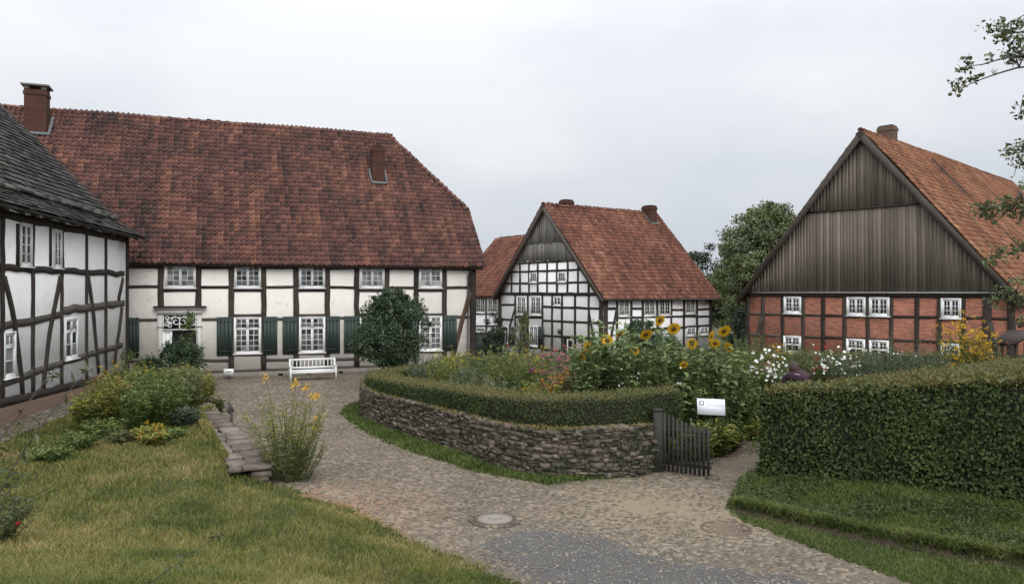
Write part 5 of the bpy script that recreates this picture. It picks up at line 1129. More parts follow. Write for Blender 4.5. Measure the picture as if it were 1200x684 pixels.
# left ring hedge sits on the wall
WLi = smooth_line([(3.55, 16.45), (3.0, 16.4), (2.1, 16.05), (1.1, 16.0), (.55, 16.15), (-.1, 16.85), (-1.0, 18.35), (-2.6, 20.5), (-3.9, 22.8), (-4.3, 24.4), (-4.1, 25.6), (-3.2, 26.7)], 3)
_, sh = resample(WLi, .12)
hedge('garden_hedge', 'clipped hedge curving along the top of the low stone wall', WLi, .95, lambda q: 1.66 - .040 * min(q, 11.5) + (-.04 if q > 11.5 else 0), lambda q: .82, 11, 2300, .046)
FH = smooth_line([(-3.0, 26.9), (-1, 28.2), (2.5, 29.4), (6, 29.8), (9.5, 29.0), (13.2, 28.0), (17, 26.5)], 3)
hedge('garden_hedge', 'far clipped hedge closing the back of the garden before the gabled house', FH, .8, lambda q: 1.30 + .012 * q, lambda q: .1, 12, 420, .075)
RH = [(4.80, 14.95), (6.0, 14.02), (8.3, 12.40), (11.5, 10.2)]
# front hedge: width 1.0, its front face runs from the gate opening to the right edge
RHc = [(5.15, 15.0), (6.15, 14.25), (8.6, 12.75), (12.0, 10.7)]
hedge('garden_hedge', 'tall clipped hornbeam hedge standing on the grass bank right of the gate', RHc, 1.0, lambda q: 1.86 + .115 * q, lambda q: .12 + .02 * q, 13, 2500, .082, rough=.075)
RH2 = smooth_line([(6.4, 15.0), (9.0, 17.3), (11.5, 18.8), (15.2, 21.0), (18, 22.6)], 2)
hedge('garden_hedge', 'inner clipped hedge running off behind the tall right hedge', RH2, 1.45, lambda q: 1.80 + .012 * q, lambda q: .3, 14, 900, .055)

# ------------------------------------------------------------------ shrubs and trees
def crown_leaves(mb, c, R, nclump, per, leaf, rs, hollow=.55, squash=1.0, cr=.28, up=.3):
    """clumps through an ellipsoid, denser near its skin; clumps make an uneven outline"""
    c = np.array(c, float); R = np.array(R, float)
    d = unit(rs.randn(nclump, 3)); d[:, 2] *= squash; rad = rs.uniform(hollow, 1.0, nclump) ** .7; K = c + d * rad[:, None] * R
    sz = cr * rs.uniform(.6, 1.3, nclump) * R.mean()
    n = nclump * per; i = np.repeat(np.arange(nclump), per); off = unit(rs.randn(n, 3)) * (rs.rand(n, 1) ** .45) * sz[i][:, None] * [1, 1, .75]
    C = K[i] + off; o3 = unit(off + (K[i] - c) * .25 / R.mean())
    leaves(mb, C, unit(rs.randn(n, 3)) + o3 * .6 - [0, 0, .25], o3 + unit(rs.randn(n, 3)) * .6 + [0, 0, up], leaf * rs.uniform(.7, 1.3, n), leaf * rs.uniform(.45, .75, n), np.clip(rs.rand(n) * .8 + (rs.rand(nclump)[i] - .4) * .4, 0, 1)); return K
def limbs(mb, base, K, rs, r0, trunk_h, k=6, n=None):
    base = np.array(base, float); top = base + np.array([rs.randn() * .1, rs.randn() * .1, 1]) * trunk_h; mb.tube([base - [0, 0, .3], base + (top - base) * .5 + rs.randn(3) * r0 * .3, top], [r0 * 1.25, r0, r0 * .8], k)
    for q in K[: (n or len(K))]:
        m = top * .5 + q * .5 + rs.randn(3) * .08 * np.linalg.norm(q - top); m[2] -= .05 * np.linalg.norm(q - top); st = base + (top - base) * rs.uniform(.5, 1); mb.tube([st, m, q], [r0 * .42, r0 * .25, r0 * .08], 4)
def tree(name, label, base, trunk_h, crowns, mat, leaf, r0, seed, cat='tree', group=None, nclump=60, per=90, cr=.28, hollow=.5, shoots=0, squash=1.0):
    rs = np.random.RandomState(seed); root = empty(name, tuple(base), label, cat, group); lm = MB(); tm = MB()
    for (c, R) in crowns:
        c = np.array(base) + c; K = crown_leaves(lm, c, R, nclump, per, leaf, rs, hollow, squash, cr); limbs(tm, base, K, rs, r0, trunk_h, n=min(26, len(K)))
    for _ in range(shoots):
        c, R = crowns[rs.randint(len(crowns))]; d = unit(rs.randn(3) * [1, 1, .4] + [0, 0, .9]); p0 = np.array(base) + c + d * np.array(R) * .8; ln = rs.uniform(.25, .5) * np.mean(R); p1 = p0 + (d * .5 + [0, 0, .6]) * ln
        tm.tube([p0, p1], [.012, .005], 4); t = np.linspace(0, 1, 14); C = p0 + np.outer(t, p1 - p0); leaves(lm, C, unit(rs.randn(14, 3)) + [0, 0, .3], rdir(14), leaf * 1.1, leaf * .7)
    lm.build('crown', mat, root); tm.build('trunk', 'bark', root); return root
b = ghit(456, 441); b = np.array([-4.6, 29.2, 0.0])
tree('lilac_shrub', 'round dark green bush on several short trunks before the cream house', b, 1.0, [((0, 0, 2.35), (1.5, 1.35, 1.35)), ((-.35, 0, 1.9), (1.3, 1.2, .95)), ((-.1, 0, 3.2), (.75, .7, .75))], 'lilac', .10, .07, 21, 'shrub', nclump=70, per=85, cr=.26, hollow=.6, shoots=44)
mb = MB()
for q in ((-.35, .1), (-.12, -.1), (.2, .05), (.38, -.08)): mb.tube([b + [q[0] * .7, q[1], -.2], b + [q[0] * 1.3, q[1], 1.0], b + [q[0] * 2.0, q[1], 1.9]], [.07, .06, .035], 6)
o = mb.build('trunk', 'bark', bpy.data.objects['lilac_shrub'])
b = np.array([-12.35, 27.3, .2])
tree('door_shrub', 'dark leafy bush with upright shoots growing in front of the carved doorway', b, .4, [((.1, 0, .8), (1.1, .8, .75)), ((.35, 0, 1.25), (.75, .6, .6)), ((-.7, 0, .6), (.8, .6, .5))], 'lilac', .085, .04, 22, 'shrub', nclump=46, per=70, cr=.30, hollow=.4, shoots=46)
b = np.array([-11.9, 27.5, .2])
tree('climbing_plant', 'slim lighter green plant rising up the front of the doorway', b, 1.2, [((0, 0, 1.8), (.26, .26, .7)), ((.12, 0, 2.6), (.13, .13, .4))], 'midgreen', .085, .03, 23, 'plant', nclump=14, per=26, cr=.42, hollow=.1)
b = np.array([-14.4, 28.3, .2])
tree('door_shrub', 'small sparse bush at the corner between the two left houses', b, .3, [((0, 0, .7), (.55, .5, .65))], 'midgreen', .075, .03, 24, 'shrub', nclump=16, per=36, cr=.36, hollow=.3, shoots=10)
# behind the garden
tree('cone_yew', 'dark pointed evergreen left of the gabled house', (-1.3, 43, -.9), .6, [((0, 0, 1.3), (1.45, 1.3, 1.15)), ((.3, 0, 2.3), (.65, .6, 1.1))], 'tree_dark', .10, .08, 25, 'tree', nclump=50, per=80, cr=.26, hollow=.55)
tree('small_olive_tree', 'thin crowned olive green tree in front of the gabled house windows', (.55, 41.5, -.9), 1.1, [((0, 0, 2.2), (.62, .6, .95)), ((.1, 0, 3.2), (.3, .3, .45))], 'olive', .08, .05, 26, 'tree', nclump=40, per=42, cr=.28, hollow=.3, shoots=10)
tree('dark_bush', 'dense blue green bush behind the sunflowers at the house corner', (6.0, 33.5, -.1), .5, [((0, 0, 1.35), (1.25, 1.1, 1.15)), ((.9, .1, 1.0), (.9, .8, .8)), ((-.2, 0, 2.1), (.6, .6, .6))], 'lilac', .085, .06, 27, 'shrub', nclump=50, per=80, cr=.28, hollow=.6, shoots=10)
tg = 'trees behind the houses'
tree('broad_leaved_tree', 'tall round crowned tree rising between the gabled house and the barn', (20.5, 61, -1), 4, [((0, 0, 8.2), (3.6, 3.4, 3.6)), ((-1.6, -1, 5.2), (2.9, 2.8, 2.9)), ((1.5, 0, 5.5), (3.0, 3, 3.2)), ((.6, .3, 10.0), (2.3, 2.2, 2.0))], 'tree', .24, .35, 31, group=tg, nclump=85, per=120, cr=.24, hollow=.6)
tree('broad_leaved_tree', 'lower pale green tree in front of the tall round crowned one', (17.6, 54, -1), 2, [((0, 0, 4.6), (2.2, 2, 2.6)), ((1.2, 0, 3.2), (2.2, 2, 2.4)), ((-.2, 0, 6.6), (1.5, 1.4, 1.2))], 'tree', .2, .25, 32, group=tg, nclump=70, per=100, cr=.25, hollow=.6)
tree('broad_leaved_tree', 'dark tree crown just showing past the end of the red roof', (16.8, 66, -1), 3, [((0, 0, 6.4), (2.6, 2.4, 2.4)), ((1.5, 0, 4.5), (2.6, 2.4, 2.4))], 'tree_dark', .22, .25, 33, group=tg, nclump=50, per=100, cr=.25, hollow=.6)
tree('broad_leaved_tree', 'very dark low tree filling the gap beside the left end of the barn', (15.0, 47.5, -1), 1, [((0, 0, 1.8), (1.5, 1.5, 2.0)), ((1.2, .5, 2.8), (1.5, 1.5, 2.2)), ((.6, 0, .6), (1.9, 1.5, 1.2))], 'tree_dark', .15, .2, 34, group=tg, nclump=60, per=110, cr=.26, hollow=.6)
tree('broad_leaved_tree', 'grey green tree top showing above the far end of the barn roof', (45.5, 66, 0), 5, [((0, 0, 10.6), (3.6, 3, 3.2)), ((-2.0, 0, 9.8), (1.7, 1.5, 1.4)), ((3, 0, 9), (3.5, 3, 4))], 'tree', .24, .35, 35, group=tg, nclump=70, per=90, cr=.22, hollow=.5)
for i, (x, y, hgt, sd) in enumerate(((24, 80, 6, 41), (8, 85, 5.5, 42), (30, 78, 5, 43))):
    tree('broad_leaved_tree', ['distant tree hidden mostly behind the tall round crowned tree', 'distant tree low behind the gabled house', 'distant tree low behind the brick barn'][i], (x, y, -1), 2, [((0, 0, hgt * .6), (4, 3.5, hgt * .45)), ((3, 0, hgt * .5), (3.5, 3, hgt * .4))], 'tree', .34, .3, sd, group=tg, nclump=40, per=70, cr=.28)
# gap hedge and fence bit at (850,405)
# ------------------------------------------------------------------ garden perennials
def perennial(name, label, x, y, hgt, spread, leafm, nst=30, leaf=(.06, .02), lpst=14, flower=None, fsize=.04, nfl=40, ftype='disc', cat='plant', group=None, seed=None, z=None, lean=.35, ftop=.25, sparse=0.0, curve=.3):
    seed = seed or int(abs(x * 131 + y * 977 + hgt * 71)) % 99991; rs = np.random.RandomState(seed); zb = hh(x, y) if z is None else z
    root = empty(name, (x, y, zb), label, cat, group); lm, sm, fm = MB(), MB(), MB(); tips = []
    for i in range(nst):
        t = rs.rand() * 6.283; r = math.sqrt(rs.rand()) * spread; d = np.array([math.cos(t), math.sin(t), 0]); H = hgt * (rs.uniform(.55, 1.0) if rs.rand() < .82 else rs.uniform(1.0, 1.18)) * (1 - .15 * r / max(spread, .01))
        p0 = np.array([x, y, zb]) + d * r * .45; p2 = p0 + d * (r * .55 + lean * .3 * H * rs.rand()) + [0, 0, H] + np.append(rs.randn(2) * curve * .15 * H, 0); p1 = (p0 + p2) / 2 + [0, 0, .08 * H] + np.append(rs.randn(2) * .04 * H, 0)
        q = np.linspace(0, 1, 5); pts = [(1 - u) ** 2 * p0 + 2 * u * (1 - u) * p1 + u * u * p2 for u in q]
        sm.tube(pts, np.linspace(.006, .003, 5) * (1 + hgt * .4), 3, cap=False); u = rs.uniform(sparse, 1, lpst) ** .8; C = np.array([(1 - a) ** 2 * p0 + 2 * a * (1 - a) * p1 + a * a * p2 for a in u])
        tt = rs.rand(lpst) * 6.283; D = np.stack([np.cos(tt), np.sin(tt), rs.uniform(-.1, .9, lpst)], -1)
        leaves(lm, C, D, np.tile([0, 0, 1.0], (lpst, 1)) + rs.randn(lpst, 3) * .35, leaf[0] * rs.uniform(.6, 1.3, lpst), leaf[1] * rs.uniform(.7, 1.2, lpst), np.clip(rs.rand(lpst) * .6 + u * .4, 0, 1), droop=.15); tips.append(pts[-1])
    lm.build('foliage', leafm, root); sm.build('stems', 'stem', root)
    if flower:
        tips = np.array(tips); sep_ = ftype == 'disc'
        for _ in range(nfl):
            c = tips[rs.randint(len(tips))] + rs.randn(3) * [spread * .12, spread * .12, hgt * ftop * .3] ; s_ = fsize * rs.uniform(.7, 1.2)
            if ftype == 'disc':
                nn = unit(np.array([rs.randn() * .5, -.7 + rs.randn() * .4, .8])); a = unit(np.cross(nn, [1, 0, .1])); b_ = np.cross(nn, a); m = 8; V = [c + nn * s_ * .12]
                for j in range(m): w_ = 6.283 * j / m; V.append(c + (a * math.cos(w_) + b_ * math.sin(w_)) * s_ * .5 * (1 if j % 2 == 0 else .78))
                if sep_: fm = MB()
                fm.add(V, [(0, 1 + j, 1 + (j + 1) % m) for j in range(m)], rs.rand())
                if sep_: fm.build('flower', flower, root)
            else:
                m = 14; C = c + rs.randn(m, 3) * s_ * .45 * [1, 1, .6]; leaves(fm, C, unit(rs.randn(m, 3)) + [0, 0, .5], unit(rs.randn(m, 3)) + [0, -.3, 1], s_ * .5, s_ * .32, rs.rand(m))
        if not sep_: fm.build('flowers', flower, root)
        if ftype == 'disc' and flower == 'whiteflower' and fsize > .05:
            pass
    return root
def W_(px, Y): return ((px - 600) / F * Y)
# sunflowers
def sunflower(px, py, Y, label, seed, head=.30, z=None, tilt=0.0, yaw=0.0, hgt=None):
    rs = np.random.RandomState(seed); c = at(px, py, Y); x, y = c[0] + rs.randn() * .12, c[1] + .12; zb = hh(x, y); root = empty('sunflower', (x, y, zb), label, 'sunflower', 'sunflowers in the garden bed')
    p0 = np.array([x, y, zb]); p3 = c + [0, .05, .0]; pts = [p0, p0 * .6 + p3 * .4 + [rs.randn() * .05, .03, 0], p0 * .2 + p3 * .8 + [rs.randn() * .03, .05, 0], p3 + [0, .05, .03], p3]
    sm = MB(); sm.tube(pts, [.018, .016, .013, .011, .009], 6); sm.build('stem', 'stem', root)
    lm = MB(); n = 34; H = p3[2] - zb
    for i in range(n):
        u = rs.uniform(.06, .93); P = np.array([np.interp(u, [0, .4, .8, 1], [q[k] for q in (pts[0], pts[1], pts[2], pts[4])]) for k in range(3)]); t = rs.rand() * 6.283; d = np.array([math.cos(t), math.sin(t), .25]); ln = rs.uniform(.15, .28) * (1.15 - .55 * u)
        pe = P + unit(d) * ln * .55; lm.tube([P, pe], .004, 3, cap=False); D = unit(np.array([d[0], d[1], -.25 - rs.rand() * .5])); N_ = unit(np.array([0, 0, 1.0]) + rs.randn(3) * .2); S = unit(np.cross(D, N_)); N_ = np.cross(S, D)
        Wd = ln * .85; V = [pe, pe + D * ln * .25 + S * Wd * .5 + N_ * .02, pe + D * ln * .65 + S * Wd * .36 + N_ * .015, pe + D * ln * 1.15 - N_ * .03, pe + D * ln * .65 - S * Wd * .36 + N_ * .015, pe + D * ln * .25 - S * Wd * .5 + N_ * .02, pe + D * ln * .5 - N_ * .012]
        lm.add(V, [(0, 1, 6), (1, 2, 6), (2, 3, 6), (3, 4, 6), (4, 5, 6), (5, 0, 6)], rs.rand())
    lm.build('leaves', 'sunleaf', root)
    yaw += rs.randn() * .35; nn = unit(np.array([math.sin(yaw), -math.cos(yaw), -.35 + tilt + rs.randn() * .2])); a = unit(np.cross([0, 0, 1.0], nn)); b = np.cross(nn, a); fm = MB(); n = 26; R = head / 2 * 1.15
    for ly in range(2):
        for j in range(n):
            w = 6.283 * (j + .5 * ly) / n + rs.randn() * .06; r = a * math.cos(w) + b * math.sin(w); s = -a * math.sin(w) + b * math.cos(w); q0 = c + r * R * .32 + nn * .012 * ly; rl = R * rs.uniform(.58, .76); bend = rs.uniform(-.2, .35)
            fm.add([q0 - s * R * .04, q0 + r * rl * .5 - s * R * .085 + nn * .01, q0 + r * rl + nn * bend * rl * .6, q0 + r * rl * .5 + s * R * .085 + nn * .01, q0 + s * R * .04], [(0, 1, 3, 4), (1, 2, 3)], rs.rand())
    fl = fm.build('petals', 'yellow', root)
    dm = MB(); V = [c + nn * .035]
    for rr, o in ((R * .2, .034), (R * .36, .014), (R * .38, -.025)):
        for j in range(14): w = 6.283 * j / 14; V.append(c + (a * math.cos(w) + b * math.sin(w)) * rr + nn * o)
    dm.add(V, [(0, 1 + j, 1 + (j + 1) % 14) for j in range(14)] + [(1 + k * 14 + j, 1 + (k + 1) * 14 + j, 1 + (k + 1) * 14 + (j + 1) % 14, 1 + k * 14 + (j + 1) % 14) for k in range(2) for j in range(14)] + [tuple(29 + j for j in reversed(range(14)))], .5); dm.build('seed_disc', 'disc', root, smooth=True)
    gm = MB(); n = 16
    for j in range(n):
        w = 6.283 * j / n; r = a * math.cos(w) + b * math.sin(w); s = -a * math.sin(w) + b * math.cos(w); q0 = c + r * R * .3 - nn * .03; gm.add([q0 - s * .015, q0 + r * R * .42 - nn * .01, q0 + s * .015], [(0, 1, 2)], rs.rand())
    gm.build('sepals', 'sunleaf', root)
SF = [(773, 375, 19.2, .33, 0, .1, 'tallest sunflower at the top of the garden clump'), (789.5, 385, 18.6, .33, .1, -.1, 'large full faced sunflower right of the tallest one'),
      (757, 391.5, 18.8, .33, .1, .25, 'large sunflower left of and below the tallest one'), (726, 391.5, 19.6, .24, .5, .1, 'small pale sunflower standing before the dark bush'),
      (711.8, 399, 18.8, .30, 0, -.1, 'round sunflower near the left side of the clump'), (689.7, 406.5, 18.6, .28, -.4, .2, 'sunflower turned away on the far left of the clump'),
      (682.5, 418, 18.2, .20, -.2, 0, 'lowest small sunflower at the left edge of the clump'), (744, 410.5, 18.2, .22, -.5, .1, 'small half opened sunflower below the centre left of the clump'),
      (801, 427, 17.7, .20, .3, .1, 'small rust tinged sunflower low in the middle of the clump'), (811, 402.6, 18.2, .26, -.9, 0, 'sunflower in side view between the middle and right groups'),
      (833, 394, 18.2, .27, .8, .1, 'upper one of two touching sunflowers right of the clump centre'), (838, 402, 18.0, .24, .7, -.1, 'lower one of two touching sunflowers right of the clump centre'),
      (848.5, 387.6, 18.4, .32, .1, .35, 'large nodding sunflower highest on the right side'), (854.5, 406.8, 18.2, .26, -1.1, 0, 'sunflower seen from the side at the right edge')]
for i, (px, py, Y, hd, yw, tl, lb) in enumerate(SF): sunflower(px, py, Y, lb, 100 + i, hd, tilt=-tl, yaw=yw)
# leafy undergrowth among the sunflowers
gi = 'leafy plants among the sunflowers'
pl = [(688, 18.4, 1.45, 'bushy leafy plant at the left foot of the sunflower clump'), (706, 19, 1.7, 'leafy plant under the round left sunflower'), (724, 18.6, 1.6, 'leafy plant under the small pale sunflower'), (742, 18.2, 1.55, 'leafy plant behind the hedge left of centre'), (760, 18.8, 1.9, 'tall leafy plant under the large left sunflower'),
      (778, 18.3, 1.9, 'tall leafy plant under the tallest sunflower'), (796, 18.0, 1.7, 'leafy plant under the rust tinged sunflower'), (814, 18.4, 1.8, 'leafy plant under the side view sunflower'), (832, 18.2, 1.75, 'leafy plant under the two touching sunflowers'), (850, 18.5, 1.7, 'leafy plant under the nodding right sunflower'), (866, 19.0, 1.35, 'leafy plant closing the right end of the clump')]
for i, (px, Y, hg, lb) in enumerate(pl): perennial('leafy_plant', lb, W_(px, Y), Y, hg * 1.15 + .50, .55, ['sunleaf', 'midgreen', 'sunleaf'][i % 3], 40, (.17, .10), 24, cat='plant', group=gi, lean=.1, seed=200 + i)
for i, (px, Y, hg, fl, n, lb) in enumerate(((737, 18.0, 1.55, 'whiteflower', 9, 'plant with pale blossoms left in the sunflower clump'), (796, 17.9, 1.75, 'whiteflower', 16, 'white flowering plant in the middle of the sunflower clump'), (816, 18.0, 1.75, 'whiteflower', 9, 'white flowering plant right of the middle sunflowers'))):
    perennial('flowering_plant', lb, W_(px, Y), Y, hg, .3, 'midgreen', 12, (.10, .05), 12, flower=fl, fsize=.065, nfl=n, lean=.1, seed=230 + i, ftop=.5)
# strip between hedge and gate: lush low greens, corn-like stalks
lows = [(796, 16.9, .8, 'yellowgreen', 'low yellow green plant behind the gate'), (816, 16.9, .85, 'midgreen', 'low green plant behind the information sign'), (852, 17.8, .7, 'grass_green', 'bright green leafy clump right of the sign'), (862, 19.5, .8, 'midgreen', 'green clump at the bend of the garden path'), (838, 17.4, .75, 'yellowgreen', 'light green clump behind the sign post'), (878, 20.3, .75, 'grass_green', 'bright green clump left of the white daisies'), (880, 18.9, .45, 'yellowgreen', 'low light clump at the end of the tall right hedge')]
for i, (px, Y, hg, m, lb) in enumerate(lows): perennial('leafy_plant', lb, W_(px, Y), Y, hg, .45, m, 50, (.20, .06), 16, lean=.5, seed=250 + i)
for i, (px, Y) in enumerate(((812, 17.6), (824, 17.9), (852, 17.7), (856, 18.1), (843, 18.0))):
    x = W_(px, Y); root = empty('plant_stake', onground(x, Y), ['thin stake left of the sign', 'thin stake just behind the sign', 'thin stake right of the sign', 'second thin stake right of the sign', 'thin stake between the sign and the path'][i], 'stake', 'thin plant stakes'); m = MB(); z = hh(x, Y); m.tube([(x, Y, z - .1), (x + .02, Y, z + 1.25)], .011, 5); m.build('cane', 'stem', root)
# left garden bed plants
lb_ = [(500, 24.5, .85, .5, 'sage', None, 0, 'pale green clump at the left end of the garden'), (522, 22.5, .95, .45, 'yellowgreen', None, 0, 'yellow green clump behind the left hedge'), (548, 21.5, .9, .5, 'sage', None, 0, 'grey green clump in the left garden bed'), (572, 22.5, 1.15, .5, 'midgreen', None, 0, 'feathery green plant in the left garden bed'),
       (594, 21.0, 1.35, .5, 'yellowgreen', None, 0, 'tallest light green plant in the left bed'), (612, 20.5, 1.2, .5, 'midgreen', None, 0, 'green plant beside the tallest light green one'), (628, 24, 1.0, .5, 'yellowgreen', 'lemon', 40, 'plant with lime yellow flower heads'), (640, 20.2, 1.0, .35, 'midgreen', 'magenta', 34, 'plant with bright magenta flowers'),
       (652, 19.2, .85, .45, 'olive', 'orange', 60, 'low plant with orange flowers behind the hedge'), (664, 21.5, 1.2, .45, 'sage', 'pink', 70, 'plant with salmon pink flowers left of the sunflowers'), (672, 19.0, .95, .35, 'olive', 'pink', 26, 'small pale pink flowering plant beside the sunflower clump'), (636, 18.7, .8, .4, 'yellowgreen', 'yellow', 16, 'low yellow flowering plant behind the hedge'),
       (560, 20.0, .75, .5, 'olive', None, 0, 'low olive plant just behind the left hedge'), (585, 18.7, .8, .4, 'sage', None, 0, 'silvery low plant behind the curved hedge'), (530, 26, .9, .6, 'yellowgreen', 'lemon', 40, 'yellow green mound near the far hedge'), (618, 26.5, .9, .6, 'olive', 'orange', 14, 'olive mound near the far hedge'), (690, 24, 1.0, .6, 'midgreen', None, 0, 'green mound left behind the sunflowers')]
for i, (px, Y, hg, sp, m, fl, n, lb) in enumerate(lb_):
    perennial('flowering_plant' if fl else 'leafy_plant', lb, W_(px, Y), Y, hg * 1.3, sp * 1.25, m, 80, (.09, .028), 26, flower=fl, fsize=.075, nfl=n, ftype='tuft', lean=.5, seed=270 + i)
# right garden bed
rb = [(907, 22.0, 1.35, .5, 'midgreen', 'whiteflower', 100, .105, 'disc', 'large clump of white daisies left of the crouching person'), (893, 22.3, 1.1, .22, 'olive', 'pink', 30, .06, 'tuft', 'slim pink flowering plant left of the white daisies'), (908, 22.8, 1.6, .22, 'olive', 'yellow', 16, .08, 'tuft', 'yellow flowers just behind the white daisies'),
      (980, 23.0, 1.35, .55, 'sage', 'whiteflower', 60, .095, 'disc', 'loose clump of white daisies right of the crouching person'), (964, 23.2, 1.42, .28, 'midgreen', 'red', 16, .10, 'tuft', 'red flowering plant beside the crouching person'), (948, 26, 1.2, .7, 'olive', None, 0, 0, 'disc', 'olive mound behind the crouching person'),
      (1042, 22.5, 1.75, .85, 'sage', 'whiteflower', 12, .05, 'disc', 'big grey green shrub in front of the double barn windows'), (1022, 22.5, 1.45, .5, 'sage', None, 0, 0, 'disc', 'smaller grey green shrub left of the big one'), (1080, 22.6, 1.6, .75, 'sage', None, 0, 0, 'disc', 'silvery fine leaved shrub right of the big grey green one'), (1100, 22.0, 1.45, .5, 'sage', None, 0, 0, 'disc', 'silvery low plant under the right barn window'),
      (1128, 22.5, 2.1, .45, 'midgreen', 'yellow', 90, .11, 'tuft', 'tall clump of yellow coneflowers left'), (1148, 22.3, 2.1, .4, 'olive', 'yellow', 70, .11, 'tuft', 'tall clump of yellow coneflowers right'), (1162, 22.6, 1.7, .4, 'olive', 'rust', 20, .07, 'tuft', 'faded brown seed heads right of the coneflowers'),
      (892, 27, 1.5, .9, 'olive', None, 0, 0, 'disc', 'tall olive mound near the barn corner'), (870, 25.5, 1.75, .8, 'midgreen', None, 0, 0, 'disc', 'green mound at the far right of the sunflowers'), (925, 26.8, 1.35, .8, 'midgreen', 'yellow', 10, .06, 'tuft', 'green mound before the left barn window'), (1000, 25, 1.35, .7, 'olive', None, 0, 0, 'disc', 'olive mound before the middle of the barn'),
      (1186, 14.6, 1.75, .45, 'yellowgreen', 'orange', 20, .09, 'tuft', 'orange flowering plant between the two right hedges'), (1150, 15.6, 1.6, .5, 'yellowgreen', None, 0, 0, 'disc', 'broad yellow green leaves poking up between the two right hedges'), (1105, 15.9, 1.5, .35, 'midgreen', 'rust', 10, .06, 'tuft', 'reddish flowers between the two right hedges')]
for i, (px, Y, hg, sp, m, fl, n, fs, ft, lb) in enumerate(rb):
    big = (.17, .10) if 'broad' in lb or 'orange flowering' in lb else (.085, .028)
    x = W_(px, Y); perennial('flowering_plant' if fl else 'leafy_plant', lb, x, Y, hg - (.0), sp, m, 95 if sp > .4 else 40, big, 22 if big[0] < .1 else 9, flower=fl, fsize=fs, nfl=n, ftype=ft, lean=.45, seed=320 + i)
# soil plants cover
gm = lambda x, y: (sdp(x, y, GARDEN) > .9) & ((np.abs(x - 4.2 - (y - 15.5) * .12) > 1.1) | (y > 19.3))
tag(weeds(gm, (-5, 18, 15, 29.5), 9000, .10, .22).build('ground_cover', 'midgreen'), 'low green growth covering the garden soil between the flowers', 'plants', kind='stuff')
# bed before the left house
bd = [(128, 19.5, 1.05, .6, 'yellowgreen', 'rust', 40), (150, 22.5, 1.1, .7, 'yellowgreen', 'yellow', 30), (176, 20.5, 1.15, .6, 'midgreen', None, 0), (196, 19.5, 1.05, .6, 'midgreen', None, 0), (214, 20.8, 1.1, .5, 'olive', None, 0), (185, 23.2, 1.0, .7, 'yellowgreen', None, 0), (212, 24.0, .95, .6, 'yellowgreen', 'rust', 40), (234, 24.5, .95, .5, 'yellowgreen', 'orange', 26), (160, 18.7, .85, .3, 'midgreen', None, 0), (140, 20.5, 1.0, .5, 'yellowgreen', 'rust', 20), (225, 22.8, .95, .5, 'yellowgreen', None, 0), (218, 19.3, .4, .28, 'sage', None, 0), (168, 17.4, .5, .4, 'yellowgreen', 'yellow', 18), (180, 17.0, .4, .35, 'yellowgreen', 'orange', 10), (120, 17.8, .6, .5, 'midgreen', 'yellow', 6), (90, 16.5, .5, .4, 'midgreen', None, 0), (60, 15.4, .35, .4, 'yellowgreen', None, 0), (105, 18.9, .75, .4, 'yellowgreen', 'lemon', 10), (248, 23.5, .4, .35, 'olive', None, 0), (240, 21.8, .35, .3, 'yellowgreen', None, 0), (200, 17.7, .35, .4, 'midgreen', None, 0), (145, 17.2, .35, .4, 'olive', None, 0)]
LBb = ['rust speckled herbs nearest the brick plinth', 'yellow flowering herbs below the corner of the left house', 'tall fresh green herbs in the middle of the left bed', 'dense green herbs at the front of the left bed', 'olive herbs at the right side of the left bed', 'yellow green herbs at the foot of the dark door bush', 'rusty yellow herbs behind the left bed towards the yard', 'orange tinged herbs at the yard end of the left bed', 'upright green leafy plant at the front of the left bed', 'rust tipped herbs at the left of the bed', 'yellow green herbs hanging over the end of the low wall', 'silvery low plant at the front right of the left bed', 'bright yellow flowering plant at the edge of the lawn', 'small orange yellow flowering plant at the edge of the lawn', 'low green weeds beside the cobbled strip', 'weeds growing at the middle of the cobbled strip', 'mossy weeds at the near part of the cobbled strip', 'pale leaved weeds against the brick plinth', 'olive weeds on the far end of the low wall', 'thin yellow weeds on top of the low wall', 'small green weeds between lawn and left bed', 'dull olive weeds between lawn and left bed']
for i, (px, Y, hg, sp, m, fl, n) in enumerate(bd): perennial('wild_herb', LBb[i], W_(px, Y), Y, hg * (.75 if Y < 18 else 1.18), sp * (1.0 if Y < 18 else 1.1), 'midgreen' if (Y < 18 and m == 'yellowgreen' and not fl) else m, 36 if Y < 18 else 150, (.12, .034) if m != 'lilac' else (.12, .07), 22, flower=fl, fsize=.06, nfl=n, ftype='tuft', lean=.5 if Y < 18 else .15, seed=400 + i, cat='plant', group='wild herbs along the left house')
# cobbled drainage strip beside the left house
def strip():
    mb = MB(); rs = np.random.RandomState(9)
    for i in range(46):
        for j in range(5):
            a = -17.5 + i * .27 + rs.randn() * .03; o = .28 + j * .2 + rs.randn() * .02; p = FL.W(a, 0, o); z = hh(p[0], p[1]); stone_block(mb, np.array([p[0], p[1], z + .03]), FL.u3 * .12, FL.n3 * .09, np.array([0, 0, .04]), rs, rs.rand())
    return mb
tag(strip().build('stone_strip', 'stone_pale'), kind='structure')
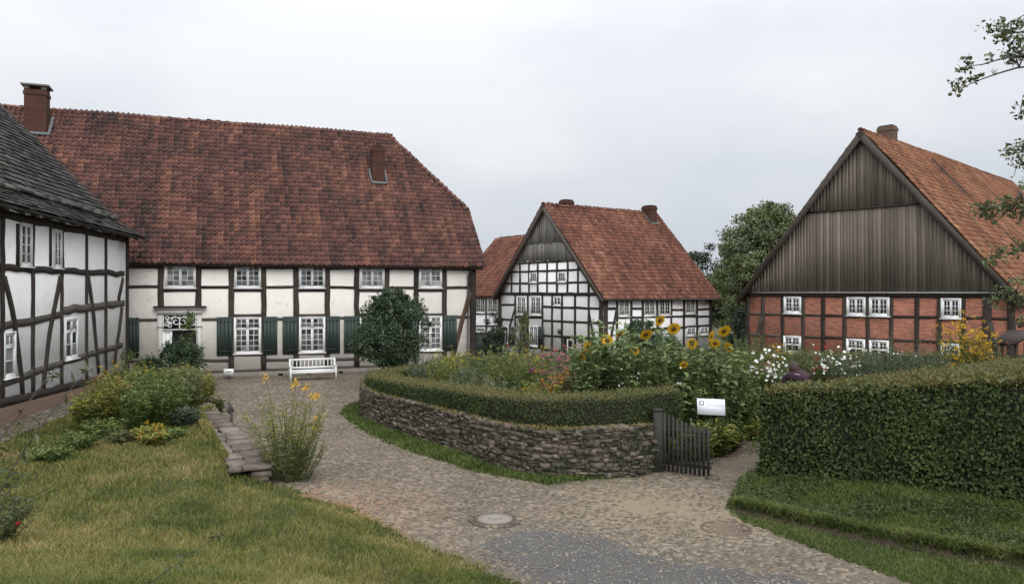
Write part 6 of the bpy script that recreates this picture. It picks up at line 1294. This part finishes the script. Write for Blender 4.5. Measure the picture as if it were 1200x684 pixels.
# tall yellow flowering weed beside the low wall
b = G(335, 560, .02); perennial('tall_weed', 'tall loose weed with yellow flower tips beside the end of the low wall', b[0], b[1], 1.75, .7, 'yellowgreen', 48, (.12, .022), 44, flower='yellow', fsize=.0001, nfl=1, ftype='tuft', lean=.75, seed=501, curve=.6)
b2 = b + [.25, -.2, 0]; perennial('tall_weed', 'lower bushy green weed at the foot of the tall yellow one', b2[0], b2[1], 1.0, .55, 'olive', 60, (.10, .02), 30, lean=.8, seed=502)
wr = bpy.data.objects['tall_weed']
mb = MB(); sm = MB()
for px, py in ((311, 442), (347, 449), (358.5, 454), (369.5, 463), (366, 466), (371.5, 491), (369, 502), (344, 452)):
    c = at(px, py, b[1] + RNG.uniform(-.3, .3)); m = 26; C = c + RS.randn(m, 3) * [.045, .045, .035]; leaves(mb, C, rdir(m) + [0, 0, .6], rdir(m) + [0, -.3, 1], .045, .03, RS.rand(m)); q = np.array([b[0] + (c[0] - b[0]) * .25, b[1], .5]); pts = [q, q * .4 + c * .6 + [0, 0, .08], c]; sm.tube(pts, [.006, .004, .003], 4, rnd=.5)
    t = np.linspace(.1, .95, 26); C = np.array([(1 - u) ** 2 * pts[0] + 2 * u * (1 - u) * pts[1] + u * u * pts[2] for u in t]); D = RS.randn(26, 3) * [1, 1, .3] + [0, 0, .3]; lm = mb
    l2 = MB(); leaves(l2, C, D, rdir(26) + [0, 0, 1], .09, .016); l2.build('foliage', 'olive', wr)
mb.build('flowers', 'yellow', wr); sm.build('stems', 'stem', wr)
# ------------------------------------------------------------------ apple tree standing right of the frame
ab = np.array([10.6, 9.6, hh(10.6, 9.6)]); at_ = empty('apple_tree', tuple(ab), 'apple tree branches with leaves and small apples reaching in from the right edge', 'tree')
tm = MB(); lm = MB(); am = []
hub = ab + [0, .2, 2.6]; hub2 = ab + [-.3, .4, 4.2]; tm.tube([ab - [0, 0, .3], ab + [.05, .1, 1.3], hub, hub2, hub2 + [-.1, .2, 1.6]], [.17, .14, .12, .09, .05], 8)
def branch(pix, Y, start, r=.013, tw=True):
    P = [at(px, py, Y + (0.15 * math.sin(px * .3))) for px, py in pix]; st = np.array(start); e = P[0]; mids = [st, st * .5 + e * .5 + [0, 0, .15], *P]; n = len(mids); tm.tube(mids, np.linspace(r * 1.6, r * .25, n), 5); return P
def spur(c, n=14, sp=.09, L_=.066):
    n = int(n * 1.7)
    C = c + RS.randn(n, 3) * sp * .55; leaves(lm, C, rdir(n) - [0, 0, .1], rdir(n) + [0, 0, .8], RS.uniform(.7, 1.3, n) * L_, RS.uniform(.5, .7, n) * L_)
    for q in C[::3]: tm.tube([c + RS.randn(3) * .02, q], .004, 3, cap=False)
def apple(c, r=.03): am.append((np.array(c), r))
brs = [([(1212, 78), (1194, 79), (1170, 86), (1150, 93), (1136, 99), (1126, 105)], 10.4, hub2), ([(1194, 79), (1190, 66), (1196, 58)], 10.4, at(1205, 78, 10.4)), ([(1215, 62), (1190, 66), (1170, 70), (1150, 76), (1138, 77), (1130, 84)], 10.3, hub2 + [0, 0, .5]), ([(1215, 33), (1195, 38), (1178, 40), (1164, 33)], 10.5, hub2 + [0, .1, 1.2]), ([(1218, 12), (1200, 18), (1188, 24)], 10.6, hub2 + [0, .1, 1.4]),
       ([(1215, 130), (1202, 128), (1194, 134)], 10.2, hub2), ([(1215, 182), (1200, 178), (1186, 180), (1178, 179)], 10.1, hub2 - [0, 0, .5]), ([(1215, 232), (1196, 238), (1176, 243), (1158, 246), (1145, 244)], 9.9, hub2 - [0, 0, .9]), ([(1215, 292), (1196, 293), (1176, 300), (1160, 304)], 9.8, hub), ([(1215, 346), (1195, 347), (1178, 350), (1164, 353)], 9.7, hub - [0, 0, .3]), ([(1190, 240), (1176, 252), (1163, 262)], 9.9, at(1200, 237, 9.9)), ([(1215, 312), (1204, 318), (1196, 324)], 9.8, hub)]
for pix, Y, st in brs: branch(pix, Y, st)
for px, py, Y, n, sp in ((1160, 34, 10.5, 22, .10), (1172, 31, 10.5, 20, .09), (1186, 38, 10.5, 30, .13), (1180, 46, 10.4, 22, .10), (1196, 30, 10.5, 24, .12), (1198, 48, 10.4, 26, .12), (1190, 60, 10.4, 30, .13), (1182, 64, 10.4, 22, .1), (1198, 66, 10.4, 26, .12), (1171, 41, 10.4, 10, .07), (1188, 74, 10.4, 10, .06), (1132, 70, 10.3, 12, .06), (1136, 78, 10.3, 8, .05), (1128, 82, 10.3, 9, .05), (1118, 98, 10.4, 10, .06), (1122, 104, 10.4, 10, .05), (1129, 97, 10.4, 12, .06), (1143, 92, 10.4, 8, .06), (1160, 68, 10.3, 8, .06), (1152, 88, 10.4, 5, .04), (1165, 85, 10.4, 4, .04),
                         (1196, 131, 10.2, 16, .10), (1199, 122, 10.2, 10, .08), (1180, 178, 10.1, 16, .08), (1192, 176, 10.1, 18, .1), (1199, 168, 10.1, 16, .09), (1196, 190, 10.1, 22, .12), (1150, 243, 9.9, 26, .11), (1163, 242, 9.9, 20, .1), (1160, 254, 9.9, 18, .09), (1176, 246, 9.9, 18, .1), (1190, 240, 9.9, 30, .14), (1198, 252, 9.9, 22, .12), (1180, 236, 9.9, 12, .08), (1163, 302, 9.8, 22, .10), (1172, 296, 9.8, 14, .08), (1186, 296, 9.8, 12, .08), (1198, 290, 9.8, 20, .1), (1166, 352, 9.7, 20, .1), (1178, 345, 9.7, 22, .11), (1190, 342, 9.7, 26, .12), (1198, 352, 9.7, 24, .12), (1190, 330, 9.7, 14, .09), (1197, 372, 9.6, 8, .06)): spur(at(px, py, Y), n, sp)
for px, py in ((1113.5, 110.5), (1123.5, 112), (1125, 107), (1130, 96), (1128, 68), (1137, 68), (1139, 92), (1145, 91), (1171, 42), (1167, 43), (1188, 25), (1176, 24), (1126, 92), (1196, 137), (1160, 305), (1150, 251), (1134, 74)): apple(at(px, py, 10.35), .029)
# the rest of the crown outside the picture
K = crown_leaves(lm, ab + [1.2, .3, 4.2], (2.0, 2.2, 1.6), 60, 60, .065, np.random.RandomState(77), .4); limbs(tm, ab, K, np.random.RandomState(78), .12, 2.4, n=24)
lm.build('crown', 'apple_leaf', at_); tm.build('trunk', 'bark', at_)
ap0 = None
for c, r in am:
    a_ = MB(); V = []; 
    for i in range(1, 6):
        for j in range(8): t = math.pi * i / 6; w = 6.283 * j / 8; V.append(c + np.array([math.sin(t) * math.cos(w), math.sin(t) * math.sin(w), math.cos(t) * .9 - (.0 if i > 1 else .06)]) * r)
    V += [c + [0, 0, r * .78], c - [0, 0, r * .85]]
    a_.add(V, [(i * 8 + j, i * 8 + (j + 1) % 8, (i + 1) * 8 + (j + 1) % 8, (i + 1) * 8 + j) for i in range(4) for j in range(8)] + [(40, (j + 1) % 8, j) for j in range(8)] + [(41, 32 + j, 32 + (j + 1) % 8) for j in range(8)]); a_.build('apple', 'apple', at_, smooth=True)
# ------------------------------------------------------------------ foreground twigs and rose bush at lower left
MT['leaf_dull'] = leafmat('dull_green_leaves', [(.03, .04, .016), (.06, .075, .03), (.10, .11, .05)])
def arch(label, pix, Y0, Y1, seed, name='arching_stem', lf=.075, n=26, cat='plant'):
    rs = np.random.RandomState(seed); k = len(pix); P = np.array([at(px, py, Y0 + (Y1 - Y0) * i / (k - 1)) for i, (px, py) in enumerate(pix)]); g0 = P[0].copy(); bx, by = g0[0] - .35, g0[1] - .1; base = np.array([bx, by, hh(bx, by)]); P = np.vstack([base, P]); root = empty(name, tuple(base), label, cat)
    P = smooth_line(P, 2); m = MB(); m.tube(P, np.linspace(.005, .0016, len(P)), 5); m.build('stem', 'bark', root); l = MB(); s = np.r_[0, np.cumsum(np.linalg.norm(np.diff(P, axis=0), axis=1))]; q = np.r_[rs.uniform(.25, 1, n - 6), rs.uniform(.92, 1, 6)] * s[-1]; C = np.stack([np.interp(q, s, P[:, j]) for j in range(3)], -1)
    D = rs.randn(n, 3) * [1, .6, .6]; D[:, 2] -= .1; ln = lf * rs.uniform(.6, 1.2, n); leaves(l, C, D, rs.randn(n, 3) + [0, 0, .8], ln, ln * .30, droop=.2); l.build('leaves', 'leaf_dull', root); return root
arch('upper thin leafy stem arching up in front of the left house', [(-12, 528), (18, 492), (40, 462), (56, 442), (62, 436)], 4.2, 4.6, 1)
arch('lower thin leafy stem arching up from the bottom left over the brick plinth', [(-14, 604), (20, 538), (52, 492), (80, 458), (98, 440), (112, 428)], 4.0, 4.6, 2, n=34)
arch('short bent stem crossing the lawn at the bottom left', [(150, 700), (190, 672), (222, 650), (245, 634), (262, 622)], 5.2, 5.6, 3, lf=.07, n=24)
rbp = ghit(4, 640); perennial('rose_bush', 'dark rose bush with one red bloom at the lower left edge', rbp[0] - .15, rbp[1], .62, .42, 'leaf_dull', 60, (.06, .032), 26, lean=.8, seed=601, cat='shrub')
rbx = bpy.data.objects['rose_bush']; c = at(20.5, 614, rbp[1] - .15); mb = MB(); leaves(mb, c + RS.randn(20, 3) * .008, rdir(20) + [0, 0, .5], rdir(20), .028, .022); mb.build('bloom', 'red', rbx)
mb = MB(); mb.tube([(rbp[0] - .1, rbp[1], rbp[2]), c - [0.02, 0, .1], c], .004, 4); mb.build('stem', 'stem', rbx)
arch('leafy rose shoot at the left edge above the bush', [(-20, 640), (-6, 606), (6, 580), (16, 566), (24, 560)], 4.6, 4.7, 5, lf=.06, n=30)

# ------------------------------------------------------------------ gate
gp = G(770.5, 551, .04); Yg = gp[1]; gz = .03
gt = empty('garden_gate', (gp[0], gp[1], gz), 'dark wooden picket gate standing open beside its thick post', 'gate')
mb = MB(); mb.box((gp[0], gp[1], .63), (.095, 0, 0), (0, .10, 0), (0, 0, .68), .3); mb.box((gp[0], gp[1], 1.325), (.108, 0, 0), (0, .113, 0), (0, 0, .018), .6); mb.build('post', 'gate_wood', gt)
ge = G(833, 560, 0.04); d = np.array([ge[0] - gp[0], ge[1] - gp[1], 0]); gl_ = np.linalg.norm(d); d /= gl_; nn = np.array([d[1], -d[0], 0]); o = np.array([gp[0], gp[1], 0]) + d * .12
gl_ -= .12
def gtop(t): return 1.30 - .22 * math.sin(min(t * 1.15, 1) * math.pi / 2)
NP = 11
for i in range(NP):
    t = (i + .5) / NP; c = o + d * gl_ * t; z0 = gz + .03 + RNG.uniform(0, .015); z1 = gtop(t) + RNG.uniform(-.01, .01); mb = MB(); hw = .027; V = []
    for q in (.006, .028):
        for (a, z) in ((-hw, z0), (hw, z0), (hw, z1 - .03), (0, z1), (-hw, z1 - .03)): V.append(c + d * a + nn * q + [0, 0, z])
    mb.add(V, [(4, 3, 2, 1, 0), (5, 6, 7, 8, 9)] + [(j, (j + 1) % 5, (j + 1) % 5 + 5, j + 5) for j in range(5)], RNG.random(), np.array([(v[2] + i, v[0], v[1]) for v in V])); mb.build('picket', 'gate_wood', gt)
for z in (.24, .93):
    mb = MB(); mb.box(o + d * gl_ * .5 - nn * .02 + [0, 0, z], d * gl_ * .5, nn * .022, (0, 0, .038), .4); mb.build('rail', 'gate_wood', gt)
mb = MB(); a, b = o + d * .05 + [0, 0, .27], o + d * (gl_ - .05) + [0, 0, .90]; e = (b - a) / 2; up = unit(np.cross(e, nn)); mb.box((a + b) / 2 - nn * .02, e, nn * .018, up * .035, .4); mb.build('brace', 'gate_wood', gt)
mb = MB(); mb.box(o + d * (gl_ + .01) + nn * .0 + [0, 0, .36], d * .02, nn * .05, (0, 0, .03)); mb.build('latch', 'metal', gt)
sb = empty('gate_stone', (ge[0] + .03, ge[1] - .02, 0), 'small dark stone block under the free end of the picket gate', 'stone'); mb = MB(); stone_block(mb, np.array([ge[0] + .05, ge[1] - .02, .045]), np.array([.12, 0, 0]), np.array([0, .09, 0]), np.array([0, 0, .05]), np.random.RandomState(2), .3); mb.build('stone', 'stone', sb)
# ------------------------------------------------------------------ information sign
Ys = 17.2; sc0 = at(833.3, 476.5, Ys); sg = empty('information_sign', (sc0[0], Ys, hh(sc0[0], Ys)), 'white information board with small grey emblem on twin posts behind the gate', 'sign')
ax = unit(np.array([1, -.06, -.035])); ay = unit(np.array([.03, .35, .94])); ay = unit(ay - ax * (ay @ ax)); az = np.cross(ax, ay); mb = MB(); w2, h2_ = .315, .185; mb.box(sc0, ax * w2, ay * h2_, az * .008); mb.build('panel', 'white', sg)
if az[1] > 0: az = -az
MT['print_grey'] = mat_plain('grey_print', (.42, .45, .48), .6); MT['print_dark'] = mat_plain('dark_print', (.10, .12, .13), .6); MT['board_white'] = mat_plain('printed_board', (.80, .83, .87), .7, (.77, .80, .84)); bpy.data.objects['panel'].data.materials[0] = MT['board_white']
mb = MB()
for (v, a, b_) in ((.118, -.30, .28), (.072, -.30, .42), (.040, -.30, .42), (.014, -.30, .42), (-.06, -.30, .1), (-.142, -.30, .40)):
    x = -.10; rs = np.random.RandomState(int(abs(v) * 1000)); end = -.10 + (b_ + .3) * .55
    while x < min(end, .295):
        wl = rs.uniform(.015, .05); wl = min(wl, .295 - x); mb.box(sc0 + ax * (x + wl / 2) + ay * v + az * .0095, ax * wl / 2, ay * .0042, az * .0012); x += wl + .008
mb.build('lettering', 'print_grey', sg)
mb = MB(); lc = sc0 - ax * .212 + ay * .08 + az * .0095; q = .012
for (a, b_, w_, hh2) in ((-.038, .03, .014, .016), (.034, .032, .018, .012), (-.036, -.03, .017, .012), (.036, -.028, .014, .017), (0, .04, .022, .006), (0, -.042, .022, .006), (-.05, 0, .006, .02), (.05, 0, .006, .02)): mb.box(lc + ax * a + ay * b_, ax * w_, ay * hh2, az * .0012)
mb.build('emblem', 'print_dark', sg)
for s_ in (-.06, .075):
    mb = MB(); p = sc0 + ax * s_ - az * .02; mb.tube([(p[0], p[1] + .02, hh(p[0], p[1]) - .1), (p[0], p[1] + .02, sc0[2])], .02, 6); mb.build('post', 'timber_brown', sg)
# ------------------------------------------------------------------ bench
def bench():
    x0 = FM.sz(362, 440)[0]; p = FM.W(x0, 0, 1.7); root = empty('garden_bench', (p[0], p[1], hh(p[0], p[1])), 'white slatted garden bench standing against the wall of the cream house', 'bench'); root.rotation_euler = (0, 0, math.atan2(.357, .934)); Wb = 0.98; Z0 = np.zeros(3)
    def part(name, *bx, mat='white'):
        m = MB()
        for (c, hx) in bx: m.box(c, (hx[0], 0, 0), (0, hx[1], 0), (0, 0, hx[2]))
        return m.build(name, mat, root, org=Z0)
    for s in (-1, 1):
        part('leg', ((s * (Wb - .04), -.24, .30), (.035, .035, .30))); part('leg', ((s * (Wb - .04), .24, .45), (.035, .03, .45)))
        part('armrest', ((s * (Wb - .04), 0, .62), (.04, .29, .022)))
    part('seat', *[((0, -.21 + .085 * i, .44), (Wb, .036, .014)) for i in range(6)]); part('seat_rail', ((0, -.265, .37), (Wb - .07, .015, .05)), ((0, .2, .37), (Wb - .07, .015, .05)))
    m = MB(); m.box((0, .25, .88), (Wb, 0, 0), (0, .02, 0), (0, 0, .045)); m.box((0, .25, .54), (Wb - .07, 0, 0), (0, .018, 0), (0, 0, .035))
    for i in range(11): xx = -Wb + .16 + (2 * Wb - .32) * i / 10; m.box((xx, .25, .705), (.018, 0, 0), (0, .01, 0), (0, 0, .13))
    m.build('backrest', 'white', root, org=Z0)
bench()
# small white sign at the house foot
p = FM.W(FM.sz(268, 434)[0], 0, .5); z = hh(p[0], p[1]); ws = empty('small_sign', (p[0], p[1], z), 'little white board on a short stake at the foot of the cream house', 'sign'); mb = MB(); mb.box((p[0], p[1], z + .36), FM.u3 * .2, FM.n3 * .012, (0, 0, .14)); mb.build('board', 'white', ws); mb = MB(); mb.box((p[0], p[1] + .03, z + .12), (.02, 0, 0), (0, .02, 0), (0, 0, .14)); mb.build('stake', 'timber_grey', ws)
mb = MB(); mb.box(np.array([p[0], p[1], z + .38]) + FM.n3 * .0125, FM.u3 * .10, FM.n3 * .001, (0, 0, .035)); mb.build('print', 'print_grey', ws)
# leaning metal panel stand beside the yard
q = G(271, 501, .02); st = empty('panel_stand', (q[0], q[1], hh(q[0], q[1])), 'narrow dark metal stand with a tilted plate seen edge on beside the low wall', 'stand'); z = hh(q[0], q[1]) + .0
mb = MB(); mb.box((q[0], q[1], z + .22), (.02, 0, 0), (0, .06, 0), (0, 0, .26)); mb.build('post', 'metal', st); mb = MB(); a = np.array([q[0] - .16, q[1] + .05, z + .72]); c = np.array([q[0] + .01, q[1], z + .46]); e = (c - a) / 2; mb.box((a + c) / 2, e * 1.05, (0, .20, 0), unit(np.cross(e, [0, 1, 0])) * .012); mb.build('plate', 'metal', st)
q2 = ghit(283, 516)
# ------------------------------------------------------------------ manhole and drain
M = MANHOLE; zb = hh(M[0], M[1]) + .036; mh = empty('manhole_cover', (M[0], M[1], zb), 'round pale concrete manhole cover in a ring of paving stones', 'manhole cover')
def disc(r0, r1, z0, z1, k=40, cx=M[0], cy=M[1]):
    m = MB(); V = []; 
    for r, z in ((r0, z0), (r0, z1), (r1, z1), (r1, z0)):
        for j in range(k): t = 6.283185 * j / k; V.append((cx + r * math.cos(t), cy + r * math.sin(t), z))
    m.add(V, [(i * k + j, i * k + (j + 1) % k, ((i + 1) % 4) * k + (j + 1) % k, ((i + 1) % 4) * k + j) for i in range(4) for j in range(k)]); return m
MT['concrete'] = mat_plain('pale_concrete', (.25, .225, .195), .85, (.18, .165, .14), 9, 40); MT['iron'] = mat_plain('rusty_iron', (.10, .08, .07), .6, (.16, .10, .07), 12, 30, .4, .5)
m = disc(.001, .29, zb - .03, zb + .012); m.build('lid', 'concrete', mh); disc(.297, .335, zb - .03, zb + .010).build('frame', 'iron', mh)
m = MB(); rs = np.random.RandomState(4)
for j in range(24): t = 6.283 * j / 24; r = .40; stone_block(m, np.array([M[0] + r * math.cos(t), M[1] + r * math.sin(t), zb - .008]), np.array([math.cos(t), math.sin(t), 0]) * .05, np.array([-math.sin(t), math.cos(t), 0]) * .047, np.array([0, 0, .02]), rs, rs.rand())
m.build('stone_ring', 'cobble', mh)
m = MB(); [m.box((M[0] + sx * .1, M[1], zb + .0125), (.02, 0, 0), (0, .012, 0), (0, 0, .002)) for sx in (-1, 1)]; m.build('lifting_slots', 'dark', mh)
Dc = np.array([3.42, 12.0]); zd = hh(*Dc) + .03; dr = empty('road_drain', (Dc[0], Dc[1], zd), 'rusty iron drain grate with curved slots half buried by the grass bank', 'drain')
disc(.36, .40, zd - .05, zd + .006, cx=Dc[0], cy=Dc[1]).build('frame', 'iron', dr); disc(.001, .36, zd - .06, zd - .035, cx=Dc[0], cy=Dc[1]).build('pit', 'dark', dr)
m = MB()
for k in range(9):
    r = .05 + k * .075; cy_ = Dc[1] - .36; pts = []
    for t in np.linspace(.3, math.pi - .3, 9): p = np.array([Dc[0] + math.cos(t) * (r + .1) * .8, cy_ + math.sin(t) * (r + .02)]); pts.append((p[0], p[1], zd - .012))
    pts = [p for p in pts if math.hypot(p[0] - Dc[0], p[1] - Dc[1]) < .37]
    if len(pts) > 2: m.tube(pts, .016, 5)
m.build('grate', 'iron', dr)
# ------------------------------------------------------------------ small shelter at the right
q = np.array([W_(1194, 24.5), 24.5]); z = hh(*q); shd = empty('wooden_shelter', (q[0], q[1], z), 'small open wooden shelter with a dark pitched roof at the right edge', 'shelter')
for sx in (-.32, .45):
    for sy in (-.35, .35): mb = MB(); mb.box((q[0] + sx, q[1] + sy, z + .75), (.035, 0, 0), (0, .035, 0), (0, 0, .8)); mb.build('post', 'timber_brown', shd)
rz = 3.8 - (403 - 342) / F * 24.5
mb = MB()
for s_ in (-1, 1): mb.box((q[0] + .12 + s_ * .33, q[1], rz + .22), (s_ * .36, 0, -.20), (0, .6, 0), (.02 * s_, 0, .03))
mb.build('roof', 'timber', shd); mb = MB(); mb.box((q[0] + .07, q[1], z + .9), (.42, 0, 0), (0, .38, 0), (0, 0, .03)); mb.build('shelf', 'timber_brown', shd)
# white bench end seen between trees
# ------------------------------------------------------------------ person crouching in the garden
MT['skin'] = mat_plain('skin', (.45, .27, .2), .6); MT['hair'] = mat_plain('brown_hair', (.06, .038, .028), .6, (.035, .022, .018), 20, 60); MT['jacket'] = mat_plain('plum_jacket', (.062, .030, .042), .85, (.028, .016, .024), 7, 14, bstr=.6); MT['trousers'] = mat_plain('dark_trousers', (.03, .032, .04), .8); MT['stripe'] = mat_plain('grey_trim', (.30, .22, .25), .6); MT['shoe'] = mat_plain('dark_boot', (.03, .025, .02), .6)
def skin(name, pts, edges, rad, mat, parent, sub=2):
    me = bpy.data.meshes.new(name); me.from_pydata([tuple(p) for p in pts], edges, []); o = bpy.data.objects.new(name, me); col.objects.link(o); o.parent = parent
    sk = o.modifiers.new('Skin', 'SKIN'); sk.use_smooth_shade = True; me.skin_vertices.new() if len(me.skin_vertices) == 0 else None
    for i, r in enumerate(rad): me.skin_vertices[0].data[i].radius = (r, r) if np.isscalar(r) else r
    me.skin_vertices[0].data[0].use_root = True
    s2 = o.modifiers.new('Sub', 'SUBSURF'); s2.levels = sub; s2.render_levels = sub; me.materials.append(MT[mat]); return o
Yp = 19.2; pz = at(936, 424, Yp); px_ = pz[0]; gz_ = hh(px_, Yp); lift_ = pz[2] - 1.02 - gz_
per = empty('person', (px_, Yp, gz_ + 0), 'person in a plum hooded jacket bending over the flower bed, seen from behind', 'person'); k = pz[2] - gz_ - .02   # head top height above ground
s = k / 1.28
def S(*a): return [tuple(np.array(q) * s) for q in a]
# bent forward, facing away and to the left; hips to the right
body = S((.16, -.05, .74), (.10, .02, .92), (.02, .10, 1.08), (-.03, .14, 1.13), (-.06, .17, 1.20),
         (.24, -.02, .70), (.22, .26, .46), (.26, .04, .10), (.25, .18, .03), (.08, -.02, .70), (.02, .28, .44), (.06, .06, .10), (.05, .20, .03),
         (.15, .12, 1.02), (.17, .34, .80), (.08, .50, .62), (-.12, .12, 1.02), (-.18, .32, .80), (-.12, .50, .62))
eb = [(0, 1), (1, 2), (2, 3), (3, 4), (0, 5), (5, 6), (6, 7), (7, 8), (0, 9), (9, 10), (10, 11), (11, 12), (2, 13), (13, 14), (14, 15), (2, 16), (16, 17), (17, 18)]
rb_ = [.11, .10, .10, .06, .10, .095, .075, .05, .04, .095, .075, .05, .04, .045, .035, .03, .045, .035, .03]
bo = skin('body', body, eb, [r * s for r in rb_], 'skin', per)
jk = S((.18, -.06, .72), (.11, .02, .92), (.02, .10, 1.06), (-.02, .13, 1.10), (.17, .12, 1.02), (.19, .34, .80), (.10, .48, .65), (-.14, .12, 1.02), (-.20, .32, .80), (-.13, .48, .65))
skin('jacket', jk, [(0, 1), (1, 2), (2, 3), (2, 4), (4, 5), (5, 6), (2, 7), (7, 8), (8, 9)], [r * s for r in (.185, .165, .16, .10, .085, .068, .055, .085, .068, .055)], 'jacket', per)
skin('hood', S((-.10, .04, 1.08), (0, .02, 1.085), (.10, .04, 1.06)), [(0, 1), (1, 2)], [r * s for r in (.05, .075, .05)], 'jacket', per)
skin('trim', S((-.10, -.03, 1.07), (0, -.055, 1.06), (.12, -.02, 1.04)), [(0, 1), (1, 2)], [r * s for r in (.012, .016, .012)], 'stripe', per)
skin('trousers', S((.16, -.04, .70), (.24, -.02, .68), (.22, .26, .46), (.26, .05, .14), (.08, -.02, .68), (.02, .28, .44), (.06, .07, .14)), [(0, 1), (1, 2), (2, 3), (0, 4), (4, 5), (5, 6)], [r * s for r in (.15, .12, .09, .065, .12, .09, .065)], 'trousers', per)
hm = MB(); hc = np.array((-.045, .12, 1.175)) * s; V = []; nr_, nc_ = 9, 14; rs = np.random.RandomState(5)
for i in range(nr_ + 1):
    for j in range(nc_): t = math.pi * i / nr_; w_ = 6.283 * j / nc_; q = 1 + rs.randn() * .035; V.append(hc + np.array([math.sin(t) * math.cos(w_) * .100, math.sin(t) * math.sin(w_) * .118, math.cos(t) * .135 - .02 * math.sin(t)]) * s * q)
hm.add(V, [(i * nc_ + j, i * nc_ + (j + 1) % nc_, (i + 1) * nc_ + (j + 1) % nc_, (i + 1) * nc_ + j) for i in range(nr_) for j in range(nc_)]); hm.build('hair', 'hair', per, smooth=True, org=np.zeros(3))
for q in ((.25, .14), (.05, .16)): skin('shoe', S((q[0], q[1] - .08, .05), (q[0], q[1] + .12, .04)), [(0, 1)], [.05 * s, .04 * s], 'shoe', per)
